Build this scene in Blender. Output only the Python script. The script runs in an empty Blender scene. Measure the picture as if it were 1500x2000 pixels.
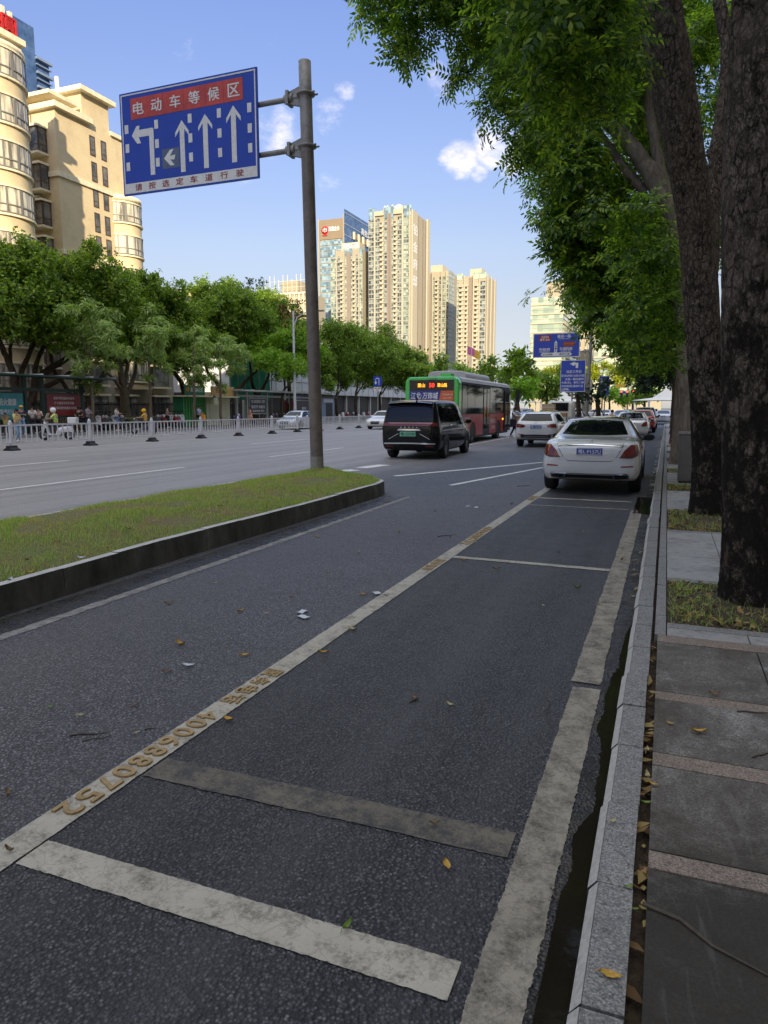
import bpy, bmesh, math, random
import numpy as np
from mathutils import Vector, Matrix
from mathutils.bvhtree import BVHTree
random.seed(7); RNG = np.random.default_rng(7)
R = math.radians
sc = bpy.context.scene
COL = sc.collection

# ---------------------------------------------------------------- camera
CAM_H = 1.65
PITCH, YAW, FPX = R(8.368), R(21.626), 1380.0
cam = bpy.data.cameras.new('camera'); camo = bpy.data.objects.new('camera', cam); COL.objects.link(camo)
camo.location = (0, 0, CAM_H); camo.rotation_euler = (R(90) - PITCH, 0, YAW)
cam.sensor_fit = 'VERTICAL'; cam.sensor_height = 36; cam.sensor_width = 27
cam.lens = FPX / 2000 * 36; cam.clip_start = 0.05; cam.clip_end = 6000
sc.camera = camo
_F = Vector((-math.sin(YAW) * math.cos(PITCH), math.cos(YAW) * math.cos(PITCH), -math.sin(PITCH)))
_X = Vector((math.cos(YAW), math.sin(YAW), 0)); _U = _X.cross(_F)
_O = Vector((0, 0, CAM_H))
def _ray(px, py): return _F + _X * ((px - 750) / FPX) + _U * ((1000 - py) / FPX)
def ground(px, py, z=0.0):                # survey helpers: photo measurement -> place in metres
    d = _ray(px, py); return _O + d * ((z - CAM_H) / d.z)
def at_y(px, py, Y):
    d = _ray(px, py); return _O + d * (Y / d.y)
def at_x(px, py, X):
    d = _ray(px, py); return _O + d * (X / d.x)
def mpp(p): return (Vector(p) - _O).dot(_F) / FPX      # metres per photo pixel at p

# ---------------------------------------------------------------- sky and sun
SUN_EL, SUN_AZ = 21.0, 151.0              # azimuth clockwise from +Y (behind the camera, to the right)
sdir = Vector((math.sin(R(SUN_AZ)) * math.cos(R(SUN_EL)), math.cos(R(SUN_AZ)) * math.cos(R(SUN_EL)), math.sin(R(SUN_EL))))
SUN_STRENGTH, SKY_STRENGTH, EXPOSURE = 2.45, 0.15, 1.65
world = bpy.data.worlds.new('World'); sc.world = world; world.use_nodes = True
wt = world.node_tree; wt.nodes.clear()
def wn(t, **k):
    n = wt.nodes.new(t)
    for a, b in k.items(): setattr(n, a, b)
    return n
def wmath(op, a, b=None, c=None):
    n = wn('ShaderNodeMath', operation=op)
    for i, v in enumerate((a, b, c)):
        if v is None: continue
        if isinstance(v, (int, float)): n.inputs[i].default_value = v
        else: wt.links.new(v, n.inputs[i])
    return n.outputs[0]
sky = wn('ShaderNodeTexSky', sky_type='NISHITA', sun_disc=False)
sky.sun_elevation = R(SUN_EL); sky.sun_rotation = R(SUN_AZ); sky.air_density = 1.0; sky.dust_density = 0.4; sky.ozone_density = 2.0
bg = wn('ShaderNodeBackground'); bg.inputs[1].default_value = SKY_STRENGTH
wo = wn('ShaderNodeOutputWorld')
tc = wn('ShaderNodeTexCoord')
nrm = wn('ShaderNodeVectorMath', operation='NORMALIZE'); wt.links.new(tc.outputs['Generated'], nrm.inputs[0])
DIR = nrm.outputs[0]
cmask = None
for (px, py, rad, w) in [(900, 308, 2.0, 1.0), (965, 282, 2.4, .95), (1010, 300, 2.2, .95), (936, 340, 1.0, .8), (855, 158, 1.5, .75), (640, 222, 1.9, .7), (672, 176, 1.1, .6),
                         (532, 255, 2.6, .7), (480, 330, 1.8, .5), (952, 238, 1.1, .7), (638, 358, 1.2, .55), (880, 240, 1.6, .4), (350, 105, 1.8, .3), (1000, 330, 1.6, .6)]:
    d = _ray(px, py).normalized()
    dp = wn('ShaderNodeVectorMath', operation='DOT_PRODUCT'); wt.links.new(DIR, dp.inputs[0]); dp.inputs[1].default_value = d
    m = wn('ShaderNodeMapRange', interpolation_type='SMOOTHSTEP'); wt.links.new(dp.outputs['Value'], m.inputs[0])
    m.inputs[1].default_value = math.cos(R(rad)); m.inputs[2].default_value = 1.0; m.inputs[3].default_value = 0; m.inputs[4].default_value = w
    cmask = m.outputs[0] if cmask is None else wmath('MAXIMUM', cmask, m.outputs[0])
nz = wn('ShaderNodeTexNoise'); nz.inputs['Scale'].default_value = 26; nz.inputs['Detail'].default_value = 9; nz.inputs['Roughness'].default_value = .62
mp = wn('ShaderNodeMapping'); mp.inputs['Scale'].default_value = (1, 1, 1.7); wt.links.new(DIR, mp.inputs[0]); wt.links.new(mp.outputs[0], nz.inputs['Vector'])
cl = wmath('MULTIPLY_ADD', cmask, .74, wmath('MULTIPLY_ADD', nz.outputs[0], 1.5, -1.0))
cr = wn('ShaderNodeMapRange', interpolation_type='SMOOTHSTEP'); wt.links.new(cl, cr.inputs[0]); cr.inputs[1].default_value = .0; cr.inputs[2].default_value = .85; cr.inputs[4].default_value = .75
tint = wn('ShaderNodeMix', data_type='RGBA', blend_type='MULTIPLY'); tint.inputs['Factor'].default_value = 1.0
wt.links.new(sky.outputs[0], tint.inputs['A']); dz = wn('ShaderNodeSeparateXYZ'); wt.links.new(DIR, dz.inputs[0])
el = wn('ShaderNodeValToRGB'); wt.links.new(dz.outputs[2], el.inputs[0]); _e = el.color_ramp.elements
SKYF = [(0, (.20, .215, .30)), (.07, (.245, .20, .217)), (.13, (.315, .238, .225)), (.21, (.385, .305, .29)), (.30, (.405, .338, .36)), (.50, (.42, .378, .465)), (.62, (1.3, 1.0, .85)), (.8, (3.5, 2.3, 1.45)), (1, (5.8, 3.3, 1.75))]   # upper sky artificially brightened and whitened to fill the street shade
for _i, (_p, _c) in enumerate(SKYF):
    _n = _e[0] if _i == 0 else (_e[1] if _i == 1 else _e.new(_p)); _n.position = _p; _n.color = (*[v / 6 for v in _c], 1)
el2 = wn('ShaderNodeMix', data_type='RGBA', blend_type='MULTIPLY'); el2.inputs['Factor'].default_value = 1; wt.links.new(el.outputs[0], el2.inputs['A']); el2.inputs['B'].default_value = (6, 6, 6, 1); wt.links.new(el2.outputs['Result'], tint.inputs['B'])
mx = wn('ShaderNodeMix', data_type='RGBA'); wt.links.new(cr.outputs[0], mx.inputs['Factor'])
wt.links.new(tint.outputs['Result'], mx.inputs['A']); mx.inputs['B'].default_value = (3.5, 3.1, 2.95, 1)
wt.links.new(mx.outputs['Result'], bg.inputs[0]); wt.links.new(bg.outputs[0], wo.inputs[0])
sl = bpy.data.lights.new('sun', 'SUN'); so = bpy.data.objects.new('sun', sl); COL.objects.link(so)
sl.energy = SUN_STRENGTH; sl.angle = R(.53); sl.color = (1, .85, .62)
so.rotation_euler = (-sdir).to_track_quat('-Z', 'Y').to_euler(); so.location = (60, -60, 60)
vs = sc.view_settings; vs.view_transform = 'Standard'; vs.look = 'None'; vs.exposure = EXPOSURE; vs.gamma = 1
sc.render.engine = 'CYCLES'; sc.cycles.max_bounces = 6; sc.cycles.diffuse_bounces = 3; sc.cycles.glossy_bounces = 3; sc.cycles.transmission_bounces = 3
sc.cycles.use_denoising = True; sc.cycles.caustics_reflective = False; sc.cycles.caustics_refractive = False

# ---------------------------------------------------------------- materials
class NT:
    def __init__(s, name):
        s.m = bpy.data.materials.new(name); s.m.use_nodes = True; s.t = s.m.node_tree
        s.b = s.t.nodes['Principled BSDF']; s.out = s.t.nodes['Material Output']
        s._tc = None
    def n(s, t, **k):
        n = s.t.nodes.new(t)
        for a, b in k.items(): setattr(n, a, b)
        return n
    def l(s, a, b): s.t.links.new(a, b)
    def co(s, scale=(1, 1, 1), world=False):
        if s._tc is None: s._tc = s.n('ShaderNodeTexCoord')
        src = s._tc.outputs['Object']
        if world:
            g = s.n('ShaderNodeNewGeometry'); src = g.outputs['Position']
        m = s.n('ShaderNodeMapping'); m.inputs['Scale'].default_value = scale; s.l(src, m.inputs[0]); return m.outputs[0]
    def noise(s, scale, detail=4, rough=.55, vec=None, dist=0):
        n = s.n('ShaderNodeTexNoise'); n.inputs['Scale'].default_value = scale; n.inputs['Detail'].default_value = detail
        n.inputs['Roughness'].default_value = rough; n.inputs['Distortion'].default_value = dist
        s.l(vec if vec is not None else s.co(), n.inputs['Vector']); return n.outputs[0]
    def vor(s, scale, vec=None, feature='F1', out=0, rnd=1):
        n = s.n('ShaderNodeTexVoronoi', feature=feature); n.inputs['Scale'].default_value = scale; n.inputs['Randomness'].default_value = rnd
        s.l(vec if vec is not None else s.co(), n.inputs['Vector']); return n.outputs[out]
    def ramp(s, fac, stops):
        n = s.n('ShaderNodeValToRGB'); e = n.color_ramp.elements
        while len(e) < len(stops): e.new(.5)
        for el, (p, c) in zip(e, stops):
            el.position = p; el.color = (c[0], c[1], c[2], 1) if not isinstance(c, (int, float)) else (c, c, c, 1)
        s.l(fac, n.inputs[0]); return n.outputs[0]
    def mix(s, f, a, b, mode='MIX'):
        n = s.n('ShaderNodeMix', data_type='RGBA', blend_type=mode)
        for i, v in (('Factor', f), ('A', a), ('B', b)):
            if isinstance(v, (int, float)): n.inputs[i].default_value = v
            elif isinstance(v, tuple): n.inputs[i].default_value = (*v, 1)
            else: s.l(v, n.inputs[i])
        return n.outputs['Result']
    def math(s, op, a, b=0, c=0):
        n = s.n('ShaderNodeMath', operation=op)
        for i, v in enumerate((a, b, c)):
            if isinstance(v, (int, float)): n.inputs[i].default_value = v
            else: s.l(v, n.inputs[i])
        return n.outputs[0]
    def bump(s, h, strength=.5, dist=.01):
        n = s.n('ShaderNodeBump'); n.inputs['Strength'].default_value = strength; n.inputs['Distance'].default_value = dist
        s.l(h, n.inputs['Height']); s.l(n.outputs[0], s.b.inputs['Normal'])
    def set(s, color=None, rough=None, metal=None, spec=None, coat=None):
        for k, v in (('Base Color', color), ('Roughness', rough), ('Metallic', metal), ('Specular IOR Level', spec), ('Coat Weight', coat)):
            if v is None: continue
            if isinstance(v, tuple): s.b.inputs[k].default_value = (*v, 1)
            elif isinstance(v, (int, float)): s.b.inputs[k].default_value = v
            else: s.l(v, s.b.inputs[k])
        return s
M = {}
def mat(name, c, rough=.6, var=.12, scale=6, metal=0, coat=0, bump=0, bs=40, spec=.5, dirt=None, world=False):
    """weathered paint / stone / cloth: base colour with low and high frequency variation, roughness variation, fine bump"""
    t = NT(name); v = t.co(world=world)
    a = t.noise(scale, 5, .6, v); b = t.noise(scale * 9, 3, .6, v)
    f = t.math('MULTIPLY_ADD', b, .4, t.math('MULTIPLY', a, .6))
    lo = tuple(x * (1 - var * 1.6) for x in c); hi = tuple(min(1, x * (1 + var * 1.3)) for x in c)
    col = t.ramp(f, [(.3, lo), (.7, hi)])
    if dirt:
        g = t.ramp(t.noise(scale * 2.3, 6, .7, v), [(.48, 0.0), (.72, 1.0)])
        col = t.mix(t.math('MULTIPLY', g, dirt[3]), col, tuple(dirt[:3]))
    t.set(col, t.math('MULTIPLY_ADD', b, .2, max(0, rough - .1)), metal, spec, coat)
    if coat: t.b.inputs['Coat Roughness'].default_value = .04
    if bump: t.bump(t.noise(bs, 4, .6, v), bump, .01)
    M[name] = t.m; return t.m
def emis(name, c, s):
    t = NT(name); t.set(c, .5); t.b.inputs['Emission Color'].default_value = (*c, 1); t.b.inputs['Emission Strength'].default_value = s
    M[name] = t.m
def leafmat(name, cols, trans=.35, rough=.45, spec=.4):
    """leaves: one colour per leaf from Random Per Island, plus translucency"""
    t = NT(name); g = t.n('ShaderNodeNewGeometry')
    col = t.ramp(g.outputs['Random Per Island'], [(i / (len(cols) - 1), c) for i, c in enumerate(cols)])
    t.set(col, rough, 0, spec)
    tr = t.n('ShaderNodeBsdfTranslucent'); t.l(t.mix(1.0, col, (1.25, 1.35, .55), 'MULTIPLY'), tr.inputs[0])
    ms = t.n('ShaderNodeMixShader'); ms.inputs[0].default_value = trans
    t.l(t.b.outputs[0], ms.inputs[1]); t.l(tr.outputs[0], ms.inputs[2]); t.l(ms.outputs[0], t.out.inputs[0])
    M[name] = t.m
# ---------------------------------------------------------------- mesh helpers
def tag(o, label=None, cat=None, group=None, kind=None):
    if label: o['label'] = label
    if cat: o['category'] = cat
    if group: o['group'] = group
    if kind: o['kind'] = kind
    return o
def thing(name, label, cat, loc=(0, 0, 0), rz=0, group=None):
    o = bpy.data.objects.new(name, None); COL.objects.link(o); o.empty_display_size = .2
    o.location = loc; o.rotation_euler = (0, 0, rz)
    return tag(o, label, cat, group)
def obj_np(name, V, Fc, material, parent=None, smooth=False):
    """Fc: (n,k) int array"""
    me = bpy.data.meshes.new(name); V = np.asarray(V, np.float32); Fc = np.asarray(Fc, np.int32); n, k = Fc.shape
    me.vertices.add(len(V)); me.vertices.foreach_set('co', V.ravel())
    me.loops.add(n * k); me.loops.foreach_set('vertex_index', Fc.ravel())
    me.polygons.add(n); me.polygons.foreach_set('loop_start', np.arange(0, n * k, k, dtype=np.int32))
    me.polygons.foreach_set('loop_total', np.full(n, k, np.int32))
    if smooth: me.polygons.foreach_set('use_smooth', np.ones(n, bool))
    me.materials.append(material if not isinstance(material, str) else M[material])
    me.update(); me.validate()
    o = bpy.data.objects.new(name, me); COL.objects.link(o); o.parent = parent; return o
_tcache = {}
def text_mesh(s, bold=0.0, extrude=0.0):
    k = (s, bold, extrude)
    if k not in _tcache:
        c = bpy.data.curves.new('t', 'FONT'); c.body = s; c.offset = bold; c.extrude = extrude; c.resolution_u = 3
        o = bpy.data.objects.new('t', c); COL.objects.link(o)
        me = bpy.data.meshes.new_from_object(o.evaluated_get(bpy.context.evaluated_depsgraph_get()))
        vs_ = [tuple(v.co) for v in me.vertices]; fs = [tuple(p.vertices) for p in me.polygons]
        bpy.data.objects.remove(o); bpy.data.curves.remove(c); bpy.data.meshes.remove(me)
        _tcache[k] = (vs_, fs)
    return _tcache[k]
class MB:
    def __init__(s): s.v = []; s.f = []; s.m = []; s.sm = []; s.mats = []
    def _mi(s, m):
        m = m or 0
        if m == 0: return 0
        if m not in s.mats: s.mats.append(m)
        return s.mats.index(m) + 1
    def add(s, vs, fs, m=None, smooth=False):
        o = len(s.v); mi = s._mi(m); s.v += [tuple(p) for p in vs]
        for f in fs: s.f.append(tuple(i + o for i in f)); s.m.append(mi); s.sm.append(smooth)
        return s
    def box(s, x0, x1, y0, y1, z0, z1, m=None, mtx=None):
        vs = [Vector((x, y, z)) for z in (z0, z1) for y in (y0, y1) for x in (x0, x1)]
        if mtx is not None: vs = [mtx @ p for p in vs]
        return s.add(vs, [(0, 2, 3, 1), (4, 5, 7, 6), (0, 1, 5, 4), (2, 6, 7, 3), (0, 4, 6, 2), (1, 3, 7, 5)], m)
    def tube(s, pts, rad, n=10, m=None, caps=True, smooth=True, jitter=0):
        pts = [Vector(p) for p in pts]; k = len(pts)
        if isinstance(rad, (int, float)): rad = [rad] * k
        vs = []; up = Vector((.12, .31, .94)).normalized()
        for i, p in enumerate(pts):
            t = (pts[min(i + 1, k - 1)] - pts[max(i - 1, 0)]).normalized()
            a = t.cross(up)
            if a.length < .05: a = t.cross(Vector((1, 0, 0)))
            a.normalize(); b = t.cross(a)
            for j in range(n):
                th = 2 * math.pi * j / n; r = rad[i] * (1 + (random.uniform(-jitter, jitter) if jitter else 0))
                vs.append(p + (a * math.cos(th) + b * math.sin(th)) * r)
        fs = [(i * n + j, i * n + (j + 1) % n, (i + 1) * n + (j + 1) % n, (i + 1) * n + j) for i in range(k - 1) for j in range(n)]
        s.add(vs, fs, m, smooth)
        if caps: s.add(vs[:n], [tuple(range(n))[::-1]], m); s.add(vs[-n:], [tuple(range(n))], m)
        return s
    def cyl(s, p0, p1, r0, r1=None, n=14, m=None): return s.tube([p0, p1], [r0, r0 if r1 is None else r1], n, m)
    def lathe(s, prof, c=(0, 0, 0), n=18, m=None, axis='z', smooth=True, a0=0, a1=2 * math.pi):
        full = abs(a1 - a0 - 2 * math.pi) < 1e-6; k = n if full else n + 1; vs = []
        for r, z in prof:
            for j in range(k):
                th = a0 + (a1 - a0) * j / n; x, y = r * math.cos(th), r * math.sin(th)
                p = (x, y, z) if axis == 'z' else ((z, x, y) if axis == 'x' else (x, z, y))
                vs.append((p[0] + c[0], p[1] + c[1], p[2] + c[2]))
        fs = [(i * k + j, i * k + (j + 1) % k, (i + 1) * k + (j + 1) % k, (i + 1) * k + j) for i in range(len(prof) - 1) for j in range(n)]
        return s.add(vs, fs, m, smooth)
    def prism(s, poly, a, b, axis='z', m=None):
        """poly: outline in the two other axes (x,y | x,z | y,z)"""
        def P(p, t): return {'z': (p[0], p[1], t), 'y': (p[0], t, p[1]), 'x': (t, p[0], p[1])}[axis]
        n = len(poly); vs = [P(p, a) for p in poly] + [P(p, b) for p in poly]
        fs = [tuple(range(n))[::-1], tuple(range(n, 2 * n))] + [(i, (i + 1) % n, n + (i + 1) % n, n + i) for i in range(n)]
        return s.add(vs, fs, m)
    def grid(s, P, m=None, smooth=True, closed=False):
        nr, nc = len(P), len(P[0]); vs = [p for r in P for p in r]
        fs = [(i * nc + j, i * nc + (j + 1) % nc, (i + 1) * nc + (j + 1) % nc, (i + 1) * nc + j) for i in range(nr - 1) for j in range(nc if closed else nc - 1)]
        return s.add(vs, fs, m, smooth)
    def sphere(s, c, r, n=12, m=None, sq=(1, 1, 1)):
        prof = [(math.sin(math.pi * i / (n // 2 + 2)), -math.cos(math.pi * i / (n // 2 + 2))) for i in range(n // 2 + 3)]
        vs = []; k = n
        for a, z in prof:
            for j in range(k): vs.append((c[0] + r * sq[0] * a * math.cos(2 * math.pi * j / k), c[1] + r * sq[1] * a * math.sin(2 * math.pi * j / k), c[2] + r * sq[2] * z))
        return s.add(vs, [(i * k + j, i * k + (j + 1) % k, (i + 1) * k + (j + 1) % k, (i + 1) * k + j) for i in range(len(prof) - 1) for j in range(k)], m, True)
    def text(s, t, o, u, v, h, w=None, bold=.015, ext=0.0, m=None, align='c', shear=0):
        """lettering: o centre of the line, u reading direction, v up direction, h letter height, w total width (optional)"""
        if bold > .012 and not ext:          # heavier strokes: slightly shifted copies, each a hair in front of the last
            u_, v_ = Vector(u).normalized(), Vector(v).normalized(); n_ = u_.cross(v_); b_ = bold * .42 * h
            for i, (a, c) in enumerate(((1, .6), (-1, .6), (1, -.6), (-1, -.6))): s.text(t, Vector(o) + u_ * a * b_ + v_ * c * b_ + n_ * .0006 * i, u, v, h, w, .0, 0, m, align, shear)
            return s
        vs, fs = text_mesh(t, min(bold, .012), ext); A = np.array(vs); u = Vector(u).normalized(); v = Vector(v).normalized(); nn = u.cross(v)
        x0, x1 = A[:, 0].min(), A[:, 0].max(); y0, y1 = A[:, 1].min(), A[:, 1].max()
        ky = h / (y1 - y0); kx = ky if w is None else w / (x1 - x0); xm = {'c': (x0 + x1) / 2, 'l': x0, 'r': x1}[align]; ym = (y0 + y1) / 2
        out = [Vector(o) + u * ((p[0] - xm) * kx + shear * (p[1] - ym) * ky) + v * ((p[1] - ym) * ky) + nn * (p[2] * (ky if ext else 1)) for p in vs]
        return s.add(out, fs, m)
    def build(s, name, material, parent=None, smooth=None, loc=None):
        me = bpy.data.meshes.new(name); me.from_pydata(s.v, [], s.f)
        me.materials.append(M[material] if isinstance(material, str) else material)
        for x in s.mats: me.materials.append(M[x])
        me.polygons.foreach_set('material_index', s.m)
        me.polygons.foreach_set('use_smooth', s.sm if smooth is None else [smooth] * len(s.f))
        me.update()
        o = bpy.data.objects.new(name, me); COL.objects.link(o); o.parent = parent
        if loc: o.location = loc
        return o
def dup(root, loc=None, rz=None, label=None, parent=None):
    c = root.copy(); COL.objects.link(c)
    if parent: c.parent = parent
    if loc is not None: c.location = loc
    if rz is not None: c.rotation_euler = (0, 0, rz)
    if label: c['label'] = label
    for ch in KIDS(root): dup(ch, parent=c)
    return c
def KIDS(o): return [x for x in list(COL.objects) if x.parent == o]
def bevel(o, w, seg=2):
    b = o.modifiers.new('bevel', 'BEVEL'); b.width = w; b.segments = seg; b.limit_method = 'ANGLE'; b.angle_limit = R(35); return o
def spline(pts, n):
    """Catmull-Rom through points, n samples per span"""
    P = [np.array(p, float) for p in pts]; P = [2 * P[0] - P[1]] + P + [2 * P[-1] - P[-2]]; out = []
    for i in range(1, len(P) - 2):
        for k in range(n):
            t = k / n
            out.append(.5 * ((2 * P[i]) + (P[i + 1] - P[i - 1]) * t + (2 * P[i - 1] - 5 * P[i] + 4 * P[i + 1] - P[i + 2]) * t * t + (3 * P[i] - P[i - 1] - 3 * P[i + 1] + P[i + 2]) * t ** 3))
    out.append(P[-2]); return out
# ---------------------------------------------------------------- material set
t = NT('asphalt'); v = t.co()
cellc = t.vor(82, v, 'F1', 'Color'); celld = t.vor(82, v, 'F1', 'Distance')
g1 = t.n('ShaderNodeSeparateColor'); t.l(cellc, g1.inputs[0])
stone = t.ramp(g1.outputs[0], [(0, (.030, .030, .034)), (.5, (.066, .066, .073)), (.85, (.115, .114, .122)), (.97, (.15, .148, .15)), (1, (.20, .195, .19))])
stone = t.mix(t.ramp(celld, [(.28, 0.0), (.60, .95)]), stone, (.010, .010, .012))
big = t.noise(.55, 6, .65, v); mid = t.noise(5, 5, .7, v)
base = t.mix(t.ramp(big, [(.35, 0.0), (.65, .6)]), stone, t.mix(1.0, stone, (1.7, 1.66, 1.62), 'MULTIPLY'))
base = t.mix(t.ramp(mid, [(.45, 0.0), (.75, .35)]), base, (.024, .024, .028))
sx = t.n('ShaderNodeSeparateXYZ'); t.l(v, sx.inputs[0])
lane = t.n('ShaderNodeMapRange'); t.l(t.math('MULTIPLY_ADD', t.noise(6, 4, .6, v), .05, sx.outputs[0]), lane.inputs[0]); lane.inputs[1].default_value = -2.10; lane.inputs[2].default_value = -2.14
lane_pale = t.mix(1.0, t.mix(1.0, base, (1.75, 1.72, 1.78), 'MULTIPLY'), (.014, .014, .016), 'ADD'); base = t.mix(lane.outputs[0], base, lane_pale)  # lane asphalt is paler than the newer bay surface
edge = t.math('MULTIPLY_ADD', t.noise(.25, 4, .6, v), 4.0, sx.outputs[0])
old_glare = t.n('ShaderNodeMapRange', interpolation_type='SMOOTHSTEP'); t.l(edge, old_glare.inputs[0]); old_glare.inputs[1].default_value = -3.0; old_glare.inputs[2].default_value = -7.5
pale = t.mix(t.noise(30, 5, .75, v), (.30, .285, .285), (.50, .475, .47)); base = t.mix(t.math('MULTIPLY', old_glare.outputs[0], .74), base, pale)  # older paler asphalt, with the far road's glare also put into the colour
tr_ = t.noise(1.3, 4, .6, t.co((1.5, .025, 1)))       # wheel tracks and oil along the lanes
base = t.mix(t.ramp(tr_, [(.44, 0.0), (.68, .42)]), base, (.085, .083, .087))
spots = t.noise(2.7, 6, .8, v, 1.5); base = t.mix(t.ramp(spots, [(.58, 0.0), (.68, .5)]), base, (.026, .026, .029))
base = t.mix(t.ramp(t.noise(.8, 8, .82, v, 2), [(.58, 0.0), (.72, .30)]), base, t.mix(1.0, base, (2.0, 2.0, 2.1), 'MULTIPLY'))
t.set(base, t.math('MULTIPLY_ADD', mid, -.28, .66), 0, .45)
hh = t.math('ADD', t.math('MULTIPLY', celld, -1.0), t.math('MULTIPLY', t.noise(260, 2, .5, v), .4)); t.bump(hh, 1.0, .011)
M['asphalt'] = t.m
def paint(name, c, under, wear, lo=.4, bumps=.5):
    t = NT(name); v = t.co()
    f = t.math('ADD', t.math('MULTIPLY', t.noise(9, 6, .75, v), .65), t.math('MULTIPLY', t.noise(85, 4, .7, v), .35))
    w = t.ramp(f, [(lo, 0.0), (lo + wear, 1.0)])
    cc = t.ramp(t.noise(2.2, 5, .7, v), [(.3, tuple(x * .72 for x in c)), (.7, c)])
    cr = t.vor(5.5, t.co((1, 1, 1)), 'DISTANCE_TO_EDGE'); crack = t.ramp(cr, [(.0, 1.0), (.012, 0.0)])
    col = t.mix(w, under, cc); col = t.mix(t.math('MULTIPLY', crack, .35), col, under)
    t.set(col, .72, 0, .3); t.bump(t.math('ADD', t.noise(150, 3, .6, v), t.math('MULTIPLY', f, .8)), bumps, .004); M[name] = t.m
paint('line_paint', (.50, .46, .38), (.15, .135, .11), .16, .36)
paint('strip_paint', (.36, .32, .255), (.075, .066, .054), .2, .36, .9)
paint('faded_paint', (.19, .165, .125), (.050, .049, .050), .16, .42)
paint('road_paint', (.80, .79, .76), (.22, .22, .22), .12, .26)
mat('ground', (.12, .12, .11), .9, .3, .05)
mat('granite', (.30, .292, .28), .7, .14, 2.2, bump=.35, bs=140, dirt=(.085, .078, .068, .8))
t = NT('kerb_granite'); v = t.co(); sp = t.vor(190, v, 'F1', 'Color'); g = t.n('ShaderNodeSeparateColor'); t.l(sp, g.inputs[0])
c_ = t.ramp(g.outputs[0], [(0, (.13, .13, .135)), (.4, (.235, .235, .24)), (.8, (.35, .35, .35)), (1, (.46, .46, .45))])
c_ = t.mix(t.ramp(t.noise(34, 5, .75, v), [(.56, 0.0), (.64, .85)]), c_, (.055, .052, .048)); c_ = t.mix(1.0, c_, (.80, .77, .73), 'MULTIPLY')
c_ = t.mix(t.ramp(t.noise(6, 6, .7, v), [(.46, 0.0), (.78, .6)]), c_, (.12, .115, .105))
t.set(c_, .62, 0, .4); t.bump(t.noise(160, 3, .6, v), .35, .004); M['kerb_granite'] = t.m
t = NT('kerb_chamfer'); v = t.co(); c_ = t.ramp(t.noise(40, 5, .7, v), [(.3, (.30, .28, .25)), (.7, (.50, .48, .44))]); t.set(c_, .7); M['kerb_chamfer'] = t.m
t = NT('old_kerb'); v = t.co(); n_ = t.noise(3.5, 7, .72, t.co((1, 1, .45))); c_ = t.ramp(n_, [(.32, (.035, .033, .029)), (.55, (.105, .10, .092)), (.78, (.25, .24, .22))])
t.set(c_, .8); t.bump(t.noise(60, 4, .7, v), .5, .006); M['old_kerb'] = t.m
t = NT('paver'); v = t.co(); sp = t.vor(170, v, 'F1', 'Color'); g = t.n('ShaderNodeSeparateColor'); t.l(sp, g.inputs[0])
c_ = t.ramp(g.outputs[0], [(0, (.11, .10, .088)), (.5, (.215, .20, .18)), (1, (.36, .345, .32))])
nn = t.noise(1.5, 7, .72, v, .6); c_ = t.mix(t.ramp(nn, [(.38, .94), (.54, .6), (.66, 0.0)]), c_, (.046, .036, .026))
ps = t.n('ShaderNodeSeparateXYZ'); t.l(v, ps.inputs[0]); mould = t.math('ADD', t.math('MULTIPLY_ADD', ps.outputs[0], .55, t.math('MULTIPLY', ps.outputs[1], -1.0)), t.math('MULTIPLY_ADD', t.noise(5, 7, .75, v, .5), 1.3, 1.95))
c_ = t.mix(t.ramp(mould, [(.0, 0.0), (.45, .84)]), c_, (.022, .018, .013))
st = t.noise(7, 5, .6, t.co((1.0, .25, 1)), 1.2); c_ = t.mix(t.ramp(st, [(.56, 0.0), (.72, .22)]), c_, (.30, .29, .27))
t.set(c_, .75, 0, .35); t.bump(t.noise(150, 4, .65, v), .4, .004); M['paver'] = t.m
t = NT('pink_granite'); v = t.co(); sp = t.vor(200, v, 'F1', 'Color'); g = t.n('ShaderNodeSeparateColor'); t.l(sp, g.inputs[0])
c_ = t.ramp(g.outputs[0], [(0, (.085, .066, .052)), (.4, (.185, .142, .112)), (1, (.31, .25, .20))]); c_ = t.mix(t.ramp(t.noise(3, 6, .7, v), [(.45, 0.0), (.75, .5)]), c_, (.09, .07, .055))
t.set(c_, .75); M['pink_granite'] = t.m
t = NT('soil'); v = t.co(); c_ = t.ramp(t.noise(28, 6, .75, v), [(.3, (.025, .017, .010)), (.55, (.075, .052, .03)), (.75, (.15, .10, .055))]); t.set(c_, .95); t.bump(t.noise(50, 5, .7, v), 1, .02); M['soil'] = t.m
t = NT('turf_soil'); v = t.co(); c_ = t.mix(t.ramp(t.noise(1.6, 6, .7, v), [(.38, 0.0), (.62, 1.0)]), (.25, .19, .10), (.19, .25, .055)); c_ = t.mix(t.ramp(t.noise(40, 5, .7, v), [(.35, .7), (.6, 0.0)]), c_, (.06, .05, .022)); t.set(c_, .95); t.bump(t.noise(60, 5, .7, v), 1, .03); M['turf_soil'] = t.m
t = NT('puddle'); t.set((.014, .011, .008), .05, 0, .45); t.bump(t.noise(22, 3, .5), .06, .01); M['puddle'] = t.m
t = NT('damp'); v = t.co(); d_ = t.vor(82, v); cc = t.vor(82, v, 'F1', 'Color'); g = t.n('ShaderNodeSeparateColor'); t.l(cc, g.inputs[0]); c_ = t.ramp(g.outputs[0], [(0, (.012, .011, .011)), (.7, (.040, .038, .037)), (1, (.12, .11, .10))])
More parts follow.
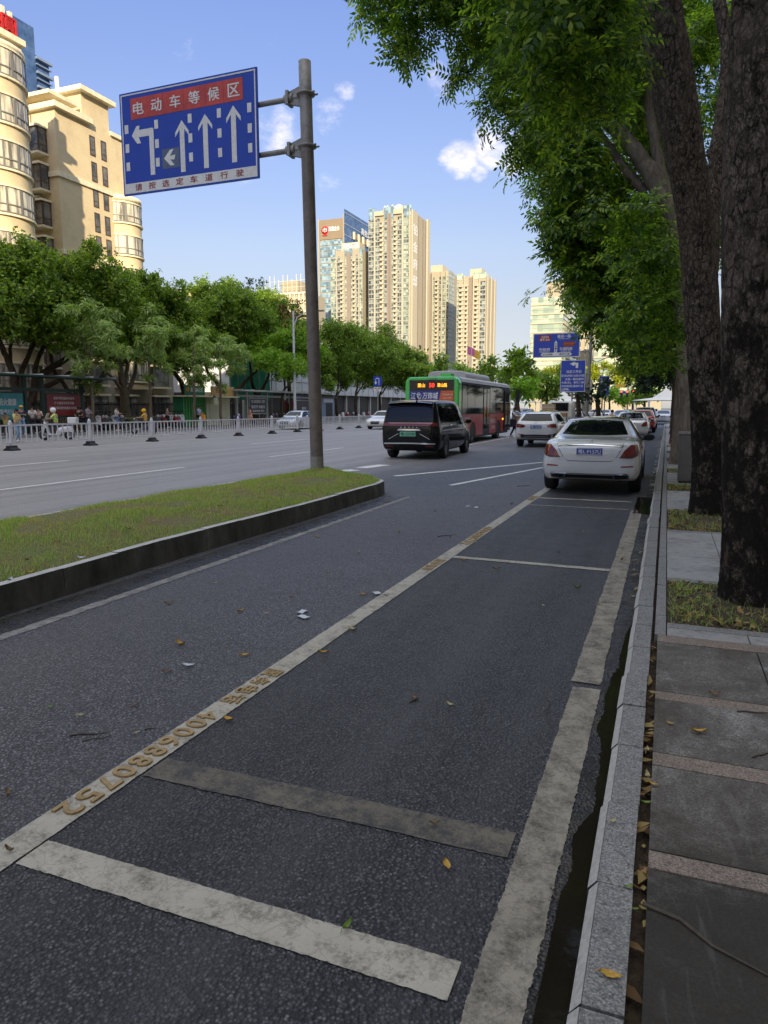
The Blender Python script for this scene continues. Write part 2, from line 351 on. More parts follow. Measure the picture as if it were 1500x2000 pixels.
c_ = t.mix(t.ramp(d_, [(.28, 0.0), (.6, .95)]), c_, (.006, .006, .006)); silt = t.ramp(t.noise(5, 7, .75, v), [(.50, 0.0), (.66, .8)]); c_ = t.mix(silt, c_, (.060, .046, .032)); wet = t.ramp(t.noise(2.2, 5, .7, v), [(.42, .16), (.60, .72)])
t.set(c_, wet, 0, .45); t.bump(t.math('MULTIPLY', d_, -1.0), .9, .009); M['damp'] = t.m
t = NT('bark_flaky'); v = t.co((1, 1, .5)); dv = t.n('ShaderNodeVectorMath', operation='ADD'); nz_ = t.n('ShaderNodeTexNoise'); nz_.inputs['Scale'].default_value = 9; nz_.inputs['Detail'].default_value = 6; nz_.inputs['Roughness'].default_value = .7; t.l(v, nz_.inputs['Vector'])
sc_ = t.n('ShaderNodeVectorMath', operation='SCALE'); sc_.inputs['Scale'].default_value = .13; t.l(nz_.outputs['Color'], sc_.inputs[0]); t.l(v, dv.inputs[0]); t.l(sc_.outputs[0], dv.inputs[1]); v = dv.outputs[0]
e_ = t.vor(15, v, 'DISTANCE_TO_EDGE'); cc = t.vor(15, v, 'F1', 'Color'); e2 = t.vor(41, v, 'DISTANCE_TO_EDGE'); c2 = t.vor(41, v, 'F1', 'Color'); g = t.n('ShaderNodeSeparateColor'); t.l(cc, g.inputs[0]); g2 = t.n('ShaderNodeSeparateColor'); t.l(c2, g2.inputs[0])
plate = t.mix(t.ramp(t.noise(26, 8, .8, v), [(.3, 0.0), (.7, 1.0)]), (.105, .080, .060), (.34, .275, .215)); plate = t.mix(t.ramp(g2.outputs[0], [(.3, 0.0), (.9, .7)]), plate, (.085, .064, .048)); plate = t.mix(t.ramp(g.outputs[0], [(.3, 0.0), (1, .75)]), plate, (.27, .215, .165))
part = t.ramp(t.noise(4.0, 5, .7, v), [(.42, .0), (.58, 1.0)]); part2 = t.ramp(t.noise(6.5, 5, .7, v), [(.40, .12), (.60, 1.0)])
fine = t.math('MULTIPLY', t.ramp(e2, [(.01, .8), (.10, 0.0)]), part); wide = t.math('MULTIPLY', t.ramp(e_, [(.015, 1.0), (.13, 0.0)]), part2)
col = t.mix(t.math('MAXIMUM', fine, wide), plate, (.013, .010, .008))
mz = t.n('ShaderNodeSeparateXYZ'); t.l(t.co(), mz.inputs[0]); hgt = t.n('ShaderNodeMapRange'); t.l(mz.outputs[2], hgt.inputs[0]); hgt.inputs[1].default_value = 1.2; hgt.inputs[2].default_value = 3.4; hgt.inputs[3].default_value = .07; hgt.inputs[4].default_value = -.10
moss = t.math('ADD', t.noise(5.5, 8, .78, t.co((1, 1, .7))), hgt.outputs[0]); col = t.mix(t.ramp(moss, [(.47, 0.0), (.55, .94)]), col, (.016, .013, .010))
fl = t.noise(6.5, 6, .75, v); col = t.mix(t.ramp(fl, [(.62, 0.0), (.66, .7)]), col, (.20, .135, .09))
t.set(col, .92, 0, .2); t.bump(t.math('ADD', t.math('ADD', t.ramp(e_, [(0, 0.0), (.10, 1.0)]), t.math('MULTIPLY', t.ramp(e2, [(0, 0.0), (.09, 1.0)]), .5)), t.math('MULTIPLY', t.noise(70, 5, .75, v), .7)), 1.0, .03); M['bark_flaky'] = t.m
t = NT('bark'); v = t.co((1, 1, .28)); n_ = t.noise(11, 6, .75, v, .8); col = t.ramp(n_, [(.32, (.020, .015, .011)), (.55, (.085, .062, .042)), (.75, (.17, .13, .09))]); t.set(col, .92, 0, .2); t.bump(n_, 1, .04); M['bark'] = t.m
t = NT('bark_pale'); v = t.co((1, 1, .3)); n_ = t.noise(9, 6, .75, v, .8); col = t.ramp(n_, [(.3, (.07, .055, .04)), (.55, (.20, .165, .12)), (.8, (.34, .29, .22))]); t.set(col, .92, 0, .2); t.bump(n_, 1, .03); M['bark_pale'] = t.m
leafmat('leaf_near', [(.045, .095, .030), (.085, .175, .036), (.15, .27, .042), (.25, .39, .05), (.46, .55, .08)], .56, .36)
leafmat('leaf_ficus', [(.07, .13, .022), (.15, .26, .032), (.25, .38, .045), (.40, .50, .07)], .42)
leafmat('leaf_pale', [(.22, .34, .10), (.30, .43, .14), (.38, .50, .17), (.48, .54, .17)], .42)
leafmat('leaf_bright', [(.10, .23, .02), (.18, .34, .03), (.26, .44, .04), (.38, .50, .05)], .45)
leafmat('leaf_yellow', [(.16, .22, .012), (.30, .34, .018), (.42, .42, .02)], .45)
leafmat('leaf_dark', [(.012, .026, .010), (.022, .048, .015), (.035, .075, .02)], .2)
leafmat('blade', [(.14, .27, .05), (.24, .39, .08), (.36, .50, .13), (.50, .56, .20), (.56, .48, .24)], .5, .6)
mat('fallen_yellow', (.52, .30, .03), .5, .35, 30); mat('fallen_brown', (.20, .115, .045), .7, .35, 30); mat('fallen_pale', (.44, .38, .20), .6, .25, 30); mat('fallen_green', (.16, .26, .03), .5, .3, 30); mat('twig', (.075, .058, .042), .9, .3, 30); mat('litter', (.55, .57, .6), .6, .1, 30)
mat('galv', (.30, .285, .26), .55, .16, 5, .35, dirt=(.10, .085, .065, .6)); mat('pole_brown', (.18, .152, .128), .5, .14, 3, .2, dirt=(.06, .05, .04, .6)); mat('white_steel', (.62, .625, .64), .4, .05, 3)
mat('black_rubber', (.020, .020, .022), .75, .25, 12); mat('tyre', (.016, .016, .017), .8, .2, 20); mat('dark_plastic', (.018, .018, .02), .5, .15, 20); mat('rim', (.35, .35, .37), .3, .1, 10, .8); mat('chrome', (.75, .75, .77), .12, .03, 10, 1)
mat('car_white', (.70, .69, .66), .22, .025, 2, 0, 1); mat('car_black', (.004, .004, .005), .06, .1, 2, 0, 0, spec=.38); mat('car_silver', (.60, .62, .66), .25, .03, 2, .3, 1); mat('car_red', (.45, .012, .016), .22, .05, 2, 0, 1); mat('car_grey', (.16, .17, .19), .25, .05, 2, .3, 1); mat('car_blue', (.09, .16, .36), .25, .05, 2, .2, 1); mat('truck_beige', (.55, .53, .46), .4, .06, 2, 0, .4)
t = NT('car_glass'); t.set((.006, .007, .009), .03, 0, .42); M['car_glass'] = t.m
t = NT('lamp_red'); v = t.co(); t.set(t.mix(t.math('SINE', t.math('MULTIPLY', t.noise(3, 1, .5, t.co((1, 1, 14))), 9)), (.17, .005, .007), (.34, .015, .016)), .12, 0, .5, 1); M['lamp_red'] = t.m
mat('lamp_clear', (.75, .75, .75), .15, .05, 10); mat('number_blue', (.03, .07, .34), .35, .06, 30); mat('number_green', (.20, .55, .35), .4, .2, 4); mat('ink_white', (.80, .80, .78), .5, .04, 20); mat('ink_black', (.012, .012, .012), .5, .1, 20); mat('ink_red', (.30, .018, .022), .5, .1, 20); mat('sign_blue', (.012, .050, .40), .33, .10, 3, dirt=(.02, .06, .25, .5)); mat('sign_white', (.78, .77, .71), .4, .07, 8, dirt=(.5, .49, .42, .5)); mat('sign_red', (.55, .06, .03), .33, .22, 2.5, dirt=(.36, .03, .03, .6)); mat('sign_brown', (.16, .035, .02), .4); mat('sign_patch', (.10, .13, .20), .4, .2, 6)
mat('sign_back', (.35, .36, .37), .5, .1, 5, .5)
mat('bus_green', (.05, .52, .07), .28, .05, 2, 0, .7); mat('bus_red', (.58, .05, .06), .33, .12, 2, 0, .5, dirt=(.42, .04, .05, .4)); mat('bus_grey', (.42, .41, .40), .5, .08, 2); mat('ad_navy', (.02, .035, .24), .35, .06, 4); mat('ad_orange', (.72, .14, .03), .4, .06, 4); mat('ad_teal', (.05, .34, .37), .35, .2, .6); mat('ad_red', (.26, .022, .020), .35, .2, .8); mat('ad_dark', (.045, .030, .040), .35, .3, 1)
t = NT('bus_glass'); t.set(t.ramp(t.noise(1.3, 4, .6), [(.35, (.010, .013, .012)), (.65, (.05, .065, .055))]), .05, 0, .5); M['bus_glass'] = t.m
emis('led_amber', (1, .42, .02), .75); emis('led_red', (1, .04, .015), .8); emis('signal_red', (1, .06, .05), 2.0)
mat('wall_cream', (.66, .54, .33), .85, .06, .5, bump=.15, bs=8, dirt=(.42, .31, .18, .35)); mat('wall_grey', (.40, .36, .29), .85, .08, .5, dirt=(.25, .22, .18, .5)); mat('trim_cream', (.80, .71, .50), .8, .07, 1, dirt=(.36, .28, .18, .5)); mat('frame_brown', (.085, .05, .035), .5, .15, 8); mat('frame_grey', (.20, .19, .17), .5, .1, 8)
mat('curtain', (.72, .66, .52), .8, .2, 3)
t = NT('window_glass'); v = t.co(); t.set(t.ramp(t.noise(.9, 3, .6, v), [(.35, (.05, .055, .06)), (.65, (.22, .21, .18))]), .06, 0, .6); M['window_glass'] = t.m
t = NT('bay_glass'); v = t.co((1, 1, .12)); t.set(t.ramp(t.noise(3.2, 3, .6, v), [(.38, (.16, .15, .13)), (.5, (.50, .46, .36)), (.62, (.74, .68, .52))]), .1, 0, .6); M['bay_glass'] = t.m
t = NT('blue_curtain_wall'); v = t.co(); br = t.noise(.4, 3, .6, v); t.set(t.ramp(br, [(.35, (.035, .075, .17)), (.65, (.09, .16, .30))]), .08, 0, .6); M['blue_curtain_wall'] = t.m
mat('blue_spandrel', (.20, .26, .36), .5, .08, .3); mat('roof_red', (.50, .018, .018), .6, .2, 1.5, dirt=(.25, .01, .01, .6))
def tower_glass(name, fx, fz, stops, rough=.12):
    t = NT(name); v = t.co(); sp = t.n('ShaderNodeSeparateXYZ'); t.l(v, sp.inputs[0])
    u = t.math('FLOOR', t.math('DIVIDE', t.math('ADD', sp.outputs[0], sp.outputs[1]), fx)); z = t.math('FLOOR', t.math('DIVIDE', sp.outputs[2], fz))
    cb = t.n('ShaderNodeCombineXYZ'); t.l(u, cb.inputs[0]); t.l(z, cb.inputs[1]); wn_ = t.n('ShaderNodeTexWhiteNoise', noise_dimensions='2D'); t.l(cb.outputs[0], wn_.inputs['Vector'])
    t.set(t.ramp(wn_.outputs['Value'], stops), rough, 0, .6); M[name] = t.m
tower_glass('glass_green', 1.5, 1.7, [(0, (.07, .09, .08)), (.4, (.17, .22, .18)), (.75, (.32, .38, .30)), (1, (.46, .50, .38))])
tower_glass('glass_blue', 1.8, 2.0, [(0, (.10, .16, .20)), (.5, (.18, .27, .32)), (1, (.34, .44, .46))])
tower_glass('glass_dark', 1.4, 1.7, [(0, (.03, .035, .04)), (.5, (.085, .10, .10)), (1, (.34, .38, .33))])
tower_glass('glass_pale', 2.2, 2.1, [(0, (.22, .30, .24)), (.5, (.36, .44, .32)), (1, (.60, .62, .42))])
mat('tower_stone', (.36, .315, .22), .8, .05, .2); mat('tower_stone_light', (.45, .405, .295), .8, .04, .2); mat('tower_stone_tan', (.25, .20, .155), .8, .05, .2); mat('tower_band', (.36, .35, .28), .7, .05, .2); mat('tower_gold', (.25, .19, .12), .6, .06, .2); mat('balcony_dark', (.10, .065, .04), .9, .3, .4)
mat('green_netting', (.03, .30, .17), .8, .2, .8, bump=.6, bs=3); mat('panel_white', (.62, .63, .64), .5, .06, .4, dirt=(.4, .42, .44, .4)); mat('shop_dark', (.05, .04, .038), .6, .2, 1); mat('shelter_green', (.012, .045, .032), .45, .15, 3); mat('shelter_grey', (.42, .45, .42), .5, .1, 2)
t = NT('kiosk_curtain'); v = t.co(); w_ = t.n('ShaderNodeTexWave'); w_.inputs['Scale'].default_value = .9; w_.inputs['Distortion'].default_value = 1.5; t.l(t.co((1, 1, .05)), w_.inputs['Vector']); t.set(t.ramp(w_.outputs[1], [(0, (.04, .26, .05)), (1, (.12, .52, .14))]), .6); t.bump(w_.outputs[1], .6, .1); M['kiosk_curtain'] = t.m
mat('kiosk_green', (.02, .17, .08), .5, .1, 2); mat('kiosk_cream', (.70, .68, .45), .6, .07, 2); mat('ink_orange', (.80, .30, .04), .5); mat('kiosk_yellow', (.62, .50, .22), .5, .1, 3)
mat('cabinet_grey', (.135, .125, .11), .55, .12, 3, .1, dirt=(.07, .06, .05, .6)); mat('fence_iron', (.025, .028, .028), .6, .2, 4)
mat('hydrant_red', (.42, .04, .05), .5, .15, 8); mat('cone_yellow', (.70, .45, .03), .5)
for k_, c_ in dict(skin=(.46, .27, .18), hair=(.012, .010, .010), shirt_white=(.66, .66, .68), shirt_yellow=(.68, .40, .03), shirt_pale_yellow=(.62, .50, .16), shirt_blue=(.30, .42, .62), shirt_navy=(.03, .045, .10), shirt_grey=(.20, .24, .33), shirt_pink=(.62, .44, .42), shirt_black=(.02, .02, .022), hi_vis=(.55, .80, .18), dress_orange=(.72, .33, .20), trousers_dark=(.022, .022, .028), trousers_jeans=(.22, .34, .48), skirt_white=(.70, .70, .72), shorts_blue=(.14, .20, .36), helmet_white=(.78, .78, .80), helmet_yellow=(.80, .44, .02), cap_yellow=(.72, .46, .10), bag_tan=(.45, .34, .20), bag_dark=(.03, .018, .035), bag_orange=(.82, .36, .05), shoe=(.60, .58, .55), lips=(.30, .09, .08)).items(): mat(k_, c_, .8, .12, 9)
mat('scooter_white', (.72, .72, .72), .3, .04, 3, 0, .6); mat('scooter_purple', (.09, .05, .22), .4, .1, 3, 0, .4); mat('scooter_red', (.30, .03, .04), .35, .1, 3, 0, .4); mat('scooter_grey', (.10, .10, .11), .4, .1, 3, 0, .4); mat('flag_pink', (.62, .16, .30), .8); mat('flag_yellow', (.80, .50, .06), .8)
mat('canopy_white', (.74, .70, .62), .7, .05, 1); mat('wood_board', (.36, .20, .09), .8, .3, 4); mat('tan_cloth', (.70, .62, .46), .8)

# ---------------------------------------------------------------- the ground
def struct(o): o['kind'] = 'structure'; return o
def sheet(name, x0, x1, y0, y1, z, m): return struct(MB().add([(x0, y0, z), (x1, y0, z), (x1, y1, z), (x0, y1, z)], [(0, 1, 2, 3)]).build(name, m))
sheet('ground', -4000, 4000, -3000, 5000, -.05, 'ground')
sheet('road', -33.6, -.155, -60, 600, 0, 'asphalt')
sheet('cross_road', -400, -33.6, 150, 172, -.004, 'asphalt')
struct(MB().box(-33.6, -33.3, -60, 149, -.04, .14).box(-33.6, -33.3, 173, 600, -.04, .14).build('kerb_stones', 'granite'))
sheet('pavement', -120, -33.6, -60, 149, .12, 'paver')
from mathutils import noise as mnoise
_seed = [0.0]
def ragged(t, seed, jit): return jit * (1.1 * mnoise.noise(Vector((t * 7, seed, 0))) + .9 * mnoise.noise(Vector((t * 31, seed, 5))) + .7 * mnoise.noise(Vector((t * 90, seed, 9))))
def strip(mb, xa, xb, ya, yb, z=.004, jit=.006, step=.05, taper=0):
    n = max(2, int(abs(yb - ya) / step)); P = []; _seed[0] += 3.7
    for i in range(n + 1):
        y = ya + (yb - ya) * i / n; P.append([(xa + taper * i / n + ragged(y, _seed[0], jit), y, z), ((xa + xb) / 2, y, z + .001), (xb + taper * i / n + ragged(y, _seed[0] + 50, jit), y, z)])
    return mb.grid(P, smooth=False)
def cstrip(mb, x0, x1, y0, y1, z=.004, jit=.006, step=.04, dy=0):
    n = max(2, int(abs(x1 - x0) / step)); P = []; _seed[0] += 3.7
    for i in range(n + 1):
        f = i / n; x = x0 + (x1 - x0) * f; P.append([(x, y0 + dy * f + ragged(x, _seed[0], jit), z), (x, (y0 + y1) / 2 + dy * f, z + .001), (x, y1 + dy * f + ragged(x, _seed[0] + 50, jit), z)])
    return mb.grid(P, smooth=False)
mb = MB(); strip(mb, -2.285, -2.135, .4, 14.9, .005, .003, .012); strip(mb, -2.285, -2.135, 17.6, 34, .005, .004, .2)
cstrip(mb, -2.125, -.485, 1.705, 1.855, .0045, .004, .008, dy=.0)
cstrip(mb, -2.13, -.46, 7.44, 7.55, .0045, .003, .02, dy=-.05); cstrip(mb, -2.13, -.5, 13.1, 13.2, .0045, .004); cstrip(mb, -2.13, -.5, 12.1, 12.15, .0045, .004)
paint('worn_paint', (.34, .32, .29), (.10, .10, .10), .2, .40); struct(strip(MB(), -4.46, -4.35, 1, 12.4, .004, .012, .03).build('edge_line', 'worn_paint'))
struct(mb.build('parking_line', 'line_paint'))
struct(cstrip(MB(), -2.12, -.46, 2.38, 2.55, .0045, .005, .012, dy=.02).build('faded_line', 'faded_paint'))
mb = MB(); strip(mb, -.435, -.275, .3, 1.60, .006, .006, .008); strip(mb, -.435, -.275, 1.63, 4.16, .006, .007, .008); strip(mb, -.455, -.285, 4.24, 12.1, .006, .009, .012)
struct(mb.build('gutter_strip', 'strip_paint'))
mb = MB(); strip(mb, -.275, -.15, -1, 40, .003, .008, .02); struct(mb.build('gutter', 'damp'))
mb = MB(); P = []
for k in range(520):
    y = .4 + k * .01; w = max(0, min(.085, .055 + .11 * mnoise.noise(Vector((y * .8, 2.2, 0))) + .03 * mnoise.noise(Vector((y * 4, 9, 0))) + .012 * mnoise.noise(Vector((y * 25, 4, 0))))) * min(1, (5.6 - y) / .9); P.append([(-.165 - w, y, .0075 if w > .004 else .001), (-.162, y, .0075 if w > .004 else .001)])
mb.grid(P, smooth=False)
a_, b_ = ground(1258, 985), ground(1255, 945); strip(mb, -.42, -.16, 11.7, 13.9, .0075, .02, .06); struct(mb.build('puddle', 'puddle'))
mb = MB()
for (x, y0, y1, w) in [(-12.55, 3, 16.4, .13), (-17.6, 8, 17.2, .13), (-12.55, 21, 27, .13), (-17.9, 28.3, 33.8, .13), (-17.8, 45, 51, .13), (-12.4, 38, 44, .13), (-12.4, 55, 61, .13), (-23.2, -20, 110, .12), (-29.5, -20, 110, .1), (-8.25, 28, 90, .16), (-17.8, 62, 68, .13), (-12.4, 72, 78, .13)]:
    strip(mb, x - w / 2, x + w / 2, y0, y1, .004, .006, .15)
def diag(px0, px1, w):
    p, q = ground(*px0), ground(*px1); d = (q - p).normalized(); n = Vector((-d.y, d.x, 0)) * w / 2; k = int((q - p).length / .12)
    mb.grid([[tuple(p + (q - p) * i / k + n * (1 + random.uniform(-.07, .07)) + Vector((0, 0, .0042))), tuple(p + (q - p) * i / k - n * (1 + random.uniform(-.07, .07)) + Vector((0, 0, .0042)))] for i in range(k + 1)], smooth=False)
diag((770, 930), (1062, 903), .16); diag((880, 948), (1062, 913), .12); diag((655, 921), (695, 918), .42); diag((705, 914), (752, 908), .42); diag((1180, 935), (1190, 920), .25)
struct(mb.build('road_marking', 'road_paint'))
# raised service-line lettering on the bay line (set once per bay end)
mb = MB()
for s, y0, y1 in [('服务电话', 3.75, 3.17), ('4006880752', 3.06, 1.99), ('服务电话', 7.3, 6.72), ('4006880752', 9.6, 8.2), ('服务电话', 13.3, 12.7)]:
    n = len(s)
    for i, ch in enumerate(s):
        y = y0 + (y1 - y0) * (i + .5) / n
        mb.text(ch, (-2.21, y, .010), (0, -1, 0), (1, 0, 0), .115, abs(y1 - y0) / n * .78, bold=.014, ext=.03)
mat('letter_tan', (.34, .235, .11), .8, .25, 25, bump=.3, bs=90); struct(mb.build('road_lettering', 'letter_tan'))
# right kerb: stones with joints, chamfered front edge
mb = MB(); y = .2; i = 0
while y < 60:
    L = .5 + random.uniform(-.03, .03) if y < 14 else 1.0
    dx, dz = random.uniform(-.006, .006), random.uniform(-.005, .004)
    if 9.0 < y < 11: dx += (i % 2) * .012 - .012
    pf = [(-.155 + dx, -.05), (-.02 + dx * .5, -.05), (-.02 + dx * .5, .10 + dz), (-.128 + dx, .10 + dz)]
    mb.prism(pf, y, y + L - .008, 'y'); mb.add([(-.1585 + dx, y, .066), (-.1295 + dx, y, .1015 + dz), (-.1295 + dx, y + L - .008, .1015 + dz), (-.1585 + dx, y + L - .008, .066)], [(0, 1, 2, 3)], 'kerb_chamfer'); mb.add([(-.1585 + dx, y, .03), (-.1585 + dx, y, .066), (-.1585 + dx, y + L - .008, .066), (-.1585 + dx, y + L - .008, .03)], [(0, 1, 2, 3)], 'kerb_chamfer')
    y += L; i += 1
struct(mb.box(-.158, -.02, 60, 600, -.05, .10).build('kerb', 'kerb_granite'))
sheet('pavement_bed', -.02, 60, -60, 600, .035, 'soil')
mb = MB(); G_ = .004
def slab(x0, x1, y0, y1, m=None): 
    z = .094 + random.uniform(-.002, .002); mb.box(x0 + G_, x1 - G_, y0 + G_, y1 - G_, .03, z, m)
bands = [1.55, 2.39, 3.15, 3.93, 4.94]; ends = [.8, 1.66, 2.50, 3.28, 4.05, 5.10]
for a, b in zip(ends, bands):
    slab(.02, .62, a, b); slab(.62, 1.3, a, b); slab(1.3, 6, a, b); slab(.02, 6, b, ends[bands.index(b) + 1], 'pink_granite')
slab(.02, 6, -3, .8)
pits = [(5.42, 6.80), (9.75, 11.7), (14.5, 15.7), (18.6, 19.8), (22.7, 23.9), (26.8, 28.0), (31, 32.2)]
prev = 5.10
for (a, b) in pits:
    y = prev
    while y < a - .12 - .05:
        y1 = min(y + 1.1, a - .12); slab(.08, .60, y, y1, 'granite'); slab(.60, 6, y, y1, 'granite'); y = y1
    yy = prev
    while yy < b + .1: slab(.0, .08, yy, min(yy + .5, b + .12), 'kerb_granite'); yy += .5
    slab(.08, 1.5, a - .12, a, 'kerb_granite'); slab(.08, 1.5, b, b + .1, 'kerb_granite'); slab(1.5, 6, a - .12, b + .1, 'granite'); prev = b + .1
y = prev
while y < 120: slab(.0, 6, y, y + 2, 'granite'); y += 2
slab(0, 6, y, 600, 'granite')
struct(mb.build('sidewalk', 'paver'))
mb = MB()
for a, b in pits:
    n = 14; mb.grid([[(.08 + 1.42 * i / n, a + (b - a) * j / n, .075 + .05 * math.sin(math.pi * i / n) * math.sin(math.pi * j / n) + random.uniform(-.012, .012)) for i in range(n + 1)] for j in range(n + 1)])
struct(mb.build('pit_soil', 'soil'))
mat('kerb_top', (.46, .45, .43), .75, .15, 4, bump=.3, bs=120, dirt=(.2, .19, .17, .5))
# median island: stones round its outline, domed turf
med = [(-4.78, -4), (-4.82, 3), (-4.93, 6), (-4.88, 9), (-4.93, 12.2), (-5.02, 12.75), (-5.35, 13.2), (-6.0, 13.6), (-6.7, 14.05), (-7.2, 14.15), (-7.5, 13.7), (-7.62, 12.5), (-7.72, 9), (-7.72, 3), (-7.72, -4)]
pl = [np.array(p, float) for p in med]; cum = [0]
for a, b in zip(pl, pl[1:]): cum.append(cum[-1] + np.linalg.norm(b - a))
def along(s):
    for i in range(len(pl) - 1):
        if s <= cum[i + 1]: f = (s - cum[i]) / (cum[i + 1] - cum[i]); return pl[i] * (1 - f) + pl[i + 1] * f
    return pl[-1]
mb = MB(); s = 0
while s < cum[-1] - .3:
    L = .72 if not 15.5 < s < 20 else .42
    a, b = along(s), along(min(s + L - .006, cum[-1])); d = (b - a) / np.linalg.norm(b - a); nrm_ = np.array([-d[1], d[0]]); w = .11
    q = [(*a, -.03), (*b, -.03), (*(b + nrm_ * w), -.03), (*(a + nrm_ * w), -.03)]; zt = .25 + random.uniform(-.004, .004)
    vs_ = q + [(*(a + nrm_ * .012), zt), (*(b + nrm_ * .012), zt), (*(b + nrm_ * w), zt), (*(a + nrm_ * w), zt)]
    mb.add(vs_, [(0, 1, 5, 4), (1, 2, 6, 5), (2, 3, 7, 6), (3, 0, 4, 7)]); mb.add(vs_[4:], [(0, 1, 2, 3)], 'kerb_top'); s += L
struct(mb.build('median_kerb', 'old_kerb'))
struct(strip(strip(MB(), -4.80, -4.46, 1, 12.4, .002, .02, .08), -7.6, -7.5, 13.5, 13.6).build('gutter_dirt', 'damp'))
def med_x(y):
    r = np.interp(y, [-4, 3, 6, 9, 12.2, 12.75, 13.2, 13.6, 14.0], [-4.78, -4.82, -4.93, -4.88, -4.93, -5.02, -5.35, -6.0, -6.7]); l = np.interp(y, [-4, 3, 9, 12.5, 13.7, 14.05], [-7.72, -7.72, -7.72, -7.62, -7.5, -7.2]); return l + .1, r - .1
def med_z(u, y): return .235 + .11 * math.sin(math.pi * u) ** .7 + .012 * math.sin(y * 5 + u * 9) * math.sin(u * math.pi)
P = []
for j in range(91):
    y = -3 + 16.9 * j / 90; l, r = med_x(y); P.append([(l + (r - l) * i / 20, y, med_z(i / 20, y)) for i in range(21)])
struct(MB().grid(P).build('median_turf', 'turf_soil'))
def blades(name, pts, hs, ws, m, kind='stuff', lean=.6):
    n = len(pts); pts = np.asarray(pts); a = RNG.uniform(0, 2 * np.pi, n); hs = np.asarray(hs); ws = np.asarray(ws)
    dx = np.stack([np.cos(a), np.sin(a), 0 * a], 1); la = RNG.uniform(0, 2 * np.pi, n); ln = np.stack([np.cos(la), np.sin(la), 0 * a], 1) * (RNG.uniform(.1, lean, n) * hs)[:, None]; up = np.array([0, 0, 1.])
    p0, p1 = pts - dx * ws[:, None] / 2, pts + dx * ws[:, None] / 2; md = pts + up * (hs * .6)[:, None] + ln * .4; m0, m1 = md - dx * ws[:, None] * .38, md + dx * ws[:, None] * .38; tp = pts + up * (hs * .92)[:, None] + ln * 1.3
    V = np.stack([p0, p1, m1, m0, tp], 1).reshape(-1, 3); b = np.arange(n)[:, None] * 5
    F3 = np.concatenate([b + [0, 1, 2], b + [0, 2, 3], b + [3, 2, 4]], 0)
    o = obj_np(name, V, F3, m); o['kind'] = kind; return o
gr, dr = ([], [], []), ([], [], [])
while len(gr[0]) < 46000:
    y = -1 + 15 * random.random() ** .8; l, r = med_x(y); u = random.random(); x = l + (r - l) * u
    q = mnoise.noise(Vector((x * 1.1, y * 1.1, 0))) + .6 * mnoise.noise(Vector((x * 3.2, y * 3.2, 4))) + .3 * mnoise.noise(Vector((x * 9, y * 9, 8)))
    if q < -.28 and random.random() < .8: continue
    t_ = dr if (q < -.02 and random.random() < .75) or random.random() < .12 else gr; k_ = max(0, min(1, q + .4))
    t_[0].append((x, y, med_z(u, y) - .004)); t_[1].append(random.uniform(.018, .045) * (.6 + 1.3 * k_) * (1.7 if random.random() < .03 else 1)); t_[2].append(random.uniform(.003, .0065))
leafmat('dry_blade', [(.34, .26, .11), (.52, .42, .19), (.62, .52, .28), (.44, .40, .13)], .45, .7)
blades('grass', *gr, 'blade')['label'] = 'short patchy green grass on the median island'
blades('dry_grass', *dr, 'dry_blade')['label'] = 'dry yellow grass patches on the median island'
pts, hs, ws = [], [], []
for (a, b), n in zip(pits, (1900, 1500, 900, 500, 300, 200, 200)):
    for _ in range(n): pts.append((random.uniform(.1, 1.45), random.uniform(a + .03, b - .03), .085)); hs.append(random.uniform(.02, .08) * (2.0 if random.random() < .06 else 1)); ws.append(random.uniform(.004, .009))
blades('pit_grass', pts, hs, ws, 'blade', lean=1.4)['label'] = 'sparse grass and weeds in the tree pits'
# dry leaf litter in the pits
def litter(name, spots, m, label):
    vs_, fs_ = [], []
    for (x0, x1, y0, y1, z, n) in spots:
        for _ in range(n):
            c = Vector((random.uniform(x0, x1), random.uniform(y0, y1), z + random.uniform(0, .03))); a = random.uniform(0, 6.28); L = random.uniform(.02, .05); d = Vector((math.cos(a), math.sin(a), random.uniform(-.4, .4))) * L; w = Vector((-math.sin(a), math.cos(a), random.uniform(-.4, .4))) * L * .4; k = len(vs_)
            vs_ += [c - d, c + w, c + d, c - w]; fs_.append((k, k + 1, k + 2, k + 3))
    o = obj_np(name, np.array(vs_), np.array(fs_), m); o['kind'] = 'stuff'; o['label'] = label; return o
leafmat('dry_litter', [(.06, .035, .015), (.16, .09, .035), (.30, .19, .07), (.40, .31, .12)], .2, .8)
litter('leaf_litter', [(.1, 1.45, a, b, .09, n) for (a, b), n in zip(pits, (420, 900, 500, 300, 300, 200, 200))] + [(-1.4, -.2, 17.6, 18.6, .01, 350), (-.4, -.16, 5.5, 9, .01, 18), (-.02, .03, 1, 5, .05, 50)], 'dry_litter', 'dry brown leaf litter in the tree pits and gutter')
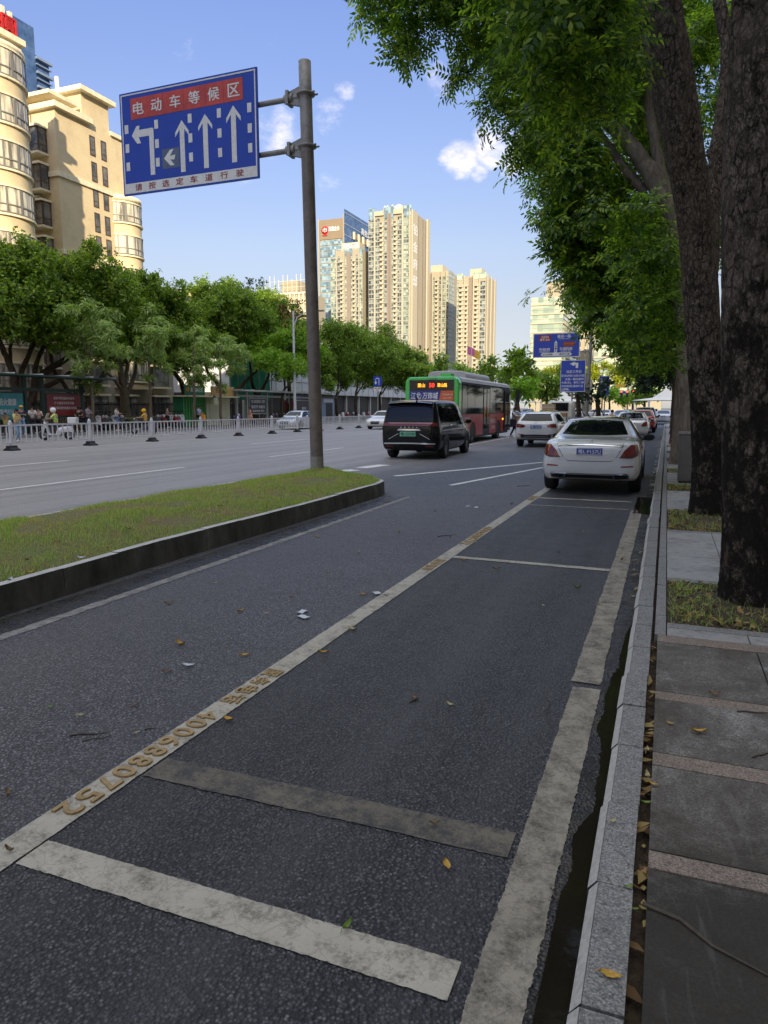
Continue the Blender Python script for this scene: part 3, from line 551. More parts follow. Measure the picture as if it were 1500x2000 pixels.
# ---------------------------------------------------------------- buildings
class Face:
    """a wall plane: axis 'F' looks towards -Y (u = x), axis 'R' looks towards +X (u = y)"""
    def __init__(s, axis, c): s.a, s.c = axis, c
    def box(s, mb, u0, u1, z0, z1, d0, d1, m=None):
        return mb.box(u0, u1, s.c - d1, s.c - d0, z0, z1, m) if s.a == 'F' else mb.box(s.c + d0, s.c + d1, u0, u1, z0, z1, m)
    def text(s, mb, t, u, z, h, d, w=None, bold=.03, ext=.0):
        return mb.text(t, (u, s.c - d, z), (1, 0, 0), (0, 0, 1), h, w, bold, ext) if s.a == 'F' else mb.text(t, (s.c + d, u, z), (0, 1, 0), (0, 0, 1), h, w, bold, ext)
def window(face, u0, u1, z0, z1, parent, frame='frame_brown', glass='window_glass', mull=1, rail=.3, name='window'):
    w = .07; mb = MB()
    face.box(mb, u0, u1, z0, z0 + w, -.02, .05); face.box(mb, u0, u1, z1 - w, z1, -.02, .05); face.box(mb, u0, u0 + w, z0 + w, z1 - w, -.02, .05); face.box(mb, u1 - w, u1, z0 + w, z1 - w, -.02, .05)
    for i in range(mull): u = u0 + (u1 - u0) * (i + 1) / (mull + 1); face.box(mb, u - w / 2, u + w / 2, z0 + w, z1 - w, -.02, .045)
    if rail: z = z0 + (z1 - z0) * rail; face.box(mb, u0 + w, u1 - w, z - .03, z + .03, -.02, .042)
    o = mb.build(name, frame, parent); g = MB(); face.box(g, u0 + w * .5, u1 - w * .5, z0 + w * .5, z1 - w * .5, -.01, .02); g.build('pane', glass, o); return o
def curved_bay(parent, cx, cy, r, z0, z1, floors, a0=-100, a1=80, dz=(.28, .72)):
    """round bay window: wall drum, per floor a curved glazed window with sills"""
    A0, A1 = R(a0), R(a1); MB().lathe([(r, z0), (r, z1)], (cx, cy, 0), 28, None, 'z', True, A0, A1).build('bay_wall', 'wall_cream', parent)
    h = (z1 - z0) / floors
    for i in range(floors):
        za = z0 + h * i + h * dz[0]; zb = z0 + h * i + h * (dz[0] + .56)
        f = MB(); f.lathe([(r + .02, za - .22), (r + .16, za - .20), (r + .16, za - .06), (r + .02, za - .04)], (cx, cy, 0), 26, 'trim_cream', 'z', False, A0, A1)
        f.lathe([(r + .02, zb + .02), (r + .12, zb + .04), (r + .12, zb + .16), (r + .02, zb + .18)], (cx, cy, 0), 26, 'trim_cream', 'z', False, A0, A1)
        for k in range(8):
            a = A0 + (A1 - A0) * (k + .5) / 8; c, s_ = math.cos(a), math.sin(a); w = .05 if k % 2 else .09
            f.box(-w, w, -.05, .06, za, zb, 'frame_grey', Matrix.Translation((cx + (r + .03) * c, cy + (r + .03) * s_, 0)) @ Matrix.Rotation(a - math.pi / 2, 4, 'Z'))
        f.lathe([(r + .03, za + .52), (r + .09, za + .52), (r + .09, za + .60), (r + .03, za + .60)], (cx, cy, 0), 26, 'frame_grey', 'z', False, A0, A1)
        f.lathe([(r + .02, za), (r + .09, za), (r + .09, za + .07), (r + .02, za + .07)], (cx, cy, 0), 26, 'frame_grey', 'z', False, A0, A1)
        o = f.build('bay_window', 'frame_grey', parent); MB().lathe([(r + .035, za), (r + .035, zb)], (cx, cy, 0), 26, None, 'z', True, A0, A1).build('pane', 'bay_glass', o)
XA = -45.0
fa = Face('R', XA)
A = thing('apartment_building', 'beige apartment block with round bay windows and a red roof sign, at the left edge', 'building', (0, 0, 0))
yb = at_x(52, 300, XA + 1.6).y - 1.0; ztopA = 27.05; ycorn = 41.4; zcor = at_x(20, 225, XA).z
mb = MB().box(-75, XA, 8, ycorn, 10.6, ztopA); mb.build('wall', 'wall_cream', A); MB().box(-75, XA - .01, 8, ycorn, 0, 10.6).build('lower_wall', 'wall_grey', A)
mb = MB(); fa.box(mb, 8, ycorn + .3, ztopA, ztopA + .35, -1, .35); fa.box(mb, 8, ycorn + .5, ztopA + .35, ztopA + .75, -1, .6); mb.build('cornice', 'trim_cream', A)
for z in (at_x(10, 228, XA).z, at_x(10, 418, XA).z): mb = MB(); fa.box(mb, 8, ycorn - 3.2, z, z + .45, .002, .22); mb.build('cornice', 'trim_cream', A)
mb = MB(); fa.box(mb, yb - 3.4, yb - 3.05, 10, ztopA - 1.6, .003, .12); mb.build('rib', 'trim_cream', A)
zb1 = at_x(50, 105, XA + 1.6).z
curved_bay(A, XA - .9, yb, 2.65, zb1 - 3.02 * 8, zb1, 8)
mb = MB().lathe([(0, zb1 + .02), (2.75, zb1 + .02), (2.75, zb1 - .3), (2.66, zb1 - .32)], (XA - .9, yb, 0), 26, None, 'z', True, R(-110), R(90)); mb.build('bay_roof', 'trim_cream', A)
MB().box(XA - 6, XA - .9, yb, yb + 2.6, 0, zb1 - .1).build('wall', 'wall_cream', A)
# rooftop sign on its scaffold
mb = MB()
for i in range(14): y = ycorn + .1 - i * .62; fa.box(mb, y, y + .26, ztopA + .75, ztopA + 2.75 + (i % 3) * .12, -.6, -.35)
for z in (1.0, 1.7, 2.4): fa.box(mb, ycorn - 9, ycorn + .3, ztopA + z, ztopA + z + .12, -.8, -.62)
mb.build('sign_scaffold', 'trim_cream', A)
mb = MB()
for i, ch in enumerate('華圓'): fa.text(mb, ch, ycorn - 1.75 + i * 1.4, ztopA + 1.5, 1.25, .0, 1.25, .09, .08)
mb.build('roof_lettering', 'roof_red', A)
mb = MB(); [mb.tube([(XA - 1.5, ycorn - y, ztopA), (XA - 1.5, ycorn - y, ztopA + 11)], [.09, .04], 6) for y in (2.9, 4.6)]; mb.build('mast', 'white_steel', A)
for z in (ztopA - 12.2, ztopA - 15.4, ztopA - 18.5): window(fa, yb - 6.6, yb - 4.8, z, z + 1.7, A)
for i in range(3):
    z = 1.2 + i * 3.1
    for y0 in (yb - 5, yb - 1): 
        for zz in (z - .25, z + 1.95): mb = MB(); fa.box(mb, y0 - .2, y0 + 3.0, zz, zz + .18, .002, 1.0); mb.build('balcony_slab', 'trim_cream', A)
        window(Face('R', XA + .75), y0, y0 + 2.8, z, z + 1.9, A, 'frame_grey', 'window_glass', 3)
XB = -50.0
fb = Face('R', XB)
B = thing('apartment_building', 'beige apartment block with a blank windowed side wall, behind the one with the red sign', 'building')
y0 = at_x(118, 400, XB).y; y1 = at_x(262, 430, XB).y; zt = at_x(150, 232, XB).z; zc = at_x(118, 345, XB).z; zc2 = at_x(128, 497, XB).z; zp = at_x(160, 180, XB).z
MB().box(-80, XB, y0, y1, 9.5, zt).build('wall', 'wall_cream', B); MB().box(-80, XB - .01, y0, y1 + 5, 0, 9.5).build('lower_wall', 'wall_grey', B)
yp0, yp1 = at_x(158, 190, XB).y, at_x(212, 230, XB).y
mb = MB().box(-62, XB - .015, yp0, yp1, zt, zp); mb.build('penthouse_wall', 'wall_cream', B)
MB().box(-64, XB - 1.5, y0 + .5, yp0 + .02, zt + .45, zt + 1.0).build('penthouse_wall', 'wall_cream', B)
mb = MB(); fb.box(mb, yp0 - .5, yp1 + .5, zp, zp + .4, -12.5, .5); fb.box(mb, y0 - .6, yp0 - .5, zt + 1.0, zt + 1.3, -14, .1); fb.box(mb, y0 - .4, yp0 + .8, zt, zt + .45, -14, .45); fb.box(mb, yp1, y1, zt - .05, zt + .3, -14, .2)
for z in (zc, zc2): fb.box(mb, y0 - .15, y1, z, z + .42, -6, .16)
mb.build('cornice', 'trim_cream', B)
MB().tube([(XB - 3, yp1 - 3, zp), (XB - 3, yp1 - 3, zp + 1.8)], .2, 8).build('vent_pipe', 'white_steel', B)
for px, py in [(180, 285), (202, 295), (184, 336), (205, 345), (187, 386), (207, 393), (190, 435), (210, 442), (193, 480), (213, 487), (216, 530)]:
    p = at_x(px, py, XB); window(fb, p.y - .32, p.y + .32, p.z - .85, p.z + .85, B, 'frame_brown', 'window_glass', 0, .3)
ybB = at_x(284, 500, XB + .6).y - 1.75; zbB = at_x(270, 395, XB + 1.0).z; curved_bay(B, XB - .75, ybB, 1.9, zbB - 3.0 * 6, zbB, 6, -95, 100)
MB().lathe([(0, 0), (2.02, 0), (2.02, -.4), (1.91, -.42)], (XB - .75, ybB, zbB + .2), 24, None, 'z', True).build('bay_roof', 'trim_cream', B)
ff = Face('F', y0)
for i in range(7):
    z = zt - 3.6 - i * 3.02
    for zz in (z - .19, z + 2.001): mb = MB(); ff.box(mb, XB - 3.4, XB - .95, zz, zz + .18, .002, 1.15); mb.build('bay_slab', 'trim_cream', B)
    window(Face('F', y0 - .95), XB - 3.3, XB - 1.05, z, z + 2.0, B, 'frame_brown', 'window_glass', 2, .3); window(Face('R', XB - 1.05), y0 - .95, y0 - .1, z, z + 2.0, B, 'frame_brown', 'window_glass', 0, .3)
    if i % 2: mb = MB(); ff.box(mb, XB - 2.9, XB - 2.0, z - 1.0, z - .35, .002, .45); mb.build('air_conditioner', 'sign_white', B)
for i in range(3):
    for yy in (y0 + 1.5, y0 + 5.5, y0 + 10.5):
        z = .8 + 3.05 * i
        for zz in (z - .2, z + 2): mb = MB(); fb.box(mb, yy - .2, yy + 2.6, zz, zz + .18, .002, .7); mb.build('balcony_slab', 'trim_cream', B)
        window(Face('R', XB + .5), yy, yy + 2.4, z, z + 2, B, 'frame_grey', 'window_glass', 2)
# blue glass tower far behind
XT = -150.0; ft = Face('R', XT)
BT = thing('office_tower', 'blue glass tower with ledges, peeking between the two beige blocks on the left', 'building')
ya, yb_, yc = at_x(40, 60, XT).y, at_x(62, 100, XT).y, at_x(97, 130, XT).y; za, zb_ = at_x(45, 42, XT).z, at_x(80, 112, XT).z
MB().box(XT - 25, XT, ya - 30, yb_ + 1, 0, za).build('wall', 'blue_curtain_wall', BT); MB().box(XT - 24, XT - .3, yb_ + 1, yc, 0, zb_).build('wall', 'blue_curtain_wall', BT)
mb = MB()
for i in range(12):
    z = zb_ - 1 - i * 3.3; ft.box(mb, yb_ + 1.01, yc + .6, z, z + .55, -.28, .5); ft.box(mb, yb_ + 1.01, yc + .3, z - 1.3, z - 1.05, -.28, .3)
mb.build('ledge', 'blue_spandrel', BT)
mb = MB(); ft.box(mb, yb_ + 1.1, yb_ + 3, zb_, zb_ + 5, -3, -2.6); mb.build('roof_rail', 'frame_grey', BT)
# vaulted hall, cream block and scaffolded block between the trees
p = at_y(300, 590, 95); q = at_y(345, 590, 95); zt_ = at_y(315, 552, 95).z; V_ = thing('hall', 'low hall with a curved grey roof rising behind the trees', 'building', (p.x, 95, 0)); w_ = q.x - p.x
MB().box(-6, w_, 0, 14, 0, zt_ - 3.2).build('wall', 'wall_cream', V_); mb = MB(); mb.grid([[(-6 + (w_ + 7) * i / 12, y, zt_ - 3.2 + 3.0 * math.sin(math.pi * (.35 + .65 * i / 12)) ** .8) for y in (-.5, 14)] for i in range(13)]); mb.build('roof', 'cabinet_grey', V_)
p, q = at_y(342, 600, 130), at_y(420, 600, 130); z_ = at_y(380, 568, 130).z; C_b = thing('cream_building', 'plain cream block behind the trees, right of the curved roof', 'building', (p.x, 130, 0)); MB().box(0, q.x - p.x, 0, 12, 0, z_).build('wall', 'wall_cream', C_b); MB().box(-.3, q.x - p.x + .3, -.3, 12.3, z_, z_ + .6).build('parapet', 'trim_cream', C_b)
for i in range(5): window(Face('F', 0), 1 + i * 1.9, 2.2 + i * 1.9, z_ - 3, z_ - 1.4, C_b)
Y_ = 210; p, q = at_y(523, 600, Y_), at_y(600, 600, Y_); SB = thing('unfinished_building', 'unfinished concrete block wrapped in poles, left of the sign pole', 'building', (p.x, Y_, 0)); w_ = q.x - p.x
zt_ = at_y(560, 572, Y_).z; zt2 = at_y(560, 548, Y_).z
MB().box(0.5, w_ - .5, .6, 14, 0, zt_).box(w_ * .32, w_ * .75, 1, 8, zt_, zt2).build('core', 'tower_stone', SB)
mb = MB(); z = zt_
while z > 0: mb.box(0, w_, 0, .5, z - .5, z); z -= 3
for i in range(9): mb.box(w_ * i / 9, w_ * i / 9 + .45, .01, .49, 0, zt_ - .5)
mb.build('slab', 'trim_cream', SB)
mb = MB()
for i in range(10): x = w_ * i / 9; mb.cyl((x, -1, 0), (x, -1, zt_ + 4 + (1.5 if i % 3 else 0)), .07, n=5)
for k in range(14): z = zt_ + 3.5 - k * 2; mb.cyl((-.6, -1, z), (w_ + .6, -1, z), .05, n=5)
mb.build('scaffold', 'trim_cream', SB)
# ---- towers
def glaze(face, u0, u1, z0, z1, fl, parent, glass='glass_green', band='tower_band', bh=.2, name='glazing'):
    mb = MB(); face.box(mb, u0, u1, z0, z1, .02, .12); z = z0
    while z < z1 - .2: face.box(mb, u0, u1, z, min(z1, z + fl * bh), .125, .3, band); z += fl
    n = max(1, round((u1 - u0) / 2.0))
    for i in range(n + 1): u = u0 + (u1 - u0) * i / n; face.box(mb, u - .09, u + .09, z0, z1, .126, .26, band)
    return mb.build(name, glass, parent)
def balc(face, u0, u1, z0, z1, fl, parent, name='balcony_stack'):
    mb = MB(); face.box(mb, u0, u1, z0, z1, .01, .06, 'balcony_dark'); z = z0
    while z < z1 - .2: face.box(mb, u0, u1, z, min(z1, z + fl * .48), .07, 1.1); face.box(mb, u0 + (u1 - u0) * .55, u1, z + fl * .48, min(z1, z + fl), .07, .5); z += fl
    return mb.build(name, 'tower_stone_light', parent)
def tower(label, pxl, pxr, pxs, py, Y, sign=None):
    l, r = at_y(pxl, py, Y), at_y(pxr, py, Y); zt = l.z; s = at_x(pxs, py, r.x).y if pxs < 1290 else Y + 25
    t = thing('tower', label, 'building'); MB().box(l.x, r.x, Y, s, 0, zt).build('wall', 'tower_stone', t)
    return t, l.x, r.x, s, zt
Y_ = 440; fl = 2.95
def resid(label, pxl, pxr, pxs, py, Y, fl, cols, crown=None):
    t, x0, x1, ys, zt = tower(label, pxl, pxr, pxs, py, Y); f = Face('F', Y); W = x1 - x0; z0 = zt * .15
    for kind, a, b in cols:
        u0, u1 = x0 + W * a, x0 + W * b
        if kind == 'g': glaze(f, u0, u1, z0, zt - 3.5, fl, t)
        elif kind == 'd': glaze(f, u0, u1, z0, zt - 3.5, fl, t, 'glass_dark')
        elif kind == 'b': balc(f, u0, u1, z0, zt - 6, fl, t)
        elif kind == 'p': mb = MB(); f.box(mb, u0, u1, z0, zt + .5, .01, 1.0); mb.build('pier', 'tower_stone_light', t)
        elif kind == 't': mb = MB(); f.box(mb, u0, u1, z0, zt - 1, .01, .5); mb.build('pier', 'tower_stone_tan', t)
    return t, f, x0, x1, ys, zt
T3, f, x0, x1, ys, zt = resid('tallest beige residential tower with white rooftop lettering', 720, 803, 838, 418, 440, 2.95,
    [('d', .0, .135), ('p', .135, .165), ('d', .165, .27), ('b', .275, .36), ('d', .375, .44), ('t', .445, .49), ('t', .5, .54), ('g', .55, .6), ('b', .605, .685), ('d', .69, .795), ('p', .795, .83), ('g', .83, .96), ('p', .965, .985)])
W = x1 - x0
mb = MB(); mb.box(x0 + W * .34, x0 + W * .80, 441, 455, zt, at_y(770, 402, 440).z); mb.build('roof_box', 'tower_stone_light', T3)
mb = MB(); f.text(mb, '铂金府', x0 + W * .56, (zt + at_y(770, 402, 440).z) / 2 + .3, 4.6, -.6, W * .40, .03, .06); mb.build('roof_lettering', 'ink_white', T3)
mb = MB(); [f.box(mb, x0 + W * a, x0 + W * b, zt - 3.6, zt + 3.2, .02, .2) for a, b in ((0, .15), (.38, .60), (.84, 1.0))]; mb.build('glass_parapet', 'glass_blue', T3)
mb = MB(); [f.box(mb, x0 + W * a, x0 + W * b, zt - 2.0, zt + .8, .05, 1.1) for a, b in ((.15, .37), (.6, .83))]; mb.build('portal_frame', 'tower_stone_light', T3)
g = Face('R', x1); D = ys - 440
mb = MB(); g.box(mb, 440 + D * .03, 440 + D * .30, 12, zt + .3, .01, .8); mb.build('pier', 'tower_stone_light', T3)
for a, b in ((.34, .40), (.62, .67), (.78, .83)): mb = MB(); g.box(mb, 440 + D * a, 440 + D * b, 12, zt - 1, .01, .1); mb.build('window_strip', 'tower_stone_tan', T3)
mb = MB(); g.box(mb, 440 + D * .86, 440 + D * 1.0, 12, zt + 1.5, .01, .9); mb.build('pier', 'tower_stone_light', T3)
mb = MB(); [g.text(mb, ch, 440 + D * .165, zt - 11 - i * 10.5, 6.4, .85, D * .22, .03) for i, ch in enumerate('铂金府邸')]; mb.build('wall_lettering', 'ink_white', T3)
T2, f, x0, x1, ys, zt = resid('shorter beige tower with english and chinese roof lettering, in front of the blue office tower', 646, 708, 722, 492, 450, 2.95,
    [('g', .0, .17), ('p', .175, .20), ('d', .20, .30), ('b', .305, .41), ('p', .42, .44), ('g', .45, .50), ('t', .51, .63), ('g', .64, .69), ('b', .70, .79), ('d', .795, .875), ('p', .88, .90), ('g', .905, 1.0)])
W = x1 - x0; zz = at_y(680, 475, 450).z
MB().box(x0 + W * .32, x0 + W * .90, 451, 460, zt, zz + .5).build('roof_box', 'tower_stone_light', T2)
mb = MB(); f.text(mb, 'YOHO云尚', x0 + W * .61, (zt + zz) / 2 + .4, 3.9, -.6, W * .5, .025, .06); mb.build('roof_lettering', 'ink_white', T2)
mb = MB(); [f.box(mb, x0 + W * a, x0 + W * b, zt - 3.6, zt + 1.2, .02, .2) for a, b in ((0, .17), (.45, .69), (.9, 1.0))]; mb.build('glass_parapet', 'glass_blue', T2)
T1, x0, x1, ys, zt = tower('blue office tower with a red round logo on its tan top', 622, 672, 722, 437, 520); f = Face('F', 520); W = x1 - x0; g = Face('R', x1)
mb = MB(); f.box(mb, x0 + W * .06, x0 + W * .97, zt - 12.5, zt + 2.2, .01, .5); mb.build('top_panel', 'tower_gold', T1)
mb = MB(); z = zt - 13.2
while z > 30: f.box(mb, x0 + W * .06, x0 + W * .97, z - 3.75, z, .01, .3); z -= 4.4
mb.build('glass_band', 'glass_blue', T1)
mb = MB(); f.box(mb, x0, x0 + W * .05, 0, zt + 3, .01, 1); f.box(mb, x0 + W * .97, x1, 0, zt + 5, .01, .6); mb.build('pier', 'tower_stone', T1)
mb = MB(); cz = zt - 5.5; mb.lathe([(0, 0), (3.0, 0), (3.0, .3), (0, .31)], (x0 + W * .27, 519.2, cz), 20, None, 'y'); mb.box(x0 + W * .27 - 2.0, x0 + W * .27 + 2.0, 518.9, 519.15, cz - 4.2, cz - 3.3); mb.build('logo', 'roof_red', T1)
mb = MB(); f.text(mb, '惠富金台', x0 + W * .62, cz + .6, 3.4, .7, W * .42, .04); mb.text('巾', (x0 + W * .27, 518.9, cz), (1, 0, 0), (0, 0, 1), 3.4, 3.2, .03); mb.build('wall_lettering', 'ink_white', T1)
MB().box(x1, x1 + .35, 520.2, ys, 0, zt + 9).build('glass_side', 'blue_curtain_wall', T1)
g = Face('R', x1 + .36); mb = MB(); z = zt + 6
while z > 40: g.box(mb, 520.2, ys, z, z + .9, .01, .25); z -= 8.2
mb.build('ledge', 'blue_spandrel', T1)
D = ys - 520; mb = MB(); g.box(mb, 520 + D * .28, ys, zt - 9.5, zt - 5.5, .26, .9, 'tower_gold'); [g.box(mb, 520 + D * u, 520 + D * (u + .05), zt - 10.5, zt - 4.8, .9, 1.6, 'trim_cream') for u in (.28, .46, .64, .82)]; mb.build('sign_rack', 'tower_gold', T1)
mb = MB(); g.text(mb, '高创大厦', 520 + D * .84, zt - .8, 5.2, 1.0, D * .5, .04); mb.build('wall_lettering', 'ink_white', T1)
T4, f, x0, x1, ys, zt = resid('beige twin tower right of the tallest one', 839, 876, 893, 532, 500, 2.95, [('t', .0, .05), ('t', .09, .13), ('p', .16, .2), ('g', .2, .3), ('b', .32, .5), ('d', .52, .62), ('p', .64, .68), ('g', .7, .86), ('p', .88, .92), ('g', .92, 1.0)])
MB().box(x0 + (x1 - x0) * .0, x0 + (x1 - x0) * .62, 503, 515, zt, at_y(855, 516, 500).z).build('roof_box', 'tower_stone_light', T4)
g = Face('R', x1); glaze(g, 500.5, 500 + (ys - 500) * .6, 20, zt + 1, 2.95, T4, 'glass_blue')
T5, f, x0, x1, ys, zt = resid('rightmost beige tower of the group, behind the flag', 893, 950, 970, 541, 470, 2.95, [('g', .0, .06), ('b', .08, .24), ('p', .25, .28), ('b', .29, .40), ('t', .42, .46), ('t', .49, .53), ('p', .56, .6), ('b', .61, .76), ('p', .77, .8), ('d', .80, .98)])
MB().box(x0 + (x1 - x0) * .40, x0 + (x1 - x0) * .80, 473, 486, zt, at_y(930, 523, 470).z).build('roof_box', 'tower_stone_light', T5)
mb = MB(); [f.box(mb, x0 + (x1 - x0) * a, x0 + (x1 - x0) * b, zt - 2, zt + 2, .02, .2) for a, b in ((.0, .2), (.56, 1))]; mb.build('glass_parapet', 'glass_pale', T5)
g = Face('R', x1); mb = MB(); [g.box(mb, 470 + (ys - 470) * a, 470 + (ys - 470) * (a + .1), 20, zt + 1, .01, .5) for a in (.1, .45, .8)]; mb.build('pier', 'tower_stone_light', T5)
def office(label, pxl, pxr, pxs, py, Y, fl=3.7, topbox=None):
    t, x0, x1, ys, zt = tower(label, pxl, pxr, pxs, py, Y)
    for f, a, b in ((Face('F', Y), x0, x1), (Face('R', x1), Y, ys)):
        mb = MB(); f.box(mb, a, b, 6, zt, .02, .15)
        z = 6
        while z < zt: f.box(mb, a, b, z, z + .55, .16, .5, 'tower_stone_light'); f.box(mb, a, b, z + 1.9, z + 2.1, .16, .3, 'tower_band'); z += fl
        mb.build('glazing', 'glass_pale', t)
    return t, x0, x1, ys, zt
R1, x0, x1, ys, zt = office('pale green glass office block behind the highway sign', 1038, 1100, 1128, 582, 300)
MB().box(x0 + (x1 - x0) * .42, x1 + 3, 304, 318, zt, zt + 6.5).build('roof_box', 'tower_stone', R1)
R2, x0, x1, ys, zt = office('long pale green glass office block seen under the right tree crowns', 1163, 1300, 1400, 632, 290)
R3, x0, x1, ys, zt = tower('slim beige tower with dark window strips, between the two glass office blocks', 1128, 1158, 1166, 625, 330); f = Face('F', 330); W = x1 - x0
for i, (a, b) in enumerate(((.02, .12), (.2, .3), (.55, .65), (.78, .88))): glaze(f, x0 + W * a, x0 + W * b, 5, zt - 1, 3.2, R3, 'glass_dark', 'tower_stone_light', .35)
# low shop block and netting on the far pavement
XS = -48.0; fs = Face('R', XS); S = thing('shop_building', 'low white panelled shop block behind the rounded bright trees', 'building'); ya, yb_ = at_x(480, 750, XS).y, at_x(700, 770, XS).y + 40
zt_ = at_x(560, 655, XS).z; zs = at_x(560, 768, XS).z
MB().box(XS - 15, XS, ya, yb_, zs, zt_).build('wall', 'panel_white', S); MB().box(XS - 15, XS - .6, ya, yb_, 0, zs).build('shop_front', 'shop_dark', S)
mb = MB(); [fs.box(mb, ya, yb_, zs + (zt_ - zs) * k / 5, zs + (zt_ - zs) * k / 5 + .06, .002, .04) for k in range(1, 5)]; y = ya
while y < yb_: fs.box(mb, y, y + .05, zs, zt_, .003, .035); y += 2.4
mb.build('panel_joint', 'frame_grey', S)
mb = MB(); y = ya
while y < yb_: fs.box(mb, y, y + .4, 0, zs, -.6, -.3); y += 5
mb.build('column', 'shelter_grey', S)
mb = MB(); fs.box(mb, at_x(583, 775, XS).y, at_x(608, 775, XS).y, zs - 1.1, zs - .15, -.55, -.3, 'ad_navy'); fs.box(mb, at_x(612, 775, XS).y, at_x(640, 775, XS).y, zs - 1.2, zs - .2, -.55, -.3, 'ad_red'); mb.build('shop_sign', 'ad_navy', S)
NB = thing('netted_scaffold', 'scaffold wrapped in green netting behind the kiosks', 'scaffold'); ya2, yb2 = at_x(448, 760, -46).y, at_x(528, 760, -46).y; mb = MB(); P = [[(-46 + .12 * math.sin(i * 1.3) + random.uniform(-.05, .05), ya2 + (yb2 - ya2) * i / 24, 2.6 + j * 1.2) for i in range(25)] for j in range(8)]; mb.grid(P, smooth=False); mb.build('netting', 'green_netting', NB)
mb = MB(); [mb.cyl((-45.8, ya2 + (yb2 - ya2) * i / 6, 0), (-45.8, ya2 + (yb2 - ya2) * i / 6, 11.4), .06, n=6) for i in range(7)]; mb.build('pole', 'galv', NB)
# row of high blocks along the right side of the street, behind the trees: they hold the street in shade
for i, (ya, yb_, h, c, lab) in enumerate([(-210, -42, 64, 'wall_cream', 'long beige slab block behind the street trees on the right, rear part'), (-24, 26, 68, 'wall_grey', 'grey slab block behind the nearest street trees on the right'), (29, 72, 62, 'wall_cream', 'beige slab block behind the farther street trees on the right')]):
    t = thing('apartment_block', lab, 'building'); MB().box(24, 40, ya, yb_, 0, h).build('wall', c, t)
    for k in range(int(h / 6)):
        mb = MB(); mb.box(23.9, 24.02, ya + 2, yb_ - 2, 4 + k * 6, 6.2 + k * 6); y = ya + 2
        while y < yb_ - 2: mb.box(23.85, 24.01, y, y + .8, 3.98 + k * 6, 6.22 + k * 6, c); y += 3.2
        mb.build('window_band', 'window_glass', t)
t = thing('apartment_block', 'beige block with an open sky terrace halfway up, between two slab blocks', 'building')
MB().box(25, 40, -41.9, -24.1, 0, 22).build('wall', 'wall_cream', t); MB().box(25, 40, -41.9, -24.1, 29, 68).build('wall', 'wall_cream', t); [MB().box(26 + x, 27 + x, y, y + 1, 22, 29).build('column', 'trim_cream', t) for x in (0, 12) for y in (-41.5, -25.5)]  # unseen block, its opening shaped to let sun reach the tree crowns
# iron fence behind the far pavement
IF = thing('iron_fence', 'dark iron railings behind the parked scooters and the pale trees', 'fence'); y = 36
mb = MB().box(-43.05, -42.95, 30, 66, 1.9, 2.0).box(-43.05, -42.95, 30, 66, .35, .43); mb.build('rail', 'fence_iron', IF)
mb = MB(); y = 30
while y < 66: mb.box(-43.02, -42.98, y, y + .035, .1, 2.15); y += .16
mb.build('pickets', 'fence_iron', IF); MB().box(-43.2, -42.8, 30, 66, .1, .35).build('base', 'wall_grey', IF)
# ---------------------------------------------------------------- trees
def _diamond(o, d, w, n, L, W, fold=.25):
    return [o, o + d * L * .45 + w * W * .5 + n * W * fold, o + d * L, o + d * L * .45 - w * W * .5 + n * W * fold]
def pinnate(nl=5, pairs=5, L=.30, leaf=.105, W=.040, seed=1, droop=.5):
    r = random.Random(seed); V = []; Fq = []
    for k in range(nl):
        a = 6.283 * k / nl + r.uniform(-.4, .4); e = r.uniform(-.1, .7); d = Vector((math.cos(a) * math.cos(e), math.sin(a) * math.cos(e), math.sin(e)))
        s = Vector((-math.sin(a), math.cos(a), 0)); p = Vector((0, 0, 0))
        for i in range(pairs + 1):
            p = p + d * L / (pairs + 1); d = (d + Vector((0, 0, -droop / (pairs + 1)))).normalized(); n = d.cross(s).normalized()
            for sg in ((1, -1) if i < pairs else (0,)):
                dd = (d * (.75 if sg else 1) + s * sg * .9 + n * r.uniform(-.25, .25) + Vector((0, 0, -.25))).normalized(); ww = dd.cross(n).normalized()
                b = len(V); V += _diamond(p, dd, ww, n, leaf * r.uniform(.8, 1.15), W); Fq.append((b, b + 1, b + 2, b + 3))
    return np.array([tuple(v) for v in V]), np.array(Fq)
def tuft(n=7, L=.24, W=.12, seed=1, droop=.2, spread=.22):
    r = random.Random(seed); V = []; Fq = []
    for k in range(n):
        a = 6.283 * k / n + r.uniform(-.5, .5); e = r.uniform(-.3, 1.0); d = Vector((math.cos(a) * math.cos(e), math.sin(a) * math.cos(e), math.sin(e) - droop)).normalized()
        o = Vector((r.uniform(-1, 1), r.uniform(-1, 1), r.uniform(-1, 1))) * spread; w = d.cross(Vector((r.uniform(-.5, .5), r.uniform(-.5, .5), 1))).normalized(); n_ = w.cross(d)
        b = len(V); V += _diamond(o, d, w, n_, L * r.uniform(.7, 1.2), W); Fq.append((b, b + 1, b + 2, b + 3))
    return np.array([tuple(v) for v in V]), np.array(Fq)
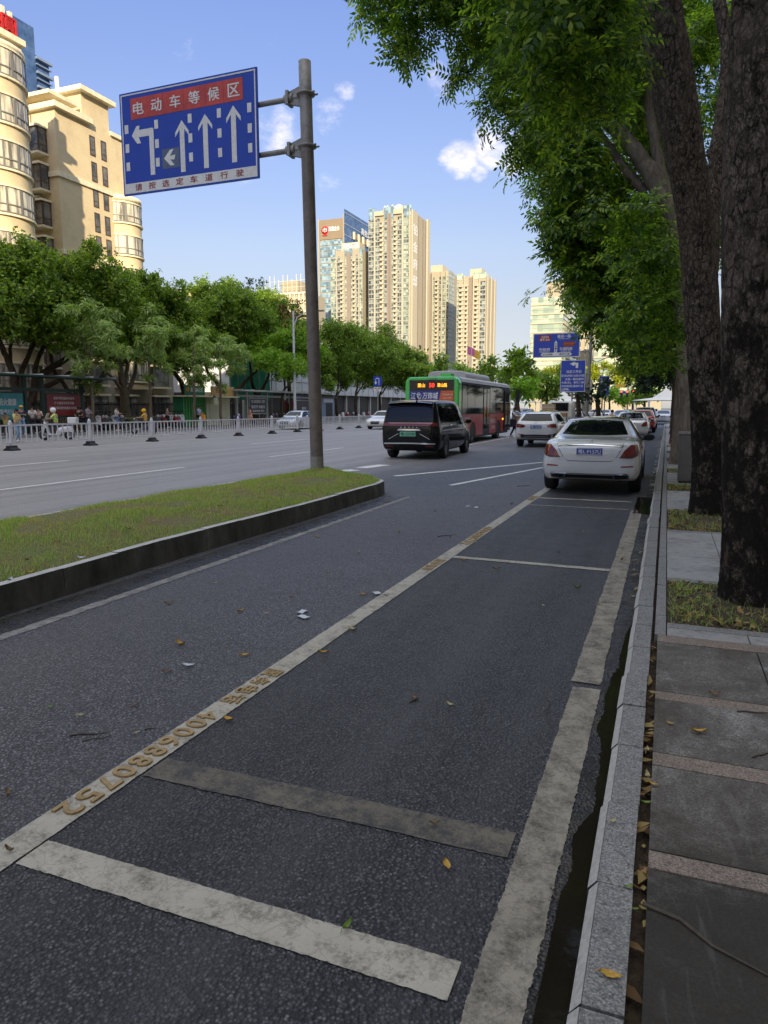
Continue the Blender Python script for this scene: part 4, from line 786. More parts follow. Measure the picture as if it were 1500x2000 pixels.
def foliage(name, lobes, m, parent, temps, dens=60, sub=7, flat=.8, tilt=.6, scale=(.7, 1.25), shell=.5, org=(0, 0, 0)):
    """lobes (x,y,z,r): leaf sprays gathered round sub-centres on each lobe, so the crown has lumps and gaps"""
    C_, S_, O_ = [], [], []
    for (x, y, z, r) in lobes:
        c = np.array((x, y, z)); k = max(3, int(sub)); n = max(6, int(dens * r ** 1.7))
        dirs = RNG.normal(size=(k, 3)); dirs /= np.linalg.norm(dirs, axis=1)[:, None]; rad = r * RNG.uniform(shell, 1.0, k)[:, None]
        subc = dirs * rad * np.array([1, 1, flat]); pick = RNG.integers(0, k, n)
        off = RNG.normal(size=(n, 3)) * r * .25 * np.array([1, 1, .75]); p = c + subc[pick] + off
        C_.append(p); S_.append(RNG.uniform(scale[0], scale[1], n)); o = p - c; O_.append(o / (np.linalg.norm(o, axis=1)[:, None] + 1e-6))
    C_ = np.concatenate(C_) - np.array(org); S_ = np.concatenate(S_); O_ = np.concatenate(O_); n = len(C_)
    up = O_ * tilt + np.array([0, 0, .7]) + RNG.normal(size=(n, 3)) * .35; up /= np.linalg.norm(up, axis=1)[:, None]
    a = np.cross(up, RNG.normal(size=(n, 3))); a /= np.linalg.norm(a, axis=1)[:, None]; b = np.cross(up, a); B = np.stack([a, b, up], 2)
    which = RNG.integers(0, len(temps), n); Vs, Fs, base = [], [], 0
    for i, (tv, tf) in enumerate(temps):
        idx = np.where(which == i)[0]
        if not len(idx): continue
        W = np.einsum('nij,kj->nki', B[idx], tv) * S_[idx][:, None, None] + C_[idx][:, None, :]
        Vs.append(W.reshape(-1, 3)); Fs.append((tf[None] + (np.arange(len(idx)) * len(tv))[:, None, None] + base).reshape(-1, 4)); base += len(idx) * len(tv)
    return obj_np(name, np.concatenate(Vs), np.concatenate(Fs), m, parent)
def limb(mb, pts, r0, r1, n=10, seg=5, wob=.0, jitter=.0):
    P = spline(pts, seg); k = len(P); rad = [r0 + (r1 - r0) * (i / (k - 1)) ** .8 for i in range(k)]
    P = [p + np.array([random.gauss(0, wob), random.gauss(0, wob), 0]) * (0 if i in (0, k - 1) else 1) for i, p in enumerate(P)]
    mb.tube(P, rad, n, jitter=jitter); return mb
PIN = [pinnate(5, 5, .34, .105, .042, s) for s in (1, 2, 3)]; PIN2 = [pinnate(5, 4, .34, .13, .058, s) for s in (4, 5, 6)]
TUFT = [tuft(8, .26, .13, s) for s in (1, 2, 3)]; TUFTB = [tuft(8, .42, .22, s, .2, .34) for s in (4, 5)]; PALM = [tuft(7, .42, .085, s, .75, .06) for s in (7, 8)]
LX = lambda l, Y=None: [(*at_y(px, py, Y_), r) for (px, py, Y_, r) in l]

# street trees on the right: trunks measured along their outline
def trunk_path(pts, Y): return [tuple(at_y(px, py, y)) for (px, py), y in zip(pts, Y)]
def bark_trunk(name, path, rads, parent, m, n=48, rough=.03, flare=.35, plates=None):
    P = spline(path, 26); k = len(P); rr = np.interp(np.linspace(0, 1, k), np.linspace(0, 1, len(rads)), rads); V = []
    h0 = P[0][2]
    ph = RNG.uniform(0, 6.28, 8)
    for i, p in enumerate(P):
        z = p[2] - h0
        for j in range(n):
            th = 2 * math.pi * j / n; f = 1 + flare * math.exp(-z / .35) * (.55 + .45 * math.cos(3 * th + ph[0])) + rough * (math.sin(2 * th + z * 1.7 + ph[1]) + .6 * math.sin(5 * th + z * 3.1 + ph[2]) + .45 * math.sin(9 * th - z * 7 + ph[3])) + random.uniform(-.012, .012)
            V.append((p[0] + rr[i] * f * math.cos(th), p[1] + rr[i] * f * math.sin(th), p[2]))
    Fq = [(i * n + j, i * n + (j + 1) % n, (i + 1) * n + (j + 1) % n, (i + 1) * n + j) for i in range(k - 1) for j in range(n)]
    o = obj_np(name, np.array(V), np.array(Fq), m, parent, True)
    return o
def street_tree(label, path, rads, limbs, lobes, m='bark_flaky', temps=PIN, dens=60, leaf='leaf_near', sub=8, flakes=0, sc=(.7, 1.25)):
    t = thing('street_tree', label, 'tree', group=None); b = bark_trunk('trunk', path, rads, t, m)
    if limbs:
        mb = MB()
        for (pts, r0, r1) in limbs: limb(mb, pts, r0, r1, 14, 8, .015, .04)
        mb.build('limb', m, t)
    if lobes: foliage('crown', lobes, leaf, t, temps, dens, sub, scale=sc)
    return t
Y1, Y2 = 6.25, 11.4
t1 = street_tree('nearest street tree with thick flaking bark, at the right edge beside a grassy tree pit',
    trunk_path([(1478, 1215), (1470, 1050), (1468, 800), (1470, 500), (1477, 200), (1492, -80), (1500, -400)], [Y1] * 5 + [Y1 - .05, Y1 - .1]), [.235, .225, .215, .215, .21, .205, .19],
    [([at_y(1480, 60, Y1), at_y(1400, -250, Y1 + .6), at_y(1250, -420, Y1 + .8), at_y(1080, -430, Y1 + 1.2)], .11, .04), ([at_y(1490, -200, Y1), at_y(1450, -600, Y1 - 1), at_y(1200, -900, Y1 - 1.2)], .12, .05)],
    LX([(1090, 30, 8.0, .62), (1150, 110, 8.2, .50), (1060, 120, 8.4, .45), (1135, 215, 8.6, .38), (1020, 10, 8.4, .45), (1080, 200, 8.8, .30), (1165, 20, 8.6, .5),
        (1060, -150, 8.0, .8), (1000, -330, 7, .9), (1200, -520, 6.3, 1.0)]), temps=PIN, dens=80, sc=(.75, 1.2))
t2 = street_tree('second street tree along the pavement, its dark trunk leaning left over the road',
    trunk_path([(1382, 1030), (1385, 900), (1376, 700), (1362, 480), (1335, 280), (1300, 90), (1270, -80), (1240, -300)], [Y2, Y2, Y2 - .1, Y2 - .3, Y2 - .6, Y2 - .9, Y2 - 1.2, Y2 - 1.5]), [.25, .235, .225, .235, .25, .27, .255, .22],
    [([at_y(1378, 560, Y2), at_y(1396, 330, Y2 + .4), at_y(1420, 120, Y2 + 1), at_y(1380, -200, Y2 + 1)], .15, .08), ([at_y(1300, 60, Y2 - 1), at_y(1160, -60, Y2 - 1), at_y(980, -80, Y2 - .6), at_y(800, -40, Y2 - .3)], .09, .02)],
    LX([(755, 15, 10.9, .30), (800, 75, 10.9, .30), (775, 105, 10.9, .16), (850, 10, 11, .42), (740, -20, 11, .3), (925, 40, 11.2, .5), (945, 130, 11.4, .42), (1010, 90, 11.6, .6), (985, 215, 12, .40), (905, 150, 11.5, .12), (1040, 250, 12.2, .55), (930, -60, 11, .7), (820, -90, 11, .6),
        (1255, 430, 12.2, .34), (1270, 520, 12.3, .36), (1262, 600, 12.2, .38), (1290, 660, 12.7, .30), (1240, 500, 12.4, .30), (1230, 640, 12.6, .26), (1330, 560, 13, .25), (1400, 60, 13.4, .5), (1415, 220, 13.4, .35), (1290, 715, 12.8, .22), (1225, 110, 12.6, .4), (1215, 30, 12.6, .5)]), temps=PIN, dens=112, sc=(.75, 1.15))
Y3 = 17.2
t3 = street_tree('third street tree behind the grey cabinet, its pale fork showing between leaves',
    trunk_path([(1352, 940), (1350, 800), (1345, 600), (1330, 460), (1290, 370)], [Y3] * 5), [.25, .24, .23, .21, .2],
    [([at_y(1296, 390, Y3), at_y(1260, 320, Y3), at_y(1200, 250, Y3), at_y(1130, 170, Y3)], .22, .12), ([at_y(1320, 440, Y3), at_y(1285, 310, Y3 + .1), at_y(1268, 190, Y3), at_y(1262, 60, Y3)], .14, .09), ([at_y(1260, 375, Y3 + .2), at_y(1220, 330, Y3 + .2), at_y(1175, 265, Y3 + .3), at_y(1110, 190, Y3 + .2)], .11, .06)],
    LX([(1112, 360, 17, .7), (1098, 430, 17.2, .55), (1140, 430, 17.3, .9), (1145, 505, 17.5, .65), (1170, 520, 17.6, .8), (1230, 480, 18.6, .7), (1085, 320, 16.6, .4), (1110, 300, 17, .8), (1170, 360, 18.8, .8), (1085, 240, 16.8, .5), (1120, 190, 17.4, .9), (1180, 130, 17.4, 1.0), (1050, 190, 16.5, .45),
        (1180, 580, 18, .45), (1225, 595, 18, .55), (1240, 560, 17.8, .6), (1085, 485, 17, .26), (1290, 240, 19.5, .9), (1340, 150, 18, 1.2), (1050, 80, 17, 1.2), (1200, 10, 17.5, 1.6), (1240, 420, 19.2, .9), (1040, 295, 16.8, .28)]), m='bark_pale', temps=PIN2, dens=80, sc=(.8, 1.35))
for i, (px, Y, h, lab, lobes) in enumerate([
    (1338, 21.5, 9, 'fourth street tree, behind the white post on the pavement', [(1205, 605, 21, .8), (1235, 625, 21.5, .8), (1175, 565, 21, .6), (1280, 560, 22, 1.0), (1280, 620, 22, .6), (1250, 300, 23, 2.0), (1150, 380, 23, 1.8), (1300, 420, 23, 1.8), (1330, 100, 23, 2.4), (1150, 490, 22, .8)]),
    (1332, 26, 9, 'fifth street tree along the right pavement, trunk beside the red hydrant', [(1220, 645, 26, .7), (1250, 655, 26, .9), (1290, 640, 26, .9), (1200, 595, 26, .8), (1200, 520, 27, 2.0), (1280, 500, 27, 2.2)]),
    (1326, 34, 9, 'sixth street tree along the right pavement, a slim dark trunk', [(1250, 690, 34, .9), (1295, 690, 34, .9), (1270, 640, 34, 1.6), (1200, 630, 34, 1.2)]),
    (1321, 46, 10, 'seventh street tree along the right pavement, before the junction', [(1270, 710, 46, 1.3), (1300, 720, 46, 1.1), (1290, 670, 46, 2.2), (1310, 690, 48, 2)]),
    (1318, 62, 11, 'farthest street tree of the right pavement row', [(1285, 730, 62, 1.8), (1265, 700, 62, 2), (1310, 725, 62, 2), (1300, 690, 62, 3)])]):
    p0 = at_y(px, 800, Y); x = p0.x
    street_tree(lab, [(x, Y, .06), (x - .05, Y, 1.5), (x - .1, Y, 3.2), (x - .4, Y, 5.2), (x - .9, Y + .1, 7)], [.27, .25, .22, .18, .12], [([(x - .1, Y, 3.4), (x - 1.0, Y, 4.6), (x - 2.2, Y + .2, 6)], .12, .05)], LX(lobes), m='bark_pale' if i == 0 else 'bark', temps=PIN2 if i < 3 else TUFT, dens=60 if i < 2 else 75, sc=(.9, 1.5) if i < 3 else (.9, 1.5), leaf='leaf_near' if i < 3 else 'leaf_dark')

# ficus row on the far pavement
def row_tree(name, label, cat_group, base, trunk_limbs, lobes_px, X, leaf, dens, temps=TUFT, bark='bark', sub=8, sc=(.8, 1.3), rk=1.22):
    """lobes_px: photo (px, py, radius px) of leaf masses standing at x = X (+- a metre or two of depth)"""
    bx, by = base.x, base.y; t = thing(name, label, 'tree', (bx, by, .12), group=cat_group); mb = MB()
    for (pts, r0, r1) in trunk_limbs: limb(mb, [(p[0] - bx, p[1] - by, p[2] - .12) for p in pts], r0, r1, 10, 6, .02, .05)
    mb.build('trunk', bark, t)
    L = []
    low = [(px + 6, py + 34, r * .75) for (px, py, r) in lobes_px if leaf == 'leaf_ficus' and 645 > py > 605]
    for (px, py, r) in list(lobes_px) + low:
        p = at_x(px, py, X + random.uniform(-1.6, 1.6)); L.append((*p, r * mpp(p) * rk)); L.append((p.x + random.uniform(-1, 1), p.y + random.uniform(-1.5, 1.5), p.z + random.uniform(-.6, .4), r * mpp(p) * rk * .8))
    foliage('crown', L, leaf, t, temps, dens, sub, scale=sc, org=(bx, by, .12)); return t
def px_limbs(X, paths): return [([tuple(at_x(px, py, X + dx)) for (px, py, dx) in [(q + (0,))[:3] for q in pts]], r0, r1) for (pts, r0, r1) in paths]
XF = -38.5
def ficus(label, base, limbs, lobes, X=XF, leaf='leaf_ficus', dens=88, name='ficus_tree', group='ficus trees on the far pavement', **k):
    b = at_x(*base, X); b.z = 0
    return row_tree(name, label, group, b, px_limbs(X, limbs), lobes, X, leaf, dens, **k)
ficus('leftmost ficus with dark forking limbs above the teal bus shelter panel', (32, 838), [([(32, 838), (30, 790), (25, 730), (5, 680), (-20, 620)], .33, .12), ([(30, 780), (45, 720), (75, 650), (90, 590)], .24, .08), ([(28, 760), (20, 690), (30, 640)], .16, .07)],
      [(5, 555, 60), (50, 520, 42), (-30, 600, 60), (30, 600, 48), (75, 570, 40), (20, 500, 28), (50, 480, 18), (60, 625, 34), (-30, 520, 50), (10, 650, 30)])
ficus('ficus with wide low limbs, between the teal and the red shelter panels', (58, 838), [([(58, 838), (60, 790), (80, 735), (130, 700), (175, 660), (200, 620)], .34, .12), ([(80, 760), (120, 740), (150, 715)], .2, .1), ([(62, 770), (75, 700), (105, 640)], .2, .1)],
      [(105, 565, 48), (120, 610, 42), (150, 590, 30), (85, 540, 40), (70, 500, 14), (95, 630, 26), (135, 640, 22), (120, 530, 22)])
ficus('ficus leaning right behind the slim pale tree, its crown peaking against the beige wall', (162, 838), [([(162, 838), (165, 800), (195, 745), (220, 690), (225, 630)], .28, .1), ([(150, 838), (135, 770), (105, 720), (95, 660)], .2, .08)],
      [(170, 580, 40), (200, 560, 42), (180, 520, 26), (180, 500, 13), (165, 540, 26), (215, 600, 38), (150, 560, 24), (225, 545, 28), (205, 640, 30), (175, 490, 11)])
ficus('broad ficus with a knotted pale trunk behind the yellow clad scooter rider', (246, 815), [([(246, 815), (243, 770), (238, 740), (232, 700), (225, 650)], .42, .14), ([(244, 780), (262, 735), (268, 690)], .22, .1), ([(243, 775), (248, 720), (250, 670)], .2, .1), ([(243, 770), (222, 740), (205, 725)], .16, .08)],
      [(250, 585, 40), (262, 625, 44), (235, 625, 30), (290, 600, 36), (280, 560, 26), (255, 660, 36), (228, 670, 26), (285, 655, 36), (240, 700, 22), (300, 575, 22), (262, 545, 18)], X=-40, bark='bark_pale')
ficus('dark ficus with twisted limbs behind the green kiosk', (360, 815), [([(360, 815), (362, 780), (355, 750), (335, 720), (318, 690)], .35, .12), ([(362, 775), (375, 745), (395, 725)], .22, .1)],
      [(330, 605, 40), (350, 640, 44), (320, 650, 36), (375, 610, 34), (345, 690, 34), (365, 665, 34), (305, 620, 26), (370, 700, 24), (315, 690, 24), (340, 575, 20)], X=-40)
ficus('ficus rising behind the beige kiosk with its limbs spread low', (458, 800), [([(445, 820), (440, 785), (425, 750), (405, 725), (395, 690)], .32, .1), ([(442, 790), (470, 755), (500, 725), (520, 705)], .26, .1)],
      [(410, 585, 36), (440, 600, 40), (400, 625, 34), (425, 640, 36), (465, 620, 34), (390, 660, 30), (450, 575, 24), (440, 665, 28), (410, 685, 24), (475, 590, 24)], X=-40)
ficus('tall ficus left of the round bright tree, in front of the white shop block', (500, 800), [([(498, 815), (500, 775), (492, 745), (488, 705)], .32, .1), ([(500, 780), (520, 745), (530, 715)], .2, .1)],
      [(490, 620, 36), (515, 605, 36), (505, 645, 36), (540, 630, 34), (530, 590, 24), (555, 655, 30), (480, 655, 28), (555, 615, 24), (515, 680, 22), (575, 640, 24)], X=-41)
gB = 'rounded bright green trees along the far road'
ficus('round bright green tree in front of the white shops, left of the sign pole', (552, 825), [([(549, 828), (550, 780), (556, 752), (545, 715)], .16, .07), ([(552, 765), (575, 740), (590, 715)], .1, .05)],
      [(530, 680, 32), (555, 662, 30), (580, 680, 32), (545, 705, 30), (575, 712, 30), (600, 695, 26), (525, 705, 18), (600, 660, 22), (560, 725, 16)], X=-36, leaf='leaf_bright', dens=95, name='street_tree', group=gB)
for lab, base, lobes in [('round dark green tree just right of the tall sign pole', (660, 828), [(640, 680, 34), (660, 655, 30), (650, 715, 30), (685, 690, 34), (620, 700, 26), (670, 735, 20), (680, 660, 26), (635, 745, 14)]),
                         ('wide round tree with a straight dark trunk above the railing end', (697, 826), [(705, 665, 32), (735, 690, 34), (715, 715, 34), (750, 665, 26), (690, 725, 24), (760, 715, 26), (725, 740, 20), (775, 690, 22)]),
                         ('round tree behind the u-turn sign', (745, 822), [(775, 700, 26), (790, 720, 24), (760, 735, 24), (800, 740, 20), (785, 745, 20), (740, 745, 16), (805, 715, 18)])]:
    ficus(lab, base, [([base, (base[0] - 3, 780), (base[0] + 2, 745), (base[0], 700)], .2, .08), ([(base[0], 770), (base[0] + 22, 735)], .1, .05)], lobes, X=-37, leaf='leaf_bright' if 'bright' in lab else 'leaf_ficus', dens=92, name='street_tree', group=gB)
# slim pale trees along the near edge of the far pavement
gS = 'slim pale young trees on the far pavement'
for lab, base, top, lobes in [
    ('tallest slim pale tree with drooping leaves, right of the red shelter panel', (181, 846), 585, [(180, 592, 18), (165, 612, 20), (198, 615, 20), (178, 635, 24), (155, 645, 18), (208, 645, 20), (190, 668, 24), (215, 670, 18), (160, 675, 20), (178, 700, 16), (150, 715, 12), (165, 740, 16), (185, 755, 12), (145, 690, 12), (225, 690, 9)]),
    ('slim pale tree behind the yellow clad rider', (294, 838), 605, [(295, 612, 16), (285, 630, 18), (308, 635, 18), (295, 655, 20), (280, 668, 15), (315, 665, 15), (300, 685, 15), (285, 700, 13), (312, 700, 10), (290, 735, 7)]),
    ('slim pale tree before the green kiosk', (380, 832), 640, [(386, 645, 14), (376, 662, 16), (398, 668, 15), (388, 685, 17), (375, 700, 14), (400, 708, 12), (388, 722, 12), (392, 742, 12), (372, 740, 10), (410, 735, 8)]),
    ('slim pale tree between the beige kiosk and the dark poster', (432, 830), 665, [(440, 672, 15), (425, 685, 15), (460, 680, 15), (445, 700, 15), (470, 700, 12), (430, 715, 12), (450, 725, 10), (435, 755, 8)])]:
    b = at_x(*base, -35.3); b.z = 0
    row_tree('slim_tree', lab, gS, b, px_limbs(-35.3, [([base, (base[0] - 1, 760), (base[0] - 3, 690), ((base[0] + lobes[0][0]) / 2, top + 10)], .14, .03), ([(base[0] - 1, 720), (lobes[4][0], lobes[4][1])], .05, .02)]), lobes, -35.3, 'leaf_pale', 75, temps=PALM, bark='bark_pale', sub=7, sc=(.8, 1.35), rk=1.12)
# trees beyond the ficus row and the wood by the junction
def far_tree(label, px, Y, top, lobes, leaf='leaf_ficus', dens=20, temps=TUFTB, group='trees round the far junction', name='tree'):
    p = at_y(px, 797, Y); t = thing(name, label, 'tree', (p.x, Y, 0), group=group)
    h = at_y(px, top, Y).z; MB().tube([(0, 0, -.1), (.05, 0, h * .3), (-.1, 0, h * .62), (0, .1, h * .9)], [.25, .2, .14, .04], 8).build('trunk', 'bark', t)
    L = []
    for (a, b, r) in lobes: q = at_y(a, b, Y + random.uniform(-2, 2)); L.append((*q, r * mpp(q)))
    foliage('crown', L, leaf, t, temps, dens, 8, scale=(1.0, 1.9), org=(p.x, Y, 0)); return t
for lab, px, Y, top, lobes, leaf in [
    ('dark tree left of the bus, beyond the rounded trees', 815, 95, 700, [(810, 720, 18), (830, 728, 16), (820, 700, 12), (800, 740, 16), (835, 745, 14), (820, 760, 14)], 'leaf_ficus'),
    ('tree behind the green rear of the bus', 850, 105, 700, [(850, 722, 18), (870, 735, 16), (840, 745, 15), (862, 705, 9), (880, 750, 14)], 'leaf_ficus'),
    ('yellow green tree above the bus roof', 905, 125, 705, [(895, 722, 14), (915, 730, 15), (930, 745, 14), (905, 748, 14)], 'leaf_bright'),
    ('tree right of the flagpoles', 955, 120, 695, [(950, 722, 17), (970, 730, 16), (940, 742, 15), (985, 745, 14), (960, 705, 9)], 'leaf_ficus'),
    ('tall loose tree left of the highway sign', 1008, 85, 685, [(1005, 700, 14), (1025, 715, 16), (1000, 725, 15), (1015, 690, 8), (1035, 735, 13), (990, 740, 14)], 'leaf_ficus'),
    ('low bright tree above the boarding passenger', 1012, 75, 750, [(1005, 765, 13), (1025, 770, 14), (1035, 758, 11), (1015, 755, 10)], 'leaf_bright'),
    ('dark tree behind the no left turn sign', 1068, 100, 725, [(1060, 740, 14), (1078, 750, 15), (1050, 760, 15), (1095, 745, 13), (1075, 770, 15), (1040, 745, 13)], 'leaf_ficus'),
    ('young tree with props beside the blue parking sign', 1168, 58, 740, [(1165, 755, 9), (1175, 765, 9), (1160, 770, 8), (1180, 752, 7), (1168, 778, 8)], 'leaf_dark'),
    ('young tree behind the highway sign pole', 1130, 58, 735, [(1135, 760, 9), (1125, 770, 8), (1140, 775, 8), (1130, 745, 6)], 'leaf_dark'),
    ('sunlit yellow tree left of the lamp pole', 1100, 190, 708, [(1080, 722, 10), (1100, 718, 10), (1120, 724, 11), (1065, 730, 10), (1095, 735, 12)], 'leaf_yellow'),
    ('sunlit yellow tree right of the lamp pole', 1175, 185, 705, [(1165, 718, 11), (1185, 720, 12), (1150, 728, 11), (1172, 735, 12), (1200, 730, 11)], 'leaf_yellow'),
    ('sunlit yellow tree above the traffic signals', 1225, 180, 705, [(1215, 722, 12), (1235, 724, 12), (1225, 740, 13), (1245, 735, 10), (1205, 745, 12)], 'leaf_yellow'),
    ('green tree below the signal gantry', 1190, 150, 755, [(1185, 772, 12), (1205, 775, 12), (1195, 762, 9), (1215, 780, 10)], 'leaf_bright'),
    ('dark green tree right of the signal gantry', 1258, 130, 725, [(1255, 750, 14), (1272, 745, 14), (1265, 770, 13), (1245, 772, 12), (1280, 765, 12)], 'leaf_ficus'),
    ('tree beyond the junction between the signals and the white canopy', 1235, 150, 755, [(1232, 775, 12), (1248, 778, 12), (1222, 785, 10)], 'leaf_bright')]:
    far_tree(lab, px, Y, top, lobes, leaf, dens=30 if Y > 100 else 38, temps=TUFTB if Y > 70 else TUFT)
for lab, px, py, Y, sp in [('dark feathery conifer top rising above the ficus crowns', 433, 555, 78, 1), ('dark scraggy tree standing above the crowns beside the scaffolded block', 490, 560, 80, 0), ('reddish dry tree in front of the scaffolded block', 565, 610, 66, 2)]:
    lob = [(px, py + 4 * i, 3 + i * 1.3) for i in range(9)] if sp == 1 else ([(470, 565, 7), (480, 575, 8), (492, 552, 8), (490, 570, 8), (510, 565, 7), (515, 555, 5), (500, 585, 9), (478, 590, 9), (505, 600, 10)] if sp == 0 else [(555, 600, 12), (575, 595, 12), (565, 620, 14), (585, 615, 12), (570, 640, 14)])
    far_tree(lab, px, Y, py, lob, 'leaf_dark' if sp < 2 else 'dry_litter', dens=30 if sp < 2 else 14, temps=TUFT, group=None)
# clipped shrubs under the trees
for lab, px, py, r in [('round clipped green shrub left of the pale knotted trunk', 205, 806, 14), ('low clipped hedge bush right of the pale knotted trunk', 262, 815, 10), ('low bush beside the parked scooters', 225, 818, 9), ('dark potted bush beside the purple scooter', 490, 800, 9)]:
    p = at_x(px, py, -38.2); t = thing('shrub', lab, 'shrub', (p.x, p.y, .12)); rr = r * mpp(p)
    foliage('leaves', [(p.x, p.y, .12 + rr * .8, rr)], 'leaf_ficus' if r != 9 else 'leaf_dark', t, [tuft(8, .12, .07, 9)], 260, 14, scale=(.8, 1.2), org=(p.x, p.y, .12)); MB().tube([(0, 0, 0), (0, 0, rr * .8)], .04, 6).build('stem', 'bark', t)
# ---------------------------------------------------------------- vehicles (local: rear at y = 0, forward +y, right +x)
def resample(pl, n):
    P = [Vector((*p, 0)) for p in pl]; L = [0]
    for a, b in zip(P, P[1:]): L.append(L[-1] + (b - a).length)
    out = []
    for k in range(n):
        s = L[-1] * k / (n - 1); i = max(0, min(len(P) - 2, sum(1 for l in L if l <= s) - 1)); f = 0 if L[i + 1] == L[i] else (s - L[i]) / (L[i + 1] - L[i]); q = P[i].lerp(P[i + 1], f); out.append((q.x, q.y))
    return out
class Proj:
    """lays a shaped panel on a body surface: the outline is given in the view along an axis"""
    def __init__(s, o): s.o = o; me = o.data; s.b = BVHTree.FromPolygons([v.co.copy() for v in me.vertices], [tuple(p.vertices) for p in me.polygons])
    def hit(s, ax, a, b):
        o, d = {'rear': ((a, -5, b), (0, 1, 0)), 'front': ((a, 12, b), (0, -1, 0)), 'right': ((5, a, b), (-1, 0, 0)), 'left': ((-5, a, b), (1, 0, 0)), 'top': ((a, b, 6), (0, 0, -1))}[ax]
        h = s.b.ray_cast(Vector(o), Vector(d)); return (h[0], Vector(d)) if h[0] is not None else (None, Vector(d))
    def patch(s, name, ax, top, bot, m, parent, off=.006, n=14, rows=6):
        T, Bt = resample(top, n), resample(bot, n); P = []; last = None
        for r in range(rows + 1):
            row = []; f = r / rows
            for (a, b), (c, d) in zip(T, Bt):
                h, dr = s.hit(ax, a + (c - a) * f, b + (d - b) * f)
                if h is None: h = last if last is not None else Vector((0, 0, 0))
                last = h; row.append(h - dr * off)
            P.append(row)
        ring = [P[0][i] for i in range(n)] + [P[r][n - 1] for r in range(1, rows + 1)] + [P[rows][i] for i in range(n - 2, -1, -1)] + [P[r][0] for r in range(rows - 1, 0, -1)]
        mb = MB().grid(P); k = len(ring); vs = ring + [p + dr * (off + .01) for p in ring]
        mb.add(vs, [(i, (i + 1) % k, k + (i + 1) % k, k + i) for i in range(k)])
        return mb.build(name, m, parent)
def car_body(stations, m, parent, name='body', n=5):
    S = spline([s for s in stations], 5); rings = []
    for s in S:
        y, zb, zs, w, zB, wb, zt, wr = s; hcab = max(.02, zt - zB)
        half = [(0, zb), (.7 * w, zb), (.94 * w, zb + .05), (w, zs), (wb, zB), (wr + (wb - wr) * .16, zt - .13 * hcab - .015), (wr * .90, zt - .03 * min(1, hcab * 2)), (wr * .5, zt - .004), (0, zt)]
        h = spline([np.array(p) for p in half], 3); ring = [(p[0], y, p[1]) for p in h] + [(-p[0], y, p[1]) for p in h[-2:0:-1]]; rings.append(ring)
    def shrink(r, f, dy): cx = 0; cz = sum(p[2] for p in r) / len(r); return [(p[0] * f, p[1] + dy, cz + (p[2] - cz) * f) for p in r]
    rings = [shrink(rings[0], f, d) for f, d in ((.02, -.055), (.45, -.052), (.8, -.042), (.94, -.025))] + rings + [shrink(rings[-1], f, d) for f, d in ((.94, .02), (.7, .045), (.02, .06))]
    mb = MB(); mb.grid([list(reversed(r)) for r in rings], smooth=True, closed=True); return mb.build(name, m, parent)
def wheel(parent, x, y, r, w, spokes=5, rimm='rim'):
    sg = 1 if x > 0 else -1
    t = MB().lathe([(r * .62, -w / 2), (r * .93, -w / 2), (r, -w * .36), (r, w * .36), (r * .93, w / 2), (r * .62, w / 2), (r * .62, -w / 2)], (x, y, r), 28, None, 'x').build('wheel', 'tyre', parent)
    mb = MB().lathe([(r * .63, -w * .42), (r * .63, w * .40), (r * .56, w * .40), (r * .55, w * .1), (0, w * .1)] if sg > 0 else [(r * .63, w * .42), (r * .63, -w * .40), (r * .56, -w * .40), (r * .55, -w * .1), (0, -w * .1)], (x, y, r), 24, 'dark_plastic', 'x')
    for k in range(spokes):
        a = 2 * math.pi * k / spokes; mt = Matrix.Translation((x + sg * w * .28, y, r)) @ Matrix.Rotation(a, 4, 'X'); mb.box(-w * .1, w * .1, -r * .09, r * .09, 0, r * .58, None, mt)
    mb.lathe([(r * .15, -.02), (r * .15, .02), (0, .021)], (x + sg * w * .38, y, r), 12, None, 'x'); mb.lathe([(r * .62, -w * .44), (r * .62, w * .44), (r * .57, w * .44), (r * .57, -w * .44)], (x, y, r), 24, None, 'x')
    mb.build('rim', rimm, t)
def plate(pj, parent, x0, x1, z0, z1, text, bgm='number_blue', ink='ink_white', ax='rear'):
    h, d = pj.hit(ax, (x0 + x1) / 2, (z0 + z1) / 2); y = h.y - .02 if ax == 'rear' else h.y + .02; s = 1 if ax == 'rear' else -1
    p = MB().box(x0, x1, min(y, y + .03 * s), max(y, y + .03 * s), z0, z1).build('number_plate', bgm, parent)
    mb = MB(); w = .008; yo = y - .003 * s
    for a, b, c, e in ((x0 + .01, x1 - .01, z0 + .01, z0 + .01 + w), (x0 + .01, x1 - .01, z1 - .01 - w, z1 - .01)): mb.box(a, b, min(yo, y), max(yo, y), c, e)
    if text: mb.text(text, ((x0 + x1) / 2, y - .004 * s, (z0 + z1) / 2), (s, 0, 0), (0, 0, 1), (z1 - z0) * .62, (x1 - x0) * .88, .035)
    mb.build('lettering', ink, p)
